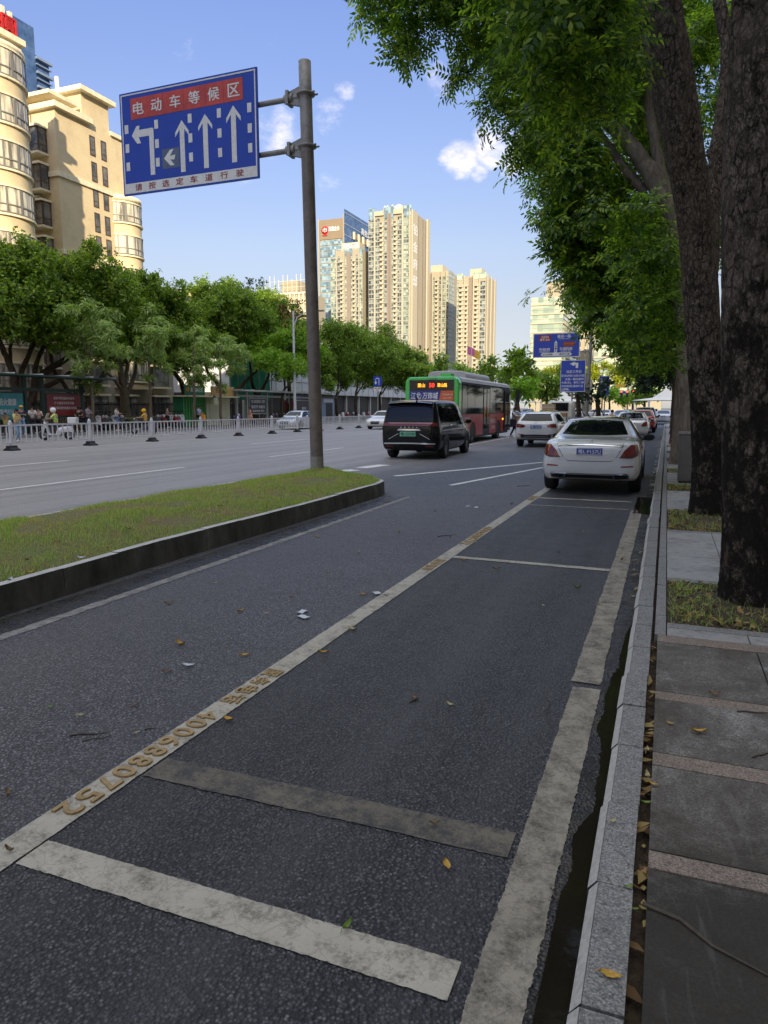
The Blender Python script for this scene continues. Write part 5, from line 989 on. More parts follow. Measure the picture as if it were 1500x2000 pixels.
def sides(pj, t, wins, doors=(), wheels=(), r=.34, trim=None):
    for ax in ('right', 'left'):
        for top, bot in wins: pj.patch('side_window', ax, top, bot, 'car_glass', t, .005)
        for y in wheels:
            R_ = r * 1.16; a = [(y + R_ * math.cos(th), r + R_ * math.sin(th)) for th in np.linspace(math.pi, 0, 15)]
            pj.patch('wheel_arch', ax, a, [(y - R_ * .93, r * .62), (y + R_ * .93, r * .62)], 'dark_plastic', t, .004, 15, 8)
        for y, z0, z1 in doors: pj.patch('door_seam', ax, [(y - .006, z1), (y + .006, z1)], [(y - .006, z0), (y + .006, z0)], 'dark_plastic', t, .002, 2, 8)
        for y, z in [(d[0] + .16, d[2] - .06) for d in doors[:2]]: pj.patch('door_handle', ax, [(y, z + .02), (y + .2, z + .02)], [(y, z - .015), (y + .2, z - .015)], 'chrome', t, .025, 5, 2)
        if trim: pj.patch('side_trim', ax, *trim, t, .006)
def mirror(t, x, y, z, m):
    sg = 1 if x > 0 else -1; mb = MB().sphere((x, y, z), .1, 12, None, (1.15, .62, .78)); mb.tube([(x - sg * .16, y + .02, z - .05), (x - sg * .05, y, z - .03)], .025, 6); mb.box(x - .08, x + .08, y - .068, y - .05, z - .05, z + .05, 'car_glass'); mb.build('mirror', m, t)
def sedan(label, paintm, plate_text, detail=True, group=None):
    t = thing('parked_car', label, 'car', group=group)
    b = car_body([(0, .36, .62, .76, .86, .69, .94, .58), (.06, .30, .62, .84, .925, .76, 1.005, .64), (.25, .26, .62, .91, .97, .84, 1.05, .72), (.6, .24, .62, .925, .98, .865, 1.075, .73), (.98, .22, .62, .93, .975, .875, 1.13, .70), (1.55, .20, .60, .93, .955, .885, 1.375, .62), (1.95, .19, .60, .93, .945, .89, 1.445, .585), (2.6, .19, .6, .93, .935, .89, 1.465, .575), (3.1, .19, .6, .93, .925, .89, 1.40, .60), (3.75, .2, .6, .925, .90, .875, 1.0, .74), (4.4, .22, .58, .9, .8, .82, .86, .70), (4.8, .26, .55, .82, .68, .74, .72, .62), (4.92, .34, .52, .66, .6, .6, .62, .5)], paintm, t)
    pj = Proj(b)
    pj.patch('rear_window', 'rear', [(-.50, 1.385), (0, 1.41), (.50, 1.385)], [(-.645, 1.125), (-.3, 1.108), (.3, 1.108), (.645, 1.125)], 'car_glass', t, .006, 16, 8)
    for s in (1, -1):
        l = pj.patch('tail_lamp', 'rear', [(s * .865, .955), (s * .74, .965), (s * .63, .86)], [(s * .895, .79), (s * .75, .735), (s * .56, .735)], 'lamp_red', t, .014)
        pj.patch('lamp_rim', 'rear', [(s * .895, .79), (s * .75, .737), (s * .555, .737)], [(s * .90, .765), (s * .75, .715), (s * .54, .722)], 'dark_plastic', l, .016, 10, 2)
    pj.patch('trunk_trim', 'rear', [(-.60, .948), (0, .972), (.60, .948)], [(-.60, .930), (0, .950), (.60, .930)], 'chrome', t, .02, 16, 2)
    plate(pj, t, -.235, .235, .765, .90, plate_text)
    if detail:
        for s in (1, -1):
            pj.patch('trunk_seam', 'rear', [(s * .625, 1.06), (s * .60, .92), (s * .50, .735), (s * .40, .655)], [(s * .615, 1.06), (s * .59, .92), (s * .49, .735), (s * .40, .645)], 'dark_plastic', t, .003, 16, 1)
            pj.patch('bumper_reflector', 'rear', [(s * .80, .575), (s * .58, .565)], [(s * .80, .55), (s * .58, .54)], 'ink_red', t, .006, 6, 1)
            e = pj.patch('exhaust', 'rear', [(s * .72, .405), (s * .42, .405)], [(s * .74, .325), (s * .47, .30)], 'chrome', t, .025, 8, 3); pj.patch('exhaust_opening', 'rear', [(s * .70, .39), (s * .455, .39)], [(s * .715, .335), (s * .49, .315)], 'ink_black', e, .028, 8, 3)
        pj.patch('trunk_seam', 'rear', [(-.40, .655), (.40, .655)], [(-.40, .645), (.40, .645)], 'dark_plastic', t, .003, 12, 1)
        pj.patch('lower_valance', 'rear', [(-.64, .385), (.64, .385)], [(-.60, .315), (.60, .315)], 'dark_plastic', t, .008, 16, 3); pj.patch('bumper_trim', 'rear', [(-.70, .425), (0, .41), (.70, .425)], [(-.70, .408), (0, .395), (.70, .408)], 'chrome', t, .016, 16, 1)
        h = pj.hit('rear', 0, 1.005)[0]; mb = MB().lathe([(.046, -.004), (.052, 0), (.046, .004), (.042, 0), (.046, -.004)], (0, h.y - .018, 1.005), 22, None, 'y')
        for a in (90, 210, 330): mb.tube([(0, h.y - .018, 1.005), (.046 * math.cos(R(a)), h.y - .018, 1.005 + .046 * math.sin(R(a)))], [.007, .002], 6)
        mb.build('emblem', 'chrome', t)
        pj.patch('roof_panel', 'top', [(-.50, 3.05), (.50, 3.05)], [(-.535, 1.98), (0, 1.93), (.535, 1.98)], 'car_glass', t, .005, 12, 8)
    pj.patch('windscreen', 'front', [(-.52, 1.37), (.52, 1.37)], [(-.68, 1.05), (.68, 1.05)], 'car_glass', t, .006, 14, 6)
    for s in (1, -1): pj.patch('headlight', 'front', [(s * .80, .74), (s * .52, .72)], [(s * .80, .63), (s * .5, .62)], 'lamp_clear', t, .01)
    pj.patch('grille', 'front', [(-.4, .66), (.4, .66)], [(-.34, .42), (.34, .42)], 'dark_plastic', t, .01)
    sides(pj, t, [([(1.55, 1.28), (2.0, 1.37), (2.35, 1.385)], [(1.35, 1.03), (2.0, .99), (2.35, .985)]), ([(2.42, 1.388), (2.8, 1.385), (3.15, 1.32)], [(2.42, .985), (3.0, .98), (3.62, .97)])], [(2.385, .3, .97), (3.45, .3, .95), (1.35, .75, 1.0)], (.95, 3.95), .345, ([(1.0, .44), (3.7, .44)], [(1.0, .425), (3.7, .425)], 'chrome'))
    for y in (.95, 3.95):
        for s in (1, -1): wheel(t, s * .815, y, .345, .235, 5 if detail else 7)
    for s in (1, -1): mirror(t, s * 1.02, 3.12, 1.0, 'dark_plastic' if detail else paintm)
    return t
M1 = sedan('white sedan with dark roof and slanted red lamps, parked nearest in the right bay', 'car_white', '粤L·P157U'); M1.location = (-1.33, 14.0, 0); M1.rotation_euler[2] = R(.5)
def wagon(label, paintm, plate_text, kind, L=4.4, W=1.82, H=1.5, group=None):
    t = thing('parked_car' if kind != 'mpv' else 'passenger_van', label, 'car' if kind != 'mpv' else 'van', group=group); w = W / 2
    if kind == 'mpv':
        st = [(0, .40, .72, w * .86, 1.04, w * .84, 1.20, w * .76), (.04, .34, .72, w * .93, 1.10, w * .91, 1.42, w * .77), (.16, .30, .72, w * .985, 1.13, w * .95, H * .945, w * .78), (.42, .26, .72, w, 1.13, w * .965, H * .985, w * .79), (1.2, .24, .72, w, 1.12, w * .97, H, w * .79), (2.6, .24, .7, w, 1.11, w * .97, H * .995, w * .78), (3.5, .24, .7, w, 1.10, w * .96, H * .93, w * .76), (4.25, .25, .68, w * .98, 1.05, w * .93, 1.22, w * .8), (L - .35, .27, .62, w * .93, .9, w * .86, 1.0, w * .74), (L - .08, .32, .58, w * .8, .74, w * .74, .8, w * .64), (L, .4, .55, w * .68, .65, w * .62, .68, w * .54)]
    elif kind == 'suv':
        st = [(0, .42, .68, w * .84, .95, w * .80, 1.03, w * .70), (.05, .36, .68, w * .92, 1.0, w * .88, 1.10, w * .76), (.2, .31, .68, w * .985, 1.02, w * .93, 1.24, w * .75), (.5, .27, .68, w, 1.02, w * .95, H * .955, w * .70), (.9, .25, .66, w, 1.01, w * .955, H * .99, w * .69), (1.9, .24, .66, w, 1.0, w * .96, H, w * .68), (2.6, .24, .66, w, .99, w * .96, H * .965, w * .68), (3.3, .25, .64, w * .99, .96, w * .93, 1.06, w * .79), (L - .35, .27, .6, w * .94, .86, w * .88, .92, w * .76), (L - .08, .32, .56, w * .82, .72, w * .76, .76, w * .64), (L, .4, .52, w * .7, .62, w * .64, .65, w * .54)]
    b = car_body(st, paintm, t); pj = Proj(b); k = H
    if kind == 'mpv':
        pj.patch('rear_window', 'rear', [(-.66, 1.68), (0, 1.70), (.66, 1.68)], [(-.82, 1.235), (.82, 1.235)], 'car_glass', t, .006, 16, 8)
        pj.patch('light_bar', 'rear', [(-.90, 1.19), (.90, 1.19)], [(-.91, 1.085), (.91, 1.085)], 'lamp_red', t, .015, 20, 3)
        pj.patch('plate_garnish', 'rear', [(-.34, .985), (.34, .985)], [(-.40, .935), (.40, .935)], 'chrome', t, .03, 10, 2)
        plate(pj, t, -.30, .22, .745, .905, plate_text, 'number_green', 'ink_black')
        h = pj.hit('rear', 0, 1.035)[0]; mb = MB()
        for i, ch in enumerate('DENZA'): mb.text(ch, (-.26 + .13 * i, h.y - .012, 1.035), (1, 0, 0), (0, 0, 1), .04, .055, .02)
        mb.build('lettering', 'chrome', t)
        pj.patch('bumper_trim', 'rear', [(-.86, .535), (0, .55), (.86, .535)], [(-.86, .49), (0, .51), (.86, .49)], 'chrome', t, .018, 18, 2)
        for s in (1, -1):
            pj.patch('bumper_reflector', 'rear', [(s * .80, .44), (s * .55, .44)], [(s * .80, .415), (s * .55, .415)], 'ink_red', t, .008, 6, 1)
            pj.patch('tailgate_seam', 'rear', [(s * .80, 1.08), (s * .77, .8), (s * .70, .60)], [(s * .79, 1.08), (s * .76, .8), (s * .69, .60)], 'dark_plastic', t, .003, 10, 1); pj.patch('bumper_glint', 'rear', [(s * .70, .66), (s * .36, .84)], [(s * .70, .645), (s * .36, .825)], 'chrome', t, .006, 8, 1)  # slanting chrome strips stand in for reflections on the rear bumper
        MB().grid([[(x * w * .74, .02 - .05 * math.cos(x * 1.3), H * .945 + .015 - .05 * x * x), (x * w * .74, .5, H * .985 + .012 - .04 * x * x)] for x in np.linspace(-1, 1, 12)]).grid([[(x * w * .74, .02 - .05 * math.cos(x * 1.3), H * .945 + .015 - .05 * x * x), (x * w * .74, .1, H * .92 - .05 * x * x)] for x in np.linspace(-1, 1, 12)]).build('spoiler', paintm, t)
        sides(pj, t, [([(.38, 1.70), (.85, 1.76), (1.3, 1.77)], [(.30, 1.22), (.9, 1.20), (1.3, 1.19)]), ([(1.38, 1.77), (2.4, 1.765)], [(1.38, 1.19), (2.4, 1.18)]), ([(2.48, 1.76), (3.0, 1.73), (3.4, 1.62)], [(2.48, 1.18), (3.4, 1.17), (4.0, 1.16)])], [(1.34, .35, 1.15), (2.44, .3, 1.15), (3.75, .32, 1.13)], (.98, 4.12), .375, ([(.4, 1.165), (4.0, 1.15)], [(.4, 1.15), (4.0, 1.135)], 'chrome'))
        for y in (.98, 4.12):
            for s in (1, -1): wheel(t, s * (w - .12), y, .375, .24, 9)
        for s in (1, -1): mirror(t, s * (w + .13), 3.68, 1.18, paintm)
        pj.patch('windscreen', 'front', [(-.6, 1.78), (.6, 1.78)], [(-.76, 1.24), (.76, 1.24)], 'car_glass', t)
        mb = MB().tube([(.1, .5, H), (.1, .38, H + .09), (.1, .3, H + .09)], [.03, .02, .01], 8); mb.build('antenna', 'dark_plastic', t)
        pj.patch('roof_panel', 'top', [(-.55, 3.2), (.55, 3.2)], [(-.6, .9), (.6, .9)], 'car_glass', t, .004, 10, 8)
    else:
        pj.patch('rear_window', 'rear', [(-.52, k * .93), (0, k * .94), (.52, k * .93)], [(-.68, 1.12), (0, 1.10), (.68, 1.12)], 'car_glass', t, .006, 16, 8)
        for s in (1, -1): pj.patch('tail_lamp', 'rear', [(s * .82, 1.0), (s * .60, .975), (s * .46, .93)], [(s * .86, .84), (s * .62, .82), (s * .47, .865)], 'lamp_red', t, .014); pj.patch('bumper_reflector', 'rear', [(s * .76, .56), (s * .50, .55)], [(s * .76, .53), (s * .50, .52)], 'ink_red', t, .006, 6, 1)
        plate(pj, t, -.23, .23, .80, .935, plate_text); pj.patch('lower_valance', 'rear', [(-.66, .52), (0, .54), (.66, .52)], [(-.62, .40), (.62, .40)], 'dark_plastic', t, .008, 16, 3); pj.patch('bumper_trim', 'rear', [(-.5, .46), (.5, .46)], [(-.5, .44), (.5, .44)], 'chrome', t, .012, 12, 1)
        h = pj.hit('rear', 0, 1.02)[0]; MB().lathe([(.045, -.005), (.05, 0), (.04, .005), (.036, 0), (.045, -.005)], (0, h.y - .016, 1.02), 18, None, 'y').build('emblem', 'chrome', t)
        pj.patch('spoiler', 'rear', [(-.54, k * .97), (.54, k * .97)], [(-.55, k * .935), (.55, k * .935)], paintm, t, .05, 12, 3)
        pj.patch('windscreen', 'front', [(-.56, k * .94), (.56, k * .94)], [(-.70, 1.08), (.70, 1.08)], 'car_glass', t)
        for s in (1, -1): pj.patch('headlight', 'front', [(s * .78, .80), (s * .5, .78)], [(s * .78, .68), (s * .5, .67)], 'lamp_clear', t, .01)
        sides(pj, t, [([(.55, k * .90), (1.2, k * .925), (1.75, k * .925)], [(.5, 1.12), (1.2, 1.08), (1.75, 1.07)]), ([(1.82, k * .925), (2.3, k * .915), (2.65, k * .86)], [(1.82, 1.07), (2.6, 1.06), (3.15, 1.05)])], [(1.785, .32, 1.04), (2.95, .34, 1.02)], (.85, 3.45), .335)
        for y in (.85, 3.45):
            for s in (1, -1): wheel(t, s * (w - .11), y, .335, .22, 6)
        for s in (1, -1): mirror(t, s * (w + .09), 2.7, 1.05, paintm)
        for s in (1, -1): MB().tube([(s * w * .6, .6, k * .985), (s * w * .6, 1.2, k * 1.025), (s * w * .6, 2.2, k * 1.025), (s * w * .6, 2.5, k * .99)], .015, 6).build('roof_rail', 'chrome', t)
    return t
V1 = wagon('glossy black people carrier with a red light bar, waiting behind the green bus', 'car_black', '粤L·F27299', 'mpv', 5.2, 1.98, 1.93); V1.location = (-7.68, 21.6, 0); V1.rotation_euler[2] = R(2.4)
W1 = wagon('white wagon with roof rails, between the bus and the nearest white sedan', 'car_white', '粤L·X633P', 'suv', 4.5, 1.84, 1.5); W1.location = (-5.12, 30.4, 0)
W2 = sedan('second white car in the right bays, just beyond the nearest sedan', 'car_white', '粤L·B0233', False); W2.location = (-1.75, 38.8, 0)
RC = wagon('red hatchback parked in front of the second white car', 'car_red', '粤L·A771K', 'suv', 4.2, 1.80, 1.55); RC.location = (-1.58, 51.0, 0)
DC = wagon('dark suv with a pale roof parked in front of the red hatchback', 'car_grey', '粤L·K56H2', 'suv', 4.6, 1.9, 1.72); DC.location = (-1.65, 61.0, 0)
SC = sedan('silver white sedan coming towards the camera beyond the railing, left of the sign pole', 'car_silver', '', False); p = ground(600, 838); SC.location = (-27.4, 53.2, 0); SC.rotation_euler[2] = R(180)
h_ = None
def recolor(t, m):
    for c in KIDS(t):
        if c.name.split('.')[0] in ('body', 'spoiler') : c.material_slots[0].link = 'OBJECT'; c.material_slots[0].material = M[m]
# traffic at and beyond the junction: copies with their own paint
gT = 'cars in the traffic near the junction'
for src, px, Y, rz, m, lab in [(W2, 1213, 72, 0, 'car_blue', 'pale blue car beyond the dark suv, in front of the seated rider'), (W2, 1100, 84, 0, 'car_blue', 'blue car behind the props of the young trees'), (RC, 1253, 92, 0, 'car_red', 'red car far ahead under the signal gantry'), (W2, 1296, 78, 0, 'car_silver', 'silver car far ahead close to the right kerb'),
                               (W2, 1180, 95, 0, 'car_white', 'white car in the middle of the far traffic, right of the tree props'), (W2, 1060, 88, 0, 'car_white', 'white car ahead of the beige truck'), (W2, 1012, 66, 170, 'car_white', 'white car facing the camera beside the front of the bus'), (W2, 1002, 78, 178, 'car_silver', 'silver car behind the white one that faces the camera'),
                               (RC, 1275, 112, 0, 'car_white', 'small white car far ahead in the right lane'), (W2, 1225, 118, 0, 'car_grey', 'grey car far ahead between the red and the pale blue car'), (RC, 1140, 112, 90, 'car_silver', 'silver car crossing at the far junction'), (W2, 1195, 128, 90, 'car_white', 'white car crossing at the far junction'), (W2, 776, 56, 180, 'car_white', 'white car half hidden by the black people carrier, beyond the railing end'),
                               (W2, 930, 128, 0, 'car_grey', 'grey car far beyond the bus'), (RC, 1035, 120, 180, 'car_blue', 'dark blue car coming from the far junction')]:
    c = dup(src, (at_y(px, 800, Y).x, Y, 0), R(rz), lab); recolor(c, m); c['group'] = gT; c.name = 'traffic_car'
# ---- city bus
BU = thing('city_bus', 'green backed city bus with red sides, route number 50 on its rear display', 'bus', (-9.75, 30.3, 0), R(.4))
bw, bl, bh = 1.25, 11.4, 3.02
prof = [(-bw, .38), (-bw, 2.75), (-bw + .06, 2.92), (-bw + .22, bh), (bw - .22, bh), (bw - .06, 2.92), (bw, 2.75), (bw, .38)]
b = MB().prism(prof, .02, .55, 'y').build('rear_shell', 'bus_green', BU); bevel(b, .07, 3)
MB().prism([(x * .985, z if z < 1 else z - .02) for x, z in prof], .55, bl - .15, 'y').build('body', 'dark_plastic', BU)
MB().prism(prof, bl - .15, bl, 'y').build('front_shell', 'bus_green', BU)
mb = MB(); mb.prism([(-bw - .01, 2.80), (-bw + .05, 2.95), (-bw + .22, bh + .02), (bw - .22, bh + .02), (bw + -.05, 2.95), (bw + .01, 2.80)], .56, bl - .1, 'y'); mb.build('roof', 'bus_grey', BU)
mb = MB(); S_ = spline([(-.95, bh), (-.9, bh + .24), (-.6, bh + .36), (.6, bh + .36), (.9, bh + .24), (.95, bh)], 4); mb.prism([tuple(p) for p in S_], 2.4, 7.4, 'y'); u = mb.build('roof_unit', 'bus_grey', BU); bevel(u, .12, 3)
MB().box(.25, .75, .5, 1.0, bh, bh + .16).build('roof_vent', 'bus_green', BU)
MB().tube([(-.3, 3.2, bh + .36), (-.2, 4.0, bh + .5), (.1, 4.8, bh + .4)], .03, 6).build('roof_pipe', 'bus_grey', BU)
d = MB().box(-1.02, 1.02, -.02, .03, 1.90, 2.88).build('rear_window', 'car_glass', BU)
mb = MB(); mb.text('景山', (-.47, -.026, 2.65), (1, 0, 0), (0, 0, 1), .17, .34, .03).text('翠山路', (.50, -.026, 2.65), (1, 0, 0), (0, 0, 1), .17, .44, .03); mb.build('route_display', 'led_amber', d)
MB().text('50', (.02, -.026, 2.65), (1, 0, 0), (0, 0, 1), .18, .24, .03).build('route_number', 'led_red', d)
ad = MB().prism([(-1.02, 1.96), (.36, 1.96), (.44, 2.41), (-1.02, 2.41)], -.035, -.021, 'y').build('advert', 'ad_navy', BU); mb = MB().prism([(.365, 1.96), (1.02, 1.96), (1.02, 2.41), (.445, 2.41)], -.0345, -.0215, 'y').build('advert', 'ad_orange', BU)
MB().text('江北·万饰城', (-.32, -.038, 2.195), (1, 0, 0), (0, 0, 1), .29, 1.25, .04, shear=.12).build('lettering', 'ink_white', ad); MB().text('三环北路14号', (.74, -.038, 2.24), (1, 0, 0), (0, 0, 1), .085, .5, .02).text('(原十六中旁)', (.74, -.038, 2.09), (1, 0, 0), (0, 0, 1), .06, .38, .02).build('lettering', 'ink_white', mb)
MB().box(-.9, .9, -.02, .02, .95, 1.7).build('engine_cover', 'bus_red', BU); MB().box(-1.2, 1.2, -.06, .1, .36, .62).build('bumper', 'dark_plastic', BU); MB().box(-.26, .26, -.05, .0, .68, .84).build('number_plate', 'number_blue', BU)
for s in (1, -1): MB().lathe([(0, -.03), (.07, -.03), (.09, 0)], (s * 1.08, 0, 1.2), 14, None, 'y').lathe([(0, -.03), (.07, -.03), (.09, 0)], (s * 1.08, 0, .98), 14, None, 'y').build('tail_lamp', 'lamp_red', BU)
for s in (1, -1):
    x0, x1 = (bw - .03, bw + .004) if s > 0 else (-bw - .004, -bw + .03); X = bw + .006 if s > 0 else -bw - .006
    segs = [(.56, 2.0), (3.2, 4.6), (6.1, 7.6), (9.0, 9.6)] if s > 0 else [(.56, 2.0), (3.2, 7.6), (9.0, 10.8)]
    for a, c in segs: MB().box(x0, x1, a, c, .36, 1.36).build('side_panel', 'bus_red', BU)
    for yc in (2.6, 8.3):
        pr = [(yc - .6, 1.36), (yc - .6, .36), (yc - .56, .36)] + [(yc + .58 * math.cos(a), .44 + .58 * math.sin(a)) for a in np.linspace(math.pi, 0, 13)] + [(yc + .56, .36), (yc + .6 if yc < 5 else yc + .7, .36), (yc + .6 if yc < 5 else yc + .7, 1.36)]
        n = len(pr); mb = MB()
        top = resample([(yc - .6, 1.36), (pr[-1][0], 1.36)], 13); bot = pr[3:-3]; mb.grid([[(X - .004 * s, a, b_) for a, b_ in top], [(X - .004 * s, a, b_) for a, b_ in bot]], smooth=False); mb.build('wheel_arch_panel', 'bus_red', BU)
        wheel(BU, s * (bw - .16), yc, .48, .28, 8)
    for a, c in ([(.62, 1.5), (1.55, 2.9), (2.95, 4.55), (6.15, 7.5), (7.55, 9.55)] if s > 0 else [(.62, 1.5), (1.55, 2.9), (2.95, 4.6), (4.65, 6.3), (6.35, 7.9), (7.95, 9.4), (9.45, 10.9)]):
        MB().box(x0 + .001, x1 + .002 * s, a, c, 1.40, 2.72).build('side_window', 'bus_glass', BU)
    if s > 0:
        for a in (4.66, 5.38): dd = MB().box(x0, x1, a, a + .69, .42, 2.72).build('door', 'dark_plastic', BU); MB().box(x1 + .001, x1 + .008, a + .07, a + .62, .62, 2.62).build('pane', 'bus_glass', dd); MB().tube([(x1 + .03, a + .08, 1.1), (x1 + .03, a + .08, 1.7)], .02, 6).build('handle', 'ink_orange', dd)
        for a in (9.66, 10.5): dd = MB().box(x1 + .0, x1 + .06, a, a + .74, .40, 2.60).build('door', 'dark_plastic', BU); MB().box(x1 + .061, x1 + .068, a + .08, a + .66, .6, 2.5).build('pane', 'bus_glass', dd)
        mb = MB(); mb.text('百年宝岛', (X + .003, 6.9, .98), (0, 1, 0), (0, 0, 1), .24, 1.15, .03).text('三环北路', (X + .003, 6.9, .66), (0, 1, 0), (0, 0, 1), .2, 1.0, .03).text('江北万饰城品质家居', (X + .003, 1.32, 1.2), (0, 1, 0), (0, 0, 1), .12, 1.3, .02).text('4006680831', (X + .003, 1.32, .86), (0, 1, 0), (0, 0, 1), .14, 1.2, .02); mb.build('side_lettering', 'ink_white', BU)
        MB().box(X - .01, X + .03, 9.3, 9.42, 1.0, 1.1).build('side_lamp', 'led_amber', BU)
m_ = MB().tube([(bw - .1, bl - .1, 2.75), (bw + .25, bl + .35, 2.8), (bw + .38, bl + .4, 2.6)], .025, 6); m_.box(bw + .27, bw + .49, bl + .34, bl + .44, 2.0, 2.58); m_.build('mirror', 'dark_plastic', BU)
MB().box(-1.1, 1.1, bl, bl + .02, 1.1, 2.6).build('windscreen', 'car_glass', BU); MB().box(-1.2, 1.2, .3, bl - .3, .25, .385).build('underframe', 'dark_plastic', BU)
MB().box(-.2, .2, -.04, .1, 2.9, 2.99).box(-.09, .09, -.07, -.04, 2.92, 2.97).build('camera_housing', 'bus_green', BU)
# ---- beige truck with a loaded bed
p = at_y(1080, 820, 46); TR = thing('truck', 'beige small truck loaded with boards and boxes, ahead of the white wagon', 'truck', (p.x, 46, 0))
c = MB().prism([(3.0, .6), (3.0, 1.95), (3.15, 2.12), (4.3, 2.1), (4.75, 1.4), (4.85, .6)], -.82, .82, 'x').build('cab', 'truck_beige', TR); bevel(c, .09, 3)
MB().box(-.5, .5, 2.985, 3.01, 1.5, 1.95).build('rear_window', 'car_glass', TR); MB().box(-.56, .56, 2.99, 3.0, 1.44, 2.01).build('window_seal', 'dark_plastic', TR)
b = MB().box(-.86, .86, 0, 2.9, .6, .72); b.box(-.86, -.82, 0, 2.9, .72, 1.1); b.box(.82, .86, 0, 2.9, .72, 1.1); b.box(-.86, .86, 0, .04, .72, 1.1); b.build('bed', 'truck_beige', TR)
for s in (1, -1):
    MB().box(s * .55 - .14, s * .55 + .14, -.03, .0, .5, .6).build('tail_lamp', 'lamp_red', TR)
    for y in (.75, 3.9): wheel(TR, s * .72, y, .3, .2, 6)
MB().box(-.2, .2, -.03, 0, .4, .52).build('number_plate', 'number_blue', TR)
for i, (x, z, w, h, m) in enumerate([(-.4, .73, .7, .75, 'wood_board'), (.38, .73, .68, .6, 'wood_board'), (-.45, 1.5, .75, .42, 'bag_tan')]):
    mb = MB().box(-w / 2, w / 2, -.4, .4, 0, h); mb.box(-w / 2 - .004, w / 2 + .004, -.41, .41, h * .45, h * .55, 'tan_cloth'); o = mb.build('cargo_box', m); o.location = (p.x + x, 46.9 + i * .1, z); tag(o, ['brown box low on the left of the truck bed', 'brown box on the right of the truck bed', 'tan box on top of the load, left of the truck cab window'][i], 'box', 'boxes loaded on the truck bed')
# ---------------------------------------------------------------- street furniture and signs
Y_ = 13.61; bx = ground(620, 925, .25).x; tp = at_y(595, 120, Y_)
SP = thing('lane_sign', 'tall brown pole with a blue lane direction sign and red band, on the grass median', 'road sign', (bx, Y_, .26))
dx = tp.x - bx; hz = tp.z - .26
def pole_at(z): return (dx * (z - .26) / hz, 0, z - .26)
z1_ = at_y(548, 192, Y_).z; z2_ = at_y(548, 293, Y_).z
MB().tube([(0, 0, -.15), pole_at(.62)], [.142, .142], 24).build('pole_base', 'galv', SP)
MB().tube([pole_at(.621), pole_at(2.5), pole_at(4.5), pole_at(z2_ - .12)], [.138, .135, .132, .130], 24).build('pole', 'pole_brown', SP); MB().tube([pole_at(z2_ - .12), pole_at(z1_), pole_at(tp.z), pole_at(tp.z + .03)], [.129, .127, .125, .06], 24).build('pole', 'galv', SP)
sx0, sx1, sz0, sz1 = -11.75 - bx, -8.2 - bx, 6.42 - .26, 8.575 - .26; SW, SH = sx1 - sx0, sz1 - sz0
for z in (z1_, z2_):
    px_ = pole_at(z); x1 = px_[0]; zz = z - .26
    mb = MB().tube([(sx1 - .9, .12, zz), (x1 - .1, .1, zz)], .055, 12); mb.build('sign_arm', 'galv', SP)
    mb = MB().lathe([(.125, -.05), (.19, -.03), (.19, .0), (.125, .02)], (x1, 0, zz), 22); mb.prism([(x1 - .42, zz - .11), (x1 - .1, zz - .2), (x1 - .1, zz + .22), (x1 - .42, zz + .12)], .06, .14, 'y'); mb.box(x1 - .46, x1 - .40, -.02, .22, zz - .13, zz + .13); mb.lathe([(.09, -.1), (.1, 0), (.09, .1)], (x1 - .43, .1, zz), 12, None, 'x'); [mb.cyl((x1 + .15, s * .07, zz - .015), (x1 + .235, s * .07, zz - .015), .02, n=6) for s in (1, -1)]; mb.build('clamp', 'galv', SP)
def su(u): return sx0 + SW * u
def sv(v): return sz1 - SH * v
bd = MB().box(sx0, sx1, -.02, .02, sz0, sz1).build('sign_board', 'sign_blue', SP)
MB().box(sx0 + .1, sx1 - .1, .021, .06, sz0 + .35, sz0 + .43).box(sx0 + .1, sx1 - .1, .021, .06, sz1 - .43, sz1 - .35).build('stiffener', 'galv', SP)
mb = MB(); e = .035; w_ = .028
for a, b, c, d in ((sx0 + e, sx1 - e, sz1 - e - w_, sz1 - e), (sx0 + e, sx0 + e + w_, sz0 + e, sz1 - e - w_), (sx1 - e - w_, sx1 - e, sz0 + e, sz1 - e - w_)): mb.box(a, b, -.024, -.018, c, d)
mb.build('border', 'sign_white', bd)
rb = MB().box(su(.085), su(.905), -.025, -.018, sv(.268), sv(.065)).build('red_band', 'sign_red', bd); [MB().box(su(u) - .004, su(u) + .004, -.0257, -.0249, sv(.268), sv(.065)).build('band_seam', 'ink_red', rb) for u in (.33, .485, .645, .77)]
mb = MB(); [mb.text(ch, (su(u), -.027, sv(.167)), (1, 0, 0), (0, 0, 1), SH * .118, SW * .078, .045) for ch, u in zip('电动车等候区', (.145, .283, .423, .563, .702, .842))]; mb.build('lettering', 'sign_white', rb)
wb_ = MB().box(sx0 + e, sx1 - e, -.025, -.018, sz0 + e, sv(.885)).build('white_band', 'sign_white', bd)
mb = MB(); [mb.text(ch, (su(u), -.027, sv(.93)), (1, 0, 0), (0, 0, 1), SH * .066, SW * .052, .045) for ch, u in zip('请按选定车道行驶', (.12, .225, .33, .435, .54, .65, .76, .87))]; mb.build('lettering', 'ink_red', wb_)
for u in (.045, .275, .525, .735, .945):
    for v in (.35, .535, .715):
        if u in (.045,) or True: MB().box(su(u) - SW * .014, su(u) + SW * .014, -.024, -.018, sv(v + .042), sv(v - .042)).build('lane_dash', 'sign_white', bd)
def arrow_up(u, v0, v1):
    w, hw, hh = SW * .017, SW * .05, SH * .15; x = su(u); t_, b_ = sv(v0), sv(v1)
    MB().prism([(x - w, b_), (x + w, b_), (x + w, t_ - hh * .55), (x + hw, t_ - hh), (x + hw, t_ - hh * .72), (x, t_), (x - hw, t_ - hh * .72), (x - hw, t_ - hh), (x - w, t_ - hh * .55)], -.0245, -.018, 'y').build('arrow', 'sign_white', bd)
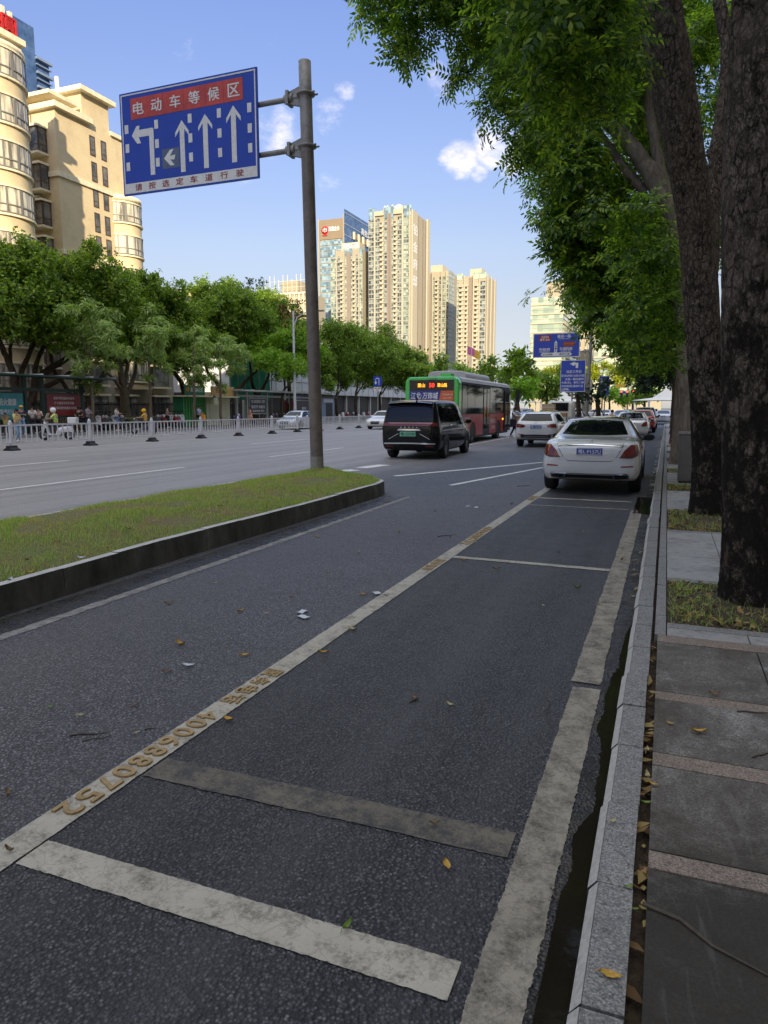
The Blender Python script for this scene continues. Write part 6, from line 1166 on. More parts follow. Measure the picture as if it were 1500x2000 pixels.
arrow_up(.465, .355, .845); arrow_up(.635, .335, .84); arrow_up(.835, .305, .825)
x = su(.235); w = SW * .017; tx, ty = su(.085), sv(.42); hh = SH * .085
MB().prism([(x - w, sv(.83)), (x + w, sv(.83)), (x + w, ty + w * 1.1), (x + w - .02, ty + w * 1.6), (tx + hh * 1.1, ty + w * 1.6), (tx + hh * .95 + .05, ty + hh), (tx + hh * .75, ty + hh), (tx, ty), (tx + hh * .75, ty - hh), (tx + hh * .95 + .07, ty - hh), (tx + hh * 1.0, ty - w * .9), (x - w, ty - w * .9)], -.0245, -.018, 'y').build('arrow', 'sign_white', bd)
MB().box(su(.31), su(.44), -.0225, -.018, sv(.79), sv(.60)).build('patch', 'sign_patch', bd)
tx, ty = su(.325), sv(.69); hh = SH * .075
MB().prism([(tx, ty), (tx + .16, ty + hh), (tx + .26, ty + hh * 1.05), (tx + .16, ty + .035), (tx + .30, ty + .05), (tx + .27, ty - .05), (tx + .16, ty - .035), (tx + .27, ty - hh), (tx + .16, ty - hh)], -.0252, -.0226, 'y').build('arrow', 'sign_white', bd)
# railing in the middle of the main road
yp = [ground(px, py).y for px, py in [(28, 880), (172, 870), (287, 862), (378, 857), (458, 852), (521, 848), (578, 844)]]; xr = -23.75
yp = [4.0, 8.1, 12.2, 16.3, 20.4, 24.5, 28.6, 32.6, 36.3, 40.2, 43.6, 47.0, 50.5, 54.2, 58.0]
RL = thing('road_railing', 'white steel railing with black rubber feet along the middle of the road', 'railing', (xr, yp[0], 0)); o_ = yp[0]
for i, y in enumerate(yp):
    y -= o_; P_ = MB().box(-.055, .055, y - .055, y + .055, .12, 1.08).lathe([(.07, 1.08), (.075, 1.1), (.07, 1.12), (.045, 1.13), (.05, 1.17), (.0, 1.19)], (0, y, 0), 12).build('post', 'white_steel', RL)
    b = MB().prism([(-.26, 0), (.26, 0), (.26, .05), (.10, .12), (.09, .2), (-.09, .2), (-.10, .12), (-.26, .05)], y - .2, y + .2, 'x' if 0 else 'y').build('foot', 'black_rubber', P_); bevel(b, .03, 2)
    if i + 1 < len(yp):
        y2 = yp[i + 1] - o_; mb = MB().box(-.03, .03, y + .056, y2 - .056, .95, 1.01).box(-.022, .022, y + .056, y2 - .056, .27, .31); n = 15
        for k in range(n): yy = y + .056 + (y2 - y - .112) * (k + .5) / n; mb.box(-.017, .017, yy - .022, yy + .022, .31, .95)
        mb.build('railing_panel', 'white_steel', RL)
# u-turn sign on its post at the end of the railing
p = ground(735, 834); UT = thing('u_turn_sign', 'blue u-turn sign on a thin post at the end of the railing', 'road sign', (p.x - .1, p.y + .6, 0))
MB().cyl((0, 0, 0), (0, 0, 4.3), .05, n=10).build('post', 'galv', UT); MB().box(-.06, .3, -.2, .2, 0, .18).build('foot', 'black_rubber', UT)
b = MB().prism([(-.38, 3.55), (.34, 3.55), (.46, 3.95), (.34, 4.42), (-.38, 4.42)], -.08, -.06, 'y').build('sign_board', 'sign_blue', UT)
MB().tube([(.15, -.095, 3.66)] + [(.0 + .15 * math.cos(a), -.095, 4.1 + .15 * math.sin(a)) for a in np.linspace(0, math.pi, 9)] + [(-.15, -.095, 3.9)], .035, 6).prism([(-.28, 3.92), (-.02, 3.92), (-.15, 3.7)], -.11, -.085, 'y').build('arrow', 'sign_white', b)
b = MB().box(-.36, .36, -.08, -.06, 3.12, 3.48).build('sub_plate', 'sign_white', UT); MB().text('调头车辆', (0, -.083, 3.37), (1, 0, 0), (0, 0, 1), .12, .6, .03).text('让行', (0, -.083, 3.21), (1, 0, 0), (0, 0, 1), .12, .3, .03).build('lettering', 'ink_black', b)
# lamp pole carrying the direction sign
Y_ = 62; p = at_y(1145, 800, Y_); LP = thing('sign_pole', 'grey lamp pole carrying the big blue direction sign over the traffic', 'road sign', (p.x, Y_, 0)); zt = at_y(1157, 602, Y_).z
MB().tube([(0, 0, 0), (.1, 0, zt * .5), (.2, 0, zt)], [.17, .14, .09], 14).build('pole', 'galv', LP)
l0, l1, l2 = at_y(1150, 625, Y_), at_y(1135, 605, Y_), at_y(1098, 597, Y_); P_ = spline([(.14, 0, l0.z), (l1.x - p.x, 0, l1.z), (l2.x - p.x, 0, l2.z)], 5); MB().tube(P_, [.07] * (len(P_) - 3) + [.05, .05, .04], 8).build('lamp_arm', 'galv', LP)
mb = MB().box(l2.x - p.x - .1, l2.x - p.x + .8, -.14, .14, l2.z - .02, l2.z + .08); b = mb.build('lamp_head', 'galv', LP); bevel(b, .03)
l1, l2 = at_y(1158, 706, Y_), at_y(1192, 696, Y_); MB().tube([(.12, 0, l1.z + .2), (l1.x - p.x + .3, 0, l1.z - .05), (l2.x - p.x, 0, l2.z)], .035, 6).build('lamp_arm', 'galv', LP); MB().box(l2.x - p.x - .7, l2.x - p.x + .1, -.1, .1, l2.z - .0, l2.z + .09).build('lamp_head', 'frame_grey', LP)
a, c = at_y(1042, 651, Y_), at_y(1132, 697, Y_); x0, x1, z0, z1 = a.x - p.x, c.x - p.x, c.z, a.z - .05; SW, SH = x1 - x0, z1 - z0
def gu(u): return x0 + SW * u
def gv(v): return z1 - SH * v
for z in (gv(.25), gv(.78)): MB().tube([(x1 - .3, .08, z), (.1, .08, z)], .06, 8).box(-.05, .25, -.16, .2, z - .1, z + .1).build('sign_arm', 'galv', LP)
bd = MB().box(x0, x1, -.03, .02, z0, z1).build('sign_board', 'sign_blue', LP)
mb = MB(); [mb.box(*q, -.036, -.028, *r_) for q, r_ in (((x0, x1), (z0, z0 + .06)), ((x0, x1), (z1 - .06, z1)), ((x0, x0 + .06), (z0 + .06, z1 - .06)), ((x1 - .06, x1), (z0 + .06, z1 - .06)))]; mb.build('border', 'sign_white', bd)
T_ = lambda mb, s, u, v, h, w: mb.text(s, (gu(u), -.040, gv(v)), (1, 0, 0), (0, 0, 1), SH * h, SW * w, .045)
r1 = MB().box(gu(.13), gu(.38), -.036, -.028, gv(.33), gv(.08)).build('red_panel', 'ink_red', bd); mb = MB(); T_(mb, 'G324', .255, .15, .10, .15); T_(mb, '惠东 汕头', .255, .26, .09, .21); mb.build('lettering', 'sign_white', r1)
r2 = MB().box(gu(.64), gu(.89), -.036, -.028, gv(.56), gv(.36)).build('brown_panel', 'sign_brown', bd); mb = MB(); T_(mb, '惠州西湖', .765, .44, .10, .21); T_(mb, 'HUIZHOU XIHU', .765, .53, .04, .2); mb.build('lettering', 'ad_orange', r2)
mb = MB(); T_(mb, '菊花一路', .66, .14, .13, .28); T_(mb, 'JUHUA YILU', .66, .25, .05, .22); T_(mb, '市政府', .25, .66, .12, .24); T_(mb, 'MUNICIPAL GOVT', .25, .76, .05, .22); T_(mb, '东湖西路', .71, .65, .12, .27); T_(mb, 'DONGHU XILU', .71, .75, .05, .22); mb.build('lettering', 'sign_white', bd)
mb = MB(); zc = gv(.87); hh = SH * .07; mb.prism([(gu(.46), gv(.8)), (gu(.46), gv(.40)), (gu(.49), gv(.30)), (gu(.52), gv(.40)), (gu(.52), gv(.8))], -.036, -.028, 'y'); mb.build('arrow', 'sign_white', bd)
mb = MB().prism([(gu(.17), zc), (gu(.21), zc + hh), (gu(.80), zc + hh), (gu(.84), zc), (gu(.80), zc - hh), (gu(.21), zc - hh)], -.036, -.028, 'y'); mb.build('arrow', 'sign_white', bd)
mb = MB(); T_(mb, '云山西路', .32, .87, .08, .22); T_(mb, '惠州大道', .68, .87, .08, .22); [T_(mb, ch, .49, .44 + i * .1, .075, .035) for i, ch in enumerate('文昌一路')]; mb.build('lettering', 'ink_black', bd)
# no left turn hours sign
Y_ = 56; p = at_y(1116, 800, Y_); NL = thing('notice_sign', 'blue upright sign with a left arrow and white lines of road closure text', 'road sign', (p.x, Y_, 0)); a, c = at_y(1096, 704, Y_), at_y(1142, 765, Y_); x0, x1, z0, z1 = a.x - p.x, c.x - p.x, c.z, a.z; SW, SH = x1 - x0, z1 - z0
MB().cyl((0, .08, 0), (0, .08, z1 - .2), .055, n=10).build('post', 'galv', NL)
bd = MB().box(x0, x1, -.03, .02, z0, z1).build('sign_board', 'sign_blue', NL); mb = MB(); [mb.box(*q, -.034, -.028, *r_) for q, r_ in (((x0, x1), (z0, z0 + .03)), ((x0, x1), (z1 - .03, z1)), ((x0, x0 + .03), (z0 + .03, z1 - .03)), ((x1 - .03, x1), (z0 + .03, z1 - .03)))]; mb.build('border', 'sign_white', bd)
mb = MB(); T_(mb, '法定工作日', .53, .36, .09, .60); T_(mb, '07:30-09:00 16:30-19:30', .5, .49, .07, .92); T_(mb, '文昌一路往惠州', .56, .60, .075, .74); T_(mb, '大道(北)、菊花二路', .5, .71, .075, .90); T_(mb, '方向封闭,请绕行云', .49, .82, .075, .88); T_(mb, '山西路。', .21, .92, .075, .34); mb.build('lettering', 'sign_white', bd)
MB().prism([(gu(.60), gv(.25)), (gu(.70), gv(.25)), (gu(.70), gv(.085)), (gu(.54), gv(.085)), (gu(.58), gv(.04)), (gu(.36), gv(.115)), (gu(.54), gv(.19)), (gu(.54), gv(.145)), (gu(.60), gv(.145))], -.036, -.028, 'y').build('arrow', 'sign_white', bd)
Y_ = 74; p = at_y(1180, 800, Y_); PS = thing('parking_sign', 'blue parking sign with a white letter P, half behind a young tree', 'road sign', (p.x, Y_, 0)); a, c = at_y(1171, 735, Y_), at_y(1189, 772, Y_); x0, x1, z0, z1 = a.x - p.x, c.x - p.x, c.z, a.z; SW, SH = x1 - x0, z1 - z0
bd = MB().box(x0, x1, -.04, .04, z0, z1).build('sign_board', 'sign_blue', PS); MB().cyl((0, .1, 0), (0, .1, z1 - .1), .06, n=8).build('post', 'galv', PS); mb = MB(); T_(mb, 'P', .4, .25, .26, .5); T_(mb, '停车', .7, .45, .09, .4); T_(mb, '↑', .7, .72, .2, .2); mb.build('lettering', 'sign_white', bd)
# signal gantry, camera mast
Y_ = 140; p = at_y(1267, 800, Y_); GA = thing('signal_gantry', 'traffic signal gantry with red lights and a yellow panel at the junction', 'traffic light', (p.x, Y_, 0)); zt = at_y(1267, 751, Y_).z; xl = at_y(1196, 752, Y_).x - p.x
MB().tube([(0, 0, 0), (0, 0, zt + .2)], [.2, .14], 12).build('pole', 'white_steel', GA); MB().tube([(0, 0, zt), (xl, 0, zt - .1)], [.13, .08], 10).build('beam', 'white_steel', GA)
for px in (1214, 1225, 1237): x = at_y(px, 766, Y_).x - p.x; b = MB().box(x - .22, x + .22, -.2, .1, zt - 2.3, zt - 1.0).build('signal_head', 'dark_plastic', GA); MB().lathe([(0, -.03), (.15, -.03), (.17, 0)], (x, -.2, zt - 1.25), 14, None, 'y').build('lens', 'signal_red', b); MB().box(x - .05, x + .05, -.05, .05, zt - 1.0, zt).build('hanger', 'white_steel', GA)
x = at_y(1212, 757, Y_).x - p.x; MB().box(x - .9, x + .9, -.12, .0, zt - .5, zt + .15).build('panel', 'cone_yellow', GA)
x = at_y(1219, 767, Y_).x - p.x; MB().box(x - .35, x + .25, -.12, .0, zt - 1.6, zt - 1.15).build('panel', 'sign_blue', GA)
Y_ = 30; CM = thing('camera_mast', 'dark arm with a traffic camera reaching out of the right tree crowns', 'camera mast', (.55, Y_, .1)); a = at_y(1196, 672, Y_); b_ = at_y(1300, 671, Y_); z = a.z - .1
MB().tube([(0, 0, 0), (0, 0, z + .3)], [.1, .08], 10).build('mast', 'pole_brown', CM); MB().tube([(0, 0, z), (a.x - .55, 0, z)], .045, 8).build('arm', 'pole_brown', CM)
x = at_y(1201, 663, Y_).x - .55; mb = MB().box(x - .10, x + .10, -.25, .1, z + .1, z + .26).box(x - .12, x + .12, -.3, .12, z + .26, z + .28).cyl((x, 0, z), (x, 0, z + .1), .03); mb.build('camera_body', 'dark_plastic', CM); mb = MB().lathe([(.0, z + .05), (.09, z + .06), (.1, z + .16), (.06, z + .2)], (x + .30, 0, .12), 12); mb.build('dome_camera', 'dark_plastic', CM)
# street lamps on the far side
lamp = None
for i, (px, Y) in enumerate([(576, 62), (1005, 122), (930, 160)]):
    p = at_x(px, 797, -34.2) if i == 0 else at_y(px, 797, Y); lab = ['tall white street lamp rising between the round bright trees and the sign pole', 'far street lamp left of the highway sign', 'far street lamp beyond the bus roof'][i]
    if lamp is None:
        lamp = thing('street_lamp', lab, 'street lamp', (p.x, p.y, .12), group='street lamps'); zt = at_x(574, 610, -34.2).z; MB().tube([(0, 0, 0), (0, 0, zt)], [.16, .09], 10).build('pole', 'white_steel', lamp); MB().tube([(0, 0, zt - 1.6), (.35, .15, zt - .6), (1.1, .5, zt - .1), (2.2, 1.0, zt)], .05, 8).build('lamp_arm', 'white_steel', lamp); MB().box(2.1, 2.8, .85, 1.15, zt - .05, zt + .07).build('lamp_head', 'galv', lamp)
    else: dup(lamp, (p.x, p.y, 0), 0, lab)
FP = None
for i, px in enumerate((908, 913, 919)):
    p = at_y(px, 797, 140); lab = ['bare flagpole, left of the three behind the bus', 'middle flagpole without a flag behind the bus', 'flagpole flying a pink and yellow flag behind the bus'][i]
    f_ = thing('flagpole', lab, 'flagpole', (p.x, 140, 0), group='flagpoles behind the bus'); zt = at_y(px, (700, 705, 678)[i], 140).z; MB().tube([(0, 0, 0), (0, 0, zt)], [.09, .05], 8).build('pole', 'white_steel', f_)
    if i == 2:
        P_ = [[(u * 2.4, .25 * math.sin(u * 7), zt - .1 - v * 1.6 - u * 1.0) for v in (0, .5, 1)] for u in np.linspace(-.35, .25, 5)]; MB().grid(P_).build('flag', 'flag_pink', f_); P_ = [[(u * 2.4, .25 * math.sin(u * 7) + .0, zt - .1 - v * 1.6 - u * 1.0) for v in (.1, .6, 1.1)] for u in np.linspace(.25, .75, 5)]; MB().grid(P_).build('flag_tail', 'flag_yellow', f_)
# right pavement: cabinet, white post, hydrant
Y_ = 15.95; x0, x1 = at_y(1325, 900, Y_).x, at_y(1356, 900, Y_).x; CB = thing('utility_cabinet', 'grey steel utility cabinet standing on the right pavement behind the second tree', 'cabinet', (x0, Y_, .095)); h = at_y(1340, 848, Y_).z - .095; w = .62
b = MB().box(0, w, 0, .38, .05, h).build('box', 'cabinet_grey', CB); bevel(b, .008); MB().box(-.02, w + .02, -.02, .40, h + .001, h + .045).build('lid', 'galv', CB); MB().box(.02, w - .02, .02, .36, 0, .05).build('plinth', 'dark_plastic', CB)
d = MB().box(.03, w - .03, -.008, -.001, .1, h - .06).build('door', 'cabinet_grey', CB); MB().box(w - .1, w - .07, -.02, -.009, h * .45, h * .6).build('handle', 'dark_plastic', d)
p = at_y(1321, 800, 23.5); WP = thing('white_post', 'thin white post on the right pavement beside the tree row', 'post', (.42, 23.5, .1)); MB().cyl((0, 0, 0), (0, 0, at_y(1322, 735, 23.5).z), .035, n=10).lathe([(.07, 0), (.07, .02), (.04, .03)], (0, 0, 0), 12).build('shaft', 'white_steel', WP)
HY = thing('fire_hydrant', 'small red hydrant on the right pavement beside the white post', 'hydrant', (.28, 25.2, .1)); MB().lathe([(.11, 0), (.11, .05), (.075, .07), (.075, .48), (.1, .5), (.1, .55), (.06, .64), (0, .68)], (0, 0, 0), 16).build('barrel', 'hydrant_red', HY)
for s in (1, -1): MB().lathe([(.05, s * .06), (.05, s * .13), (.0, s * .135)], (0, 0, .4), 12, None, 'x').build('outlet_cap', 'hydrant_red', HY)
# ---- far pavement: shelters, kiosks, posters
def yx(px, X=-36.0): return at_x(px, 797, X).y
def shelter(label, X, pxs, panels, beam, zroof, col):
    y0 = yx(pxs[0], X); t = thing('bus_shelter', label, 'bus shelter', (X, y0, .12)); L = yx(pxs[-1], X) - y0
    for px in pxs: y = yx(px, X) - y0; MB().box(-.1, .1, y - .1, y + .1, 0, zroof - .15).build('post', col, t)
    MB().box(-.12, .12, -.2, L + .2, 2.55, 2.75).build('beam', col, t); MB().box(-.5, 1.3, beam[0], L + beam[1], zroof - .15, zroof - .05).build('roof', col, t)
    mb = MB(); y = beam[0]
    while y < L + beam[1]: mb.box(-.5, 1.35, y, y + .06, zroof - .049, zroof + .02); y += 2.0
    mb.build('roof_rib', 'white_steel', t); MB().box(.2, .55, .5, L - .5, .42, .47).build('bench', 'galv', t)
    for (pa, pb, za, zb, m, lines) in panels:
        a, b = yx(pa, X) - y0, yx(pb, X) - y0; f = MB().box(-.12, .08, a, b, za, zb).build('poster_frame', col, t); MB().box(.081, .095, a + .1, b - .1, za + .1, zb - .1).build('poster', m, f); mb = MB()
        for (s, v, h, wf, mm) in lines: mb.text(s, (.10, (a + b) / 2, zb - (zb - za) * v), (0, 1, 0), (0, 0, 1), h, (b - a) * wf, .05)
        mb.build('lettering', 'ink_white', f)
    return t
shelter('dark green bus shelter with a teal and a red poster, behind the waiting people', -36.2, (-30, 50, 84, 161), [(-40, 46, .75, 2.5, 'ad_teal', [('全民防火健康', .35, .42, .62, 0), ('消除隐患行动', .68, .30, .55, 0)]), (88, 158, .95, 2.5, 'ad_red', [('坚定不移全面深化改革', .22, .17, .58, 0), ('扩大高水平对外开放', .42, .17, .55, 0), ('在推进中国式现代化建设中走在前列', .62, .17, .84, 0)])], (-3, 1.8), 3.55, 'shelter_green')
shelter('pale bus shelter with a dark poster, right of the beige kiosk', -36.8, (462, 482, 521, 565, 610), [(486, 519, .95, 2.5, 'ad_dark', [('东湖城新口腔', .22, .30, .8, 0), ('植牙节 种植牙', .55, .3, .8, 0), ('全城优惠 预约', .8, .2, .7, 0)]), (578, 606, .6, 2.4, 'ad_dark', [('惠民', .5, .3, .3, 0)])], (-1, 2.5), 3.2, 'shelter_grey')
def kiosk(label, X, pa, pb, body, awn, z, sign):
    y0 = yx(pa, X); L = yx(pb, X) - y0; t = thing('kiosk', label, 'kiosk', (X, y0, .12)); MB().box(-.9, 0, 0, L, 0, z).build('wall', body, t); MB().box(-1.1, .9, -.25, L + .25, z + .001, z + .12).build('awning', awn, t); return t, L, z
t, L, z = kiosk('small green kiosk with a green curtain front and green sign', -37.0, 356, 401, 'kiosk_green', 'kiosk_cream', 2.45, None)
P_ = [[(.04 + .06 * math.sin(i * .9), .05 + (L - .1) * i / 60, .05 + 2.35 * j) for i in range(61)] for j in (0, 1)]; MB().grid(P_).build('curtain', 'kiosk_curtain', t)
b = MB().box(.3, .42, -.1, L * .82, z + .15, z + .95).build('sign_board', 'kiosk_green', t); MB().text('惠民福利彩票', (.425, L * .46, z + .58), (0, 1, 0), (0, 0, 1), .34, L * .52, .05).build('lettering', 'ink_white', b); MB().lathe([(0, .01), (.2, .01), (.2, 0)], (.42, L * .08, z + .6), 14, 'ink_orange', 'x').build('emblem', 'ink_orange', b)
t, L, z = kiosk('cream kiosk with a closed roller shutter and a yellow striped sign', -37.0, 403, 449, 'kiosk_cream', 'kiosk_cream', 2.45, None)
mb = MB(); zz = .05
while zz < 2.35: mb.prism([(.001, zz), (.03, zz + .02), (.03, zz + .06), (.001, zz + .085)], .4, L - .15, 'y'); zz += .095
mb.build('shutter', 'kiosk_cream', t)
b = MB().box(.3, .42, .3, L + .1, z + .15, z + .95).build('sign_board', 'kiosk_yellow', t); mb = MB(); [mb.box(.421, .426, .35, L + .05, z + .22 + k * .1, z + .25 + k * .1) for k in range(7)]; mb.build('stripe', 'ad_orange', b); MB().text('长顺鑫五', (.43, L * .46, z + .58), (0, 1, 0), (0, 0, 1), .42, L * .45, .05).build('lettering', 'ink_red', b)
MB().box(.4, .9, -.1, .5, z - .6, z - .05).build('junction_box', 'kiosk_cream', t)
y0 = yx(626, -36.5); BO = thing('booth', 'grey ticket booth with a dark door, just right of the tall sign pole', 'booth', (-36.5, y0, .12)); L = yx(653, -36.5) - y0
MB().box(-2, 0, 0, L, 0, 2.7).build('wall', 'blue_spandrel', BO); MB().box(-2.3, .3, -.3, L + .3, 2.7, 2.85).build('roof', 'shop_dark', BO); MB().box(.001, .03, L * .38, L * .85, .05, 2.1).build('door', 'ink_black', BO); MB().box(.001, .02, L * .2, L * .9, 2.2, 2.6).build('sign_board', 'panel_white', BO)
for i, (px, X, c, zt) in enumerate([(555, -40, 'ad_red', 2.4), (590, -41.5, 'ad_dark', 2.6)]):
    y0 = yx(px, X); t = thing('poster_board', ['red poster board behind the silver white sedan', 'dark red poster board right of the silver white sedan, by the shops'][i], 'poster board', (X, y0, .12)); MB().box(-.05, .05, 0, 2.6 + i, .6, zt).build('board', c, t); MB().box(-.07, .07, -.12, 0, 0, zt + .1).box(-.07, .07, 2.6 + i, 2.72 + i, 0, zt + .1).build('frame', 'frame_grey', t)
# white canopies by the junction
for i, (px, Y, w) in enumerate([(1100, 120, 7), (1300, 110, 9), (1015, 140, 8)]):
    p = at_y(px, 797, Y); t = thing('canopy', ['pointed white canopy behind the beige truck', 'white canopy roof far ahead on the right pavement', 'low white canopy behind the far cars beside the bus front'][i], 'canopy', (p.x, Y, 0)); MB().add([(-w / 2, -w / 2, 2.7), (w / 2, -w / 2, 2.7), (w / 2, w / 2, 2.7), (-w / 2, w / 2, 2.7), (-w * .2, -w * .2, 3.1), (w * .2, -w * .2, 3.1), (w * .2, w * .2, 3.1), (-w * .2, w * .2, 3.1), (0, 0, 4.4)], [(0, 1, 5, 4), (1, 2, 6, 5), (2, 3, 7, 6), (3, 0, 4, 7), (4, 5, 8), (5, 6, 8), (6, 7, 8), (7, 4, 8), (3, 2, 1, 0)]).build('roof', 'canopy_white', t)
    for sx_ in (-1, 1):
        for sy in (-1, 1): MB().cyl((sx_ * w * .46, sy * w * .46, 0), (sx_ * w * .46, sy * w * .46, 2.7), .06, n=8).build('post', 'white_steel', t)
# props round the young trees
for i, px in enumerate((1130, 1168)):
    p = at_y(px, 797, 58); t = thing('tree_props', ['wooden props round the young tree behind the lamp pole', 'wooden props round the young tree beside the parking sign'][i], 'tree props', (p.x, 58, 0), group='props round young trees')
    for k in range(3): a = k * 2.09 + .4; MB().cyl((1.1 * math.cos(a), 1.1 * math.sin(a), 0), (-.1 * math.cos(a), -.1 * math.sin(a), 2.1), .04, n=6).build('stake', 'twig', t)
# ---------------------------------------------------------------- people and two-wheelers (local: facing -y)
def skin_obj(name, V, Ed, rad, m, parent, root=0):
    me = bpy.data.meshes.new('s'); me.from_pydata([tuple(v) for v in V], Ed, []); o = bpy.data.objects.new('s', me); COL.objects.link(o)
    md = o.modifiers.new('skin', 'SKIN'); md.use_smooth_shade = True
    for i, r in enumerate(rad): me.skin_vertices[0].data[i].radius = r if isinstance(r, tuple) else (r, r); me.skin_vertices[0].data[i].use_root = i == root
    sb = o.modifiers.new('sub', 'SUBSURF'); sb.levels = 1
    nm = bpy.data.meshes.new_from_object(o.evaluated_get(bpy.context.evaluated_depsgraph_get())); bpy.data.objects.remove(o); bpy.data.meshes.remove(me)
    nm.materials.clear(); nm.materials.append(M[m]); nm.polygons.foreach_set('use_smooth', [True] * len(nm.polygons))
    ob = bpy.data.objects.new(name, nm); COL.objects.link(ob); ob.parent = parent; return ob
def ik(a, c, l1, l2, pole):
    a, c = Vector(a), Vector(c); d = c - a; L = min(d.length, (l1 + l2) * .999); u = d.normalized(); x = (l1 * l1 - l2 * l2 + L * L) / (2 * L); h = math.sqrt(max(0, l1 * l1 - x * x)); p = Vector(pole); p = (p - u * p.dot(u)).normalized(); return a + u * x + p * h, a + u * L
def person(label, loc, rz, shirt='shirt_white', lower='trousers_dark', wr=((-.14, -.26, 1.08), (.14, -.26, 1.10)), feet=((-.10, .02), (.11, -.04)), h=1.66, skirt=False, hair='hair', long_hair=False, helmet=None, hat=None, hip=.92, lean=0.0, footz=.06, short=False, bag=None, group=None, head_down=.04):
    t = thing('person', label, 'person', loc, rz, group); s = h / 1.70; V, Ed, Rd = [], [], []
    def v(p, r, par=None): V.append(Vector(p) * s); Rd.append(tuple(x * s for x in r) if isinstance(r, tuple) else r * s); (Ed.append((par, len(V) - 1)) if par is not None else None); return len(V) - 1
    ln = lambda z: -lean * (z - hip)
    pel = v((0, 0, hip), (.145, .105)); wa = v((0, ln(hip + .18), hip + .18), (.125, .09), pel); ch = v((0, ln(hip + .40), hip + .40), (.15, .105), wa); nb = v((0, ln(hip + .53) - .005, hip + .53), .058, ch); jw = v((0, ln(hip + .6) - .02 - head_down * .4, hip + .605), .062, nb); fc = v((0, ln(hip + .66) - .03 - head_down, hip + .665), (.078, .088), jw); cr = v((0, ln(hip + .74) - .02 - head_down, hip + .735), .068, fc)
    J = {}
    for k, sg in enumerate((-1, 1)):
        sh = v((sg * .175, ln(hip + .46), hip + .465), .055, ch); S0 = V[sh] / s; el, w_ = ik(S0, wr[k], .28, .25, (sg * .6, .5, -.6)); e = v(el, .041, sh); wi = v(w_, .026, e); d = (w_ - el).normalized(); hd = v(w_ + d * .06, (.036, .02), wi)
        sd = d.cross(Vector((0, 0, 1))); sd = sd.normalized() if sd.length > .1 else Vector((1, 0, 0)); cu = Vector((0, 0, -1)) - d * d.dot(Vector((0, 0, -1)))
        for q, (o_, L) in enumerate(((-.026, .065), (-.009, .078), (.009, .072), (.025, .055))): f1 = v(w_ + d * (.06 + L * .55) + sd * o_ * 1.1 + cu * .008, .0088, hd); v(w_ + d * (.06 + L) + sd * o_ * 1.1 + cu * .03, .0075, f1)
        v(w_ + d * .065 - sd * sg * .05 + cu * .015, .010, wi)
        hp = v((sg * .088, 0, hip - .04), .09, pel); fx, fy = feet[k]; kn, an = ik((sg * .088, 0, hip - .04), (fx, fy, footz + .03), .42, .42, (sg * .05, -1, .15)); kk = v(kn, .058, hp); a_ = v(an, .038, kk); v(an + Vector((0, -.13, -.045)), (.035, .028), a_); J[sg] = (sh, e, wi, hp, kk, a_)
    b = skin_obj('body', V, Ed, Rd, 'skin', t); F = V[fc] / s; bm_ = MB()
    head = F * s
    for sg in (-1, 1): bm_.sphere(head + Vector((sg * .03, -.083, .012)) * s, .0105 * s, 8, 'hair'); bm_.sphere(head + Vector((sg * .084, .005, -.005)) * s, .022 * s, 8, None, (.4, .7, 1.2))
    bm_.sphere(head + Vector((0, -.094, -.012)) * s, .016 * s, 8, None, (.8, 1.1, 1.4)); bm_.sphere(head + Vector((0, -.08, -.045)) * s, .02 * s, 8, 'lips', (1.1, .5, .3)); bm_.build('face', 'skin', b)
    # clothing over the same skeleton
    def sub(idx, grow, cut=None):
        m = {i: k for k, i in enumerate(idx)}; vv = [V[i].copy() for i in idx]; ee = [(m[a], m[c]) for a, c in Ed if a in m and c in m]; rr = [tuple(x + grow * s for x in Rd[i]) if isinstance(Rd[i], tuple) else Rd[i] + grow * s for i in idx]; return vv, ee, rr
    vv, ee, rr = sub([pel, wa, ch, nb] + [J[g_][q] for g_ in (-1, 1) for q in (0, 1)], .014); rr[3] = .05 * s; vv[3] = vv[2].lerp(vv[3], .8)
    for q in (5, 7):
        if q < len(vv): vv[q] = vv[q - 1].lerp(vv[q], .75)
    skin_obj('shirt', vv, ee, rr, shirt, t)
    if skirt: z0 = .48 if skirt == 'long' else .55; MB().lathe([(.15 * s, (hip + .12) * s), (.18 * s, (hip - .05) * s), (.25 * s, z0 * s), (.235 * s, (z0 + .005) * s)], (0, 0, 0), 18).build('skirt', lower, t)
    else:
        vv, ee, rr = sub([pel] + [J[g_][q] for g_ in (-1, 1) for q in (3, 4, 5)], .012)
        if short: vv[3] = vv[2].lerp(vv[3], .15); vv[6] = vv[5].lerp(vv[6], .15); rr[3] = rr[2]; rr[6] = rr[5]
        skin_obj('trousers', vv, ee, rr, lower, t)
    for g_ in (-1, 1): a_ = V[J[g_][5]]; MB().sphere(a_ + Vector((0, -.06, -.045)) * s, .115 * s, 10, None, (.42, 1.15, .42)).build('shoe', 'shoe' if not short else 'shirt_white', t)
    c = (head.x, head.y + .022 * s, head.z + .035 * s)
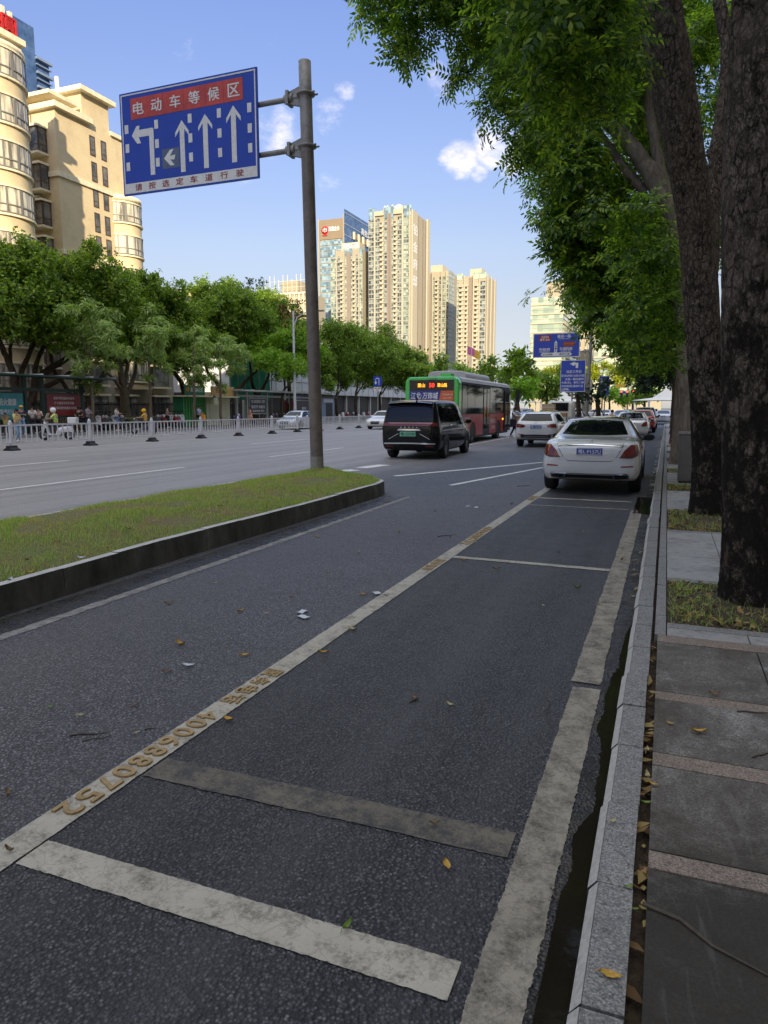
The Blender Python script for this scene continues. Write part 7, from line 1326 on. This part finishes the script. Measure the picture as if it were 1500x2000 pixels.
    if helmet:
        MB().sphere((c[0], c[1] - .005, c[2] + .01), .135 * s, 16, None, (.95, 1.08, .98)).build('helmet', helmet, t); MB().sphere((c[0], c[1] - .05 * s, c[2] - .01), .112 * s, 12, None, (.9, 1, .5)).build('visor', 'car_glass', t)
    else:
        MB().sphere(c, .1 * s, 14, None, (.95, 1.02, .98)).build('hair', hair, t)
        if long_hair: MB().sphere((c[0], c[1] + .05 * s, c[2] - .12 * s), .1 * s, 12, None, (.85, .5, 1.5)).build('hair', hair, t)
        if hat: MB().sphere((c[0], c[1] - .01, c[2] + .03 * s), .112 * s, 14, None, (.95, 1.05, .75)).box(c[0] - .08 * s, c[0] + .08 * s, c[1] - .22 * s, c[1] - .08 * s, c[2] + .01, c[2] + .025).build('hat', hat, t)
    return t
def hold(name, label, cat, m, loc, size, straps=True):
    w, d, h = size; t = thing(name, label, cat, loc); b = MB().prism([(-w / 2, 0), (w / 2, 0), (w * .42, h), (-w * .42, h)], -d / 2, d / 2, 'y').build('pouch', m, t); bevel(b, .02)
    if straps: MB().tube([(-w * .25, 0, h), (-w * .15, 0, h + .16), (w * .15, 0, h + .16), (w * .25, 0, h)], .012, 6).build('strap', m, t)
    return t
gP = 'people waiting and walking on the far pavement'
def px_person(label, px, py, rz, X=None, **k):
    p = at_x(px, 797, X) if X is not None else ground(px, py); z = .12 if p.x < -33.3 else 0; return person(label, (p.x, p.y, z), R(rz), group=gP, **k)
PH = ((-.05, -.30, 1.20), (.08, -.29, 1.18))
px_person('seated person in a pale shirt with a phone, by the teal poster', 9, 868, 40, -35.8, shirt='shirt_pale_yellow', wr=PH, hip=.55, feet=((-.12, -.38), (.12, -.40)), h=1.62)
px_person('person in a yellow top and white skirt walking left behind the railing post', 30, 868, 100, -29.5, shirt='shirt_pale_yellow', lower='trousers_jeans', wr=PH, skirt=False, long_hair=True, h=1.62)
px_person('person in dark clothes and a yellow cap in front of the teal poster', 40, 860, 70, -34.6, shirt='shirt_navy', lower='trousers_jeans', hat='cap_yellow', wr=PH)
px_person('person in a white shirt looking at a phone, between the teal and red posters', 62, 848, 60, -35.0, wr=PH, h=1.66)
px_person('person in a pink shirt with a phone, touching the red poster edge', 74, 848, 50, -35.0, shirt='shirt_pink', wr=PH, h=1.6)
px_person('person in a black dress in front of the right end of the red poster', 153, 848, 30, -35.2, shirt='shirt_black', lower='shirt_black', skirt=True, long_hair=True, h=1.62)
px_person('person in black trousers and a red top beside the one in the black dress', 159, 848, -20, -35.6, shirt='ink_red', wr=PH, h=1.58)
px_person('person in a grey shirt with a phone left of the tall slim pale tree', 171, 848, 95, -34.8, shirt='shirt_grey', lower='shirt_navy', wr=PH, h=1.72)
px_person('person in a white top and blue shorts looking at a phone, alone behind the railing', 227, 838, 110, -34.3, lower='shorts_blue', short=True, wr=PH, h=1.66)
px_person('person in a pink shirt standing by the parked scooters', 326, 832, 130, -36.0, shirt='shirt_pink', wr=PH, h=1.68)
q = px_person('person in a pale blue shirt with an orange bag before the kiosks', 388, 838, 90, -34.6, shirt='shirt_blue', lower='trousers_dark', short=True, wr=((-.10, -.30, .95), (.16, -.28, .98)), h=1.72)
p = q.location; hold('carry_bag', 'orange bag held by the person in the pale blue shirt', 'bag', 'bag_orange', (p.x + .33, p.y + .1, .62), (.42, .16, .5))
px_person('person in an orange dress walking past the dark poster', 489, 828, -60, -34.6, shirt='dress_orange', lower='dress_orange', skirt='long', long_hair=True, h=1.62)
for lab, px, Y, rz, sh, lo, kw in [('person boarding the bus in a white shirt with a patterned dark bag', 1004, 40.8, 85, 'shirt_white', 'trousers_dark', dict(wr=((-.12, -.42, 1.2), (.2, .05, .95)), feet=((-.1, -.28), (.1, .22)), long_hair=False, h=1.68))]:
    p = at_y(px, 800, Y); person(lab, (p.x, Y, 0), R(rz), sh, lo, **kw); hold('shoulder_bag', 'dark patterned bag hanging from the boarding passenger', 'bag', 'bag_dark', (p.x + .05, Y - .3, .62), (.36, .14, .40)); hold('shoulder_bag', 'tan bag on the far shoulder of the boarding passenger', 'bag', 'bag_tan', (p.x + .24, Y - .12, .95), (.3, .13, .28))
# ---- scooters
def scooter(label, paintm, loc, rz, box=False, seat='dark_plastic', group=None, screen=False):
    t = thing('scooter', label, 'scooter', loc, rz, group)
    for y in (-.62, .62):
        w = MB().lathe([(.16, -.045), (.225, -.05), (.25, -.02), (.25, .02), (.225, .05), (.16, .045)], (0, y, .25), 22, None, 'x').build('wheel', 'tyre', t); MB().lathe([(.16, -.03), (.16, .03), (.05, .035), (.05, -.035), (.16, -.03)], (0, y, .25), 14, None, 'x').build('rim', 'rim', w)
    P_ = [(-.70, .60, .02), (-.66, .55, .12), (-.55, .95, .20), (-.46, .98, .21), (-.40, .5, .22), (-.34, .36, .2), (-.05, .34, .18), (.0, .40, .16), (.12, .66, .17), (.45, .74, .17), (.75, .78, .12), (.86, .72, .04)]
    S_ = spline([(a, b, c) for a, b, c in P_], 4); rows = []
    for y, zt, w in S_: zb = .26 if y > -.42 else max(.34, zt - .38); zb = zb if y < .2 else .42; rows.append([(-w * .6, y, zb), (-w, y, (zb + zt) / 2), (-w * .85, y, zt - .03), (0, y, zt), (w * .85, y, zt - .03), (w, y, (zb + zt) / 2), (w * .6, y, zb)])
    MB().grid(rows, smooth=True).build('body', paintm, t)
    MB().grid([[(x * .16, y, z + .07 - .05 * x * x) for x in (-1, -.5, 0, .5, 1)] for y, z in ((.02, .60), (.08, .70), (.35, .72), (.5, .76), (.78, .80), (.82, .74))]).build('seat', seat, t)
    mb = MB().tube([(0, -.66, .25), (0, -.52, .75), (0, -.46, 1.02)], .035, 8).tube([(-.34, -.40, 1.04), (-.1, -.47, 1.0), (.1, -.47, 1.0), (.34, -.40, 1.04)], .02, 8); mb.build('handlebar', 'dark_plastic', t); MB().sphere((0, -.54, .92), .12, 12, None, (1, .7, 1)).build('headlight', 'lamp_clear', t)
    for s in (1, -1): MB().tube([(s * .25, -.43, 1.03), (s * .33, -.46, 1.22)], .01, 6).sphere((s * .34, -.46, 1.26), .06, 10, None, (1.2, .3, .8)).build('mirror', 'dark_plastic', t)
    MB().lathe([(.28, -.06), (.28, .06)], (0, -.62, .25), 14, None, 'x', True, R(20), R(150)).build('mudguard', paintm, t); MB().box(-.06, .06, .84, .87, .6, .68).build('tail_lamp', 'lamp_red', t)
    if screen: MB().grid([[(x * .2, -.60 + z * .2 + .06 * x * x, .98 + z * .42) for x in (-1, -.5, 0, .5, 1)] for z in (0, .5, 1)]).build('windscreen', 'sign_white', t)
    if box:
        b = MB().box(-.24, .24, .62, 1.06, .86, 1.18).build('top_box', paintm, t); bevel(b, .05, 3)
    return t
RIDE = dict(hip=.80, feet=((-.14, -.42), (.14, -.42)), footz=.34, wr=((-.30, -.44, 1.06), (.30, -.44, 1.06)), lean=.08)
p = ground(112, 860); scooter('white police motorcycle with a top box, driving left behind the railing', 'scooter_white', (p.x, p.y, 0), R(-62), True, screen=True)
person('police officer in a hi-vis vest and white helmet riding the white motorcycle', (p.x - .15 * math.sin(R(62)), p.y + .12, 0), R(-62), 'hi_vis', 'shirt_navy', helmet='helmet_white', h=1.74, **RIDE)
p = ground(281, 848); scooter('dark scooter carrying the rider in yellow, behind the railing', 'scooter_grey', (p.x, p.y, 0), R(-75)); person('rider in a yellow jacket and yellow helmet on a dark scooter', (p.x + .2, p.y, 0), R(-75), 'shirt_yellow', 'trousers_dark', helmet='helmet_yellow', h=1.68, **RIDE)
p = at_y(1085, 800, 47); p = at_y(1196, 800, 44); person('seated rider in a pale shirt seen from behind, beyond the nearest white sedan', (p.x, 44, 0), R(180), 'shirt_white', 'trousers_dark', **RIDE); scooter('scooter under the rider in the pale shirt beyond the nearest white sedan', 'scooter_red', (p.x, 44.2, 0), R(180))
gK = 'scooters parked under the ficus trees'; src = {}
for i, (px, X, m, rz) in enumerate([(186, -37, 'scooter_white', 60), (193, -37.4, 'scooter_red', 70), (203, -37.2, 'scooter_grey', 55), (215, -37.3, 'scooter_white', 65), (232, -37.4, 'scooter_grey', 62), (303, -37, 'scooter_grey', 60), (309, -37.6, 'scooter_white', 75), (315, -37, 'scooter_red', 58), (321, -37.6, 'scooter_grey', 66), (329, -37.4, 'scooter_white', 62), (336, -37, 'scooter_red', 70), (343, -37.5, 'scooter_grey', 60), (349, -37.1, 'scooter_white', 64), (525, -38, 'scooter_red', 80), (533, -38, 'scooter_grey', 70), (541, -38.2, 'scooter_red', 75), (548, -38, 'scooter_grey', 72), (664, -37.5, 'scooter_white', 70), (674, -37.5, 'scooter_red', 66), (684, -37.5, 'scooter_grey', 74), (706, -37.5, 'scooter_white', 60), (714, -37.5, 'scooter_red', 70)]):
    p = at_x(px, 797, X); nm = {'scooter_white': 'white', 'scooter_red': 'dark red', 'scooter_grey': 'dark grey'}[m]; where = 'left of the yellow clad rider' if px < 260 else ('left of the green kiosk' if px < 352 else ('behind the silver white sedan' if px < 560 else 'right of the tall sign pole')); lab = nm + ' scooter parked in the row ' + where
    if m not in src: src[m] = scooter(lab, m, (p.x, p.y, .12), R(rz), group=gK)
    else: dup(src[m], (p.x, p.y, .12), R(rz), lab)
p = at_x(462, 797, -36.4); scooter('purple covered scooter parked beside the pale bus shelter', 'scooter_purple', (p.x, p.y, .12), R(50), seat='scooter_purple')
# ---------------------------------------------------------------- fallen leaves, twigs and scraps
def leaf_mesh(L, W, curl, m, seed):
    r = random.Random(seed); P_ = []
    for i in range(9):
        t = i / 8; w = W * math.sin(math.pi * min(1, t * 1.02)) ** .75 * (1 - .25 * t); z = curl * L * (t - .5) ** 2 * 2; s_ = r.uniform(-.03, .03) * L
        P_.append([((t - .5) * L, sg * w * .5 + s_, z + abs(sg) * W * (.10 + curl * .5) + .003) for sg in (-1, -.5, 0, .5, 1)])
    mb = MB().grid(P_); mb.tube([(-.5 * L, 0, .004 + curl * L * .5), (-.68 * L, .03 * L, .003)], .0012, 5); return mb
LEAF = {}
def leaf(px, py, z, m, L, rz, lab, curl=.15, group='fallen leaves'):
    p = ground(px, py, z); key = (m, round(L / .03), round(curl, 1))
    if key not in LEAF: LEAF[key] = o = leaf_mesh(L, L * .46, curl, m, len(LEAF)).build('fallen_leaf', m); 
    else: o = LEAF[key].copy(); COL.objects.link(o)
    o.location = (p.x, p.y, z + .004); o.rotation_euler = (R(random.uniform(-8, 8)), R(random.uniform(-6, 6)), R(rz)); return tag(o, lab, 'leaf', group)
Kz, Sz = .103, .097
for a in [(1192, 1908, Kz, 'fallen_yellow', .062, 5, 'large orange yellow leaf lying across the kerb top at the bottom of the picture', .1), (1197, 1607, Kz, 'fallen_pale', .038, 60, 'small pale heart shaped leaf on the kerb top', .2), (1262, 1572, .07, 'fallen_green', .05, 20, 'green yellow leaf caught in the slot behind the kerb', .3), (1264, 1520, .08, 'fallen_pale', .05, 100, 'pale curled leaf standing in the slot behind the kerb', .6), (1276, 1535, Sz, 'fallen_yellow', .045, -10, 'orange leaf on the dark paving beside the kerb slot', .2), (1263, 1470, .08, 'fallen_pale', .05, 85, 'pale leaf in the kerb slot by the pink granite band', .5), (1228, 1735, Kz, 'fallen_green', .032, 30, 'small green leaf on the inner edge of the kerb', .2), (1240, 1780, .07, 'fallen_green', .035, 10, 'bright green leaf in the slot behind the kerb, lower down', .2),
          (873, 1693, .002, 'fallen_yellow', .062, -60, 'yellow leaf lying flat on the asphalt between the faded line and the near line', .12), (678, 1815, .006, 'fallen_green', .05, 80, 'yellow green leaf standing on the near white line', .6), (880, 1380, .002, 'fallen_pale', .06, -20, 'pale yellow leaf on the asphalt in the middle of the bay', .4), (447, 1408, .002, 'fallen_yellow', .075, -15, 'olive yellow leaf beside the raised lettering', .3), (632, 1277, .002, 'fallen_yellow', .075, 20, 'long olive leaf just right of the bay line', .4), (352, 1262, .002, 'fallen_yellow', .09, -10, 'big curled olive leaf on the asphalt left of the bay line', .6), (368, 1302, .002, 'litter', .09, 20, 'whitish leaf on the asphalt left of the bay line', .2), (325, 1315, .002, 'fallen_brown', .06, 40, 'brown leaf beside the whitish leaf', .3), (262, 1380, .002, 'fallen_brown', .055, 50, 'orange brown leaf above the raised digits', .2), (100, 1384, .002, 'fallen_green', .05, 5, 'thin green leaf near the left edge of the asphalt', .3), (157, 1400, .002, 'fallen_pale', .05, 25, 'thin pale leaf near the left edge of the asphalt', .3), (267, 1433, .002, 'fallen_pale', .04, 70, 'round pale leaf close to the raised digits', .1), (15, 1553, .002, 'fallen_brown', .05, -30, 'brown leaf at the left edge of the picture', .4), (18, 1665, .006, 'fallen_brown', .045, 0, 'curled brown leaf on the bay line at the left edge', .6), (848, 1612, .008, 'fallen_brown', .04, 30, 'dark red brown leaf on the faded line', .5), (1062, 1185, .002, 'fallen_pale', .07, -50, 'pale leaf on the asphalt near the gutter strip', .3), (1128, 1150, .002, 'fallen_green', .07, 0, 'green leaf standing below the cross line', .7), (970, 1112, .002, 'fallen_brown', .08, 20, 'brown leaf just below the cross line', .3), (1170, 1180, .008, 'fallen_pale', .06, 60, 'pale leaf at the edge of the gutter strip', .4), (690, 1232, .002, 'fallen_pale', .085, -10, 'slim pale leaf right of the bay line', .4), (710, 1163, .002, 'fallen_yellow', .08, 0, 'olive leaf on the bay line edge', .3), (1365, 1432, Sz, 'fallen_yellow', .05, 20, 'yellow leaf on the grey paving', .3), (1310, 1416, Sz, 'fallen_yellow', .045, -30, 'small yellow leaf on the grey paving nearer the kerb', .2), (1395, 1357, Sz, 'fallen_brown', .06, 10, 'red brown leaf on the pink granite band', .3), (1340, 1140, Sz, 'fallen_brown', .06, 0, 'brown leaf on the slab before the second tree pit', .5), (1236, 1167, .004, 'fallen_pale', .07, 45, 'pale leaf on the wet gutter', .3), (755, 1165, .006, 'fallen_brown', .05, 0, 'brown scrap on the bay line', .4)]:
    leaf(*a[:7], curl=a[7])
for i, (px, py) in enumerate([(570, 1168), (640, 1118), (478, 1282), (810, 1366), (520, 1200), (470, 1195), (880, 1050), (930, 1060), (780, 1040), (850, 1000), (700, 1080), (620, 1050), (1000, 985), (1140, 1040), (1150, 1010), (1090, 1080), (960, 990), (905, 1095), (330, 1180), (420, 1140)]):
    leaf(px, py, .002, ['fallen_brown', 'fallen_pale', 'fallen_yellow'][i % 3], random.uniform(.05, .08), random.uniform(0, 180), 'small dry leaf scattered on the asphalt', .3, 'small leaves scattered on the asphalt')
for i, (px, py) in enumerate([(340, 990), (250, 1034), (210, 1072), (160, 1092), (130, 1060), (55, 1095), (60, 1120), (480, 965), (540, 955), (430, 990), (110, 1058), (20, 1135), (300, 1020), (700, 935)]):
    leaf(px, py, .33, ['fallen_pale', 'fallen_brown', 'fallen_yellow', 'litter'][i % 4], random.uniform(.06, .1), random.uniform(0, 180), 'small dry leaf scattered on the median grass', .3, 'small leaves scattered on the median grass')
def twig(px0, py0, px1, py1, r, lab, z=.004):
    a, b = ground(px0, py0, z), ground(px1, py1, z); c = a.lerp(b, .5); d = (b - a); n = Vector((-d.y, d.x, 0)) * .06; o = MB().tube([tuple(p - a) for p in (a, a.lerp(b, .3) + n, a.lerp(b, .6) - n * .4, b)], [r, r * .9, r * .7, r * .4], 6).build('twig', 'twig'); o.location = a; tag(o, lab, 'twig', 'twigs on the ground')
for a in [(135, 1437, 212, 1430, .004, 'dark twig on the asphalt left of the raised digits'), (160, 1448, 220, 1436, .003, 'thinner twig beside the dark twig'), (282, 1425, 306, 1421, .004, 'short dark twig above the raised digits'), (1066, 1360, 1072, 1410, .003, 'thin curved twig in the bay near the gutter strip'), (855, 1048, 890, 1044, .006, 'dark stick left of the far bay line'), (1245, 1655, 1265, 1690, .004, 'broken twig in the slot behind the kerb'), (1075, 1735, 1088, 1760, .005, 'stick at the edge of the near puddle'), (800, 1372, 818, 1364, .005, 'short dark stick in the middle of the bay'), (1010, 950, 1035, 948, .008, 'dark stick on the asphalt left of the nearest white sedan')]: twig(*a)
twig(1255, 1765, 1500, 1905, .007, 'long crooked dead branch lying on the dark paving', .098); twig(1440, 1390, 1500, 1392, .006, 'dark twig on the pink granite band at the right edge', .098); twig(1470, 1480, 1500, 1470, .006, 'short dark twig on the paving at the right edge', .098)
for i, (px, py) in enumerate([(590, 1197), (592, 1207), (915, 990), (735, 1160), (1245, 880), (930, 992), (1168, 935)]):
    p = ground(px, py); o = MB().grid([[(x * .03, y * .05, .004 + random.uniform(0, .012)) for x in (-1, -.3, .4, 1)] for y in (-1, -.4, .2, 1)]).build('paper_scrap', 'litter'); o.location = (p.x, p.y, .003); o.rotation_euler[2] = i * 1.3; tag(o, 'small white scrap of paper on the asphalt', 'litter', 'paper scraps on the asphalt')
# the tree row goes on behind the camera
for i, y in enumerate((-4.5, -10.5, -17)): dup(t2, (random.uniform(-.2, .2), y - Y2, 0), 0, ['street tree of the right row just behind the camera', 'street tree of the right row farther behind the camera', 'last street tree of the right row behind the camera'][i])
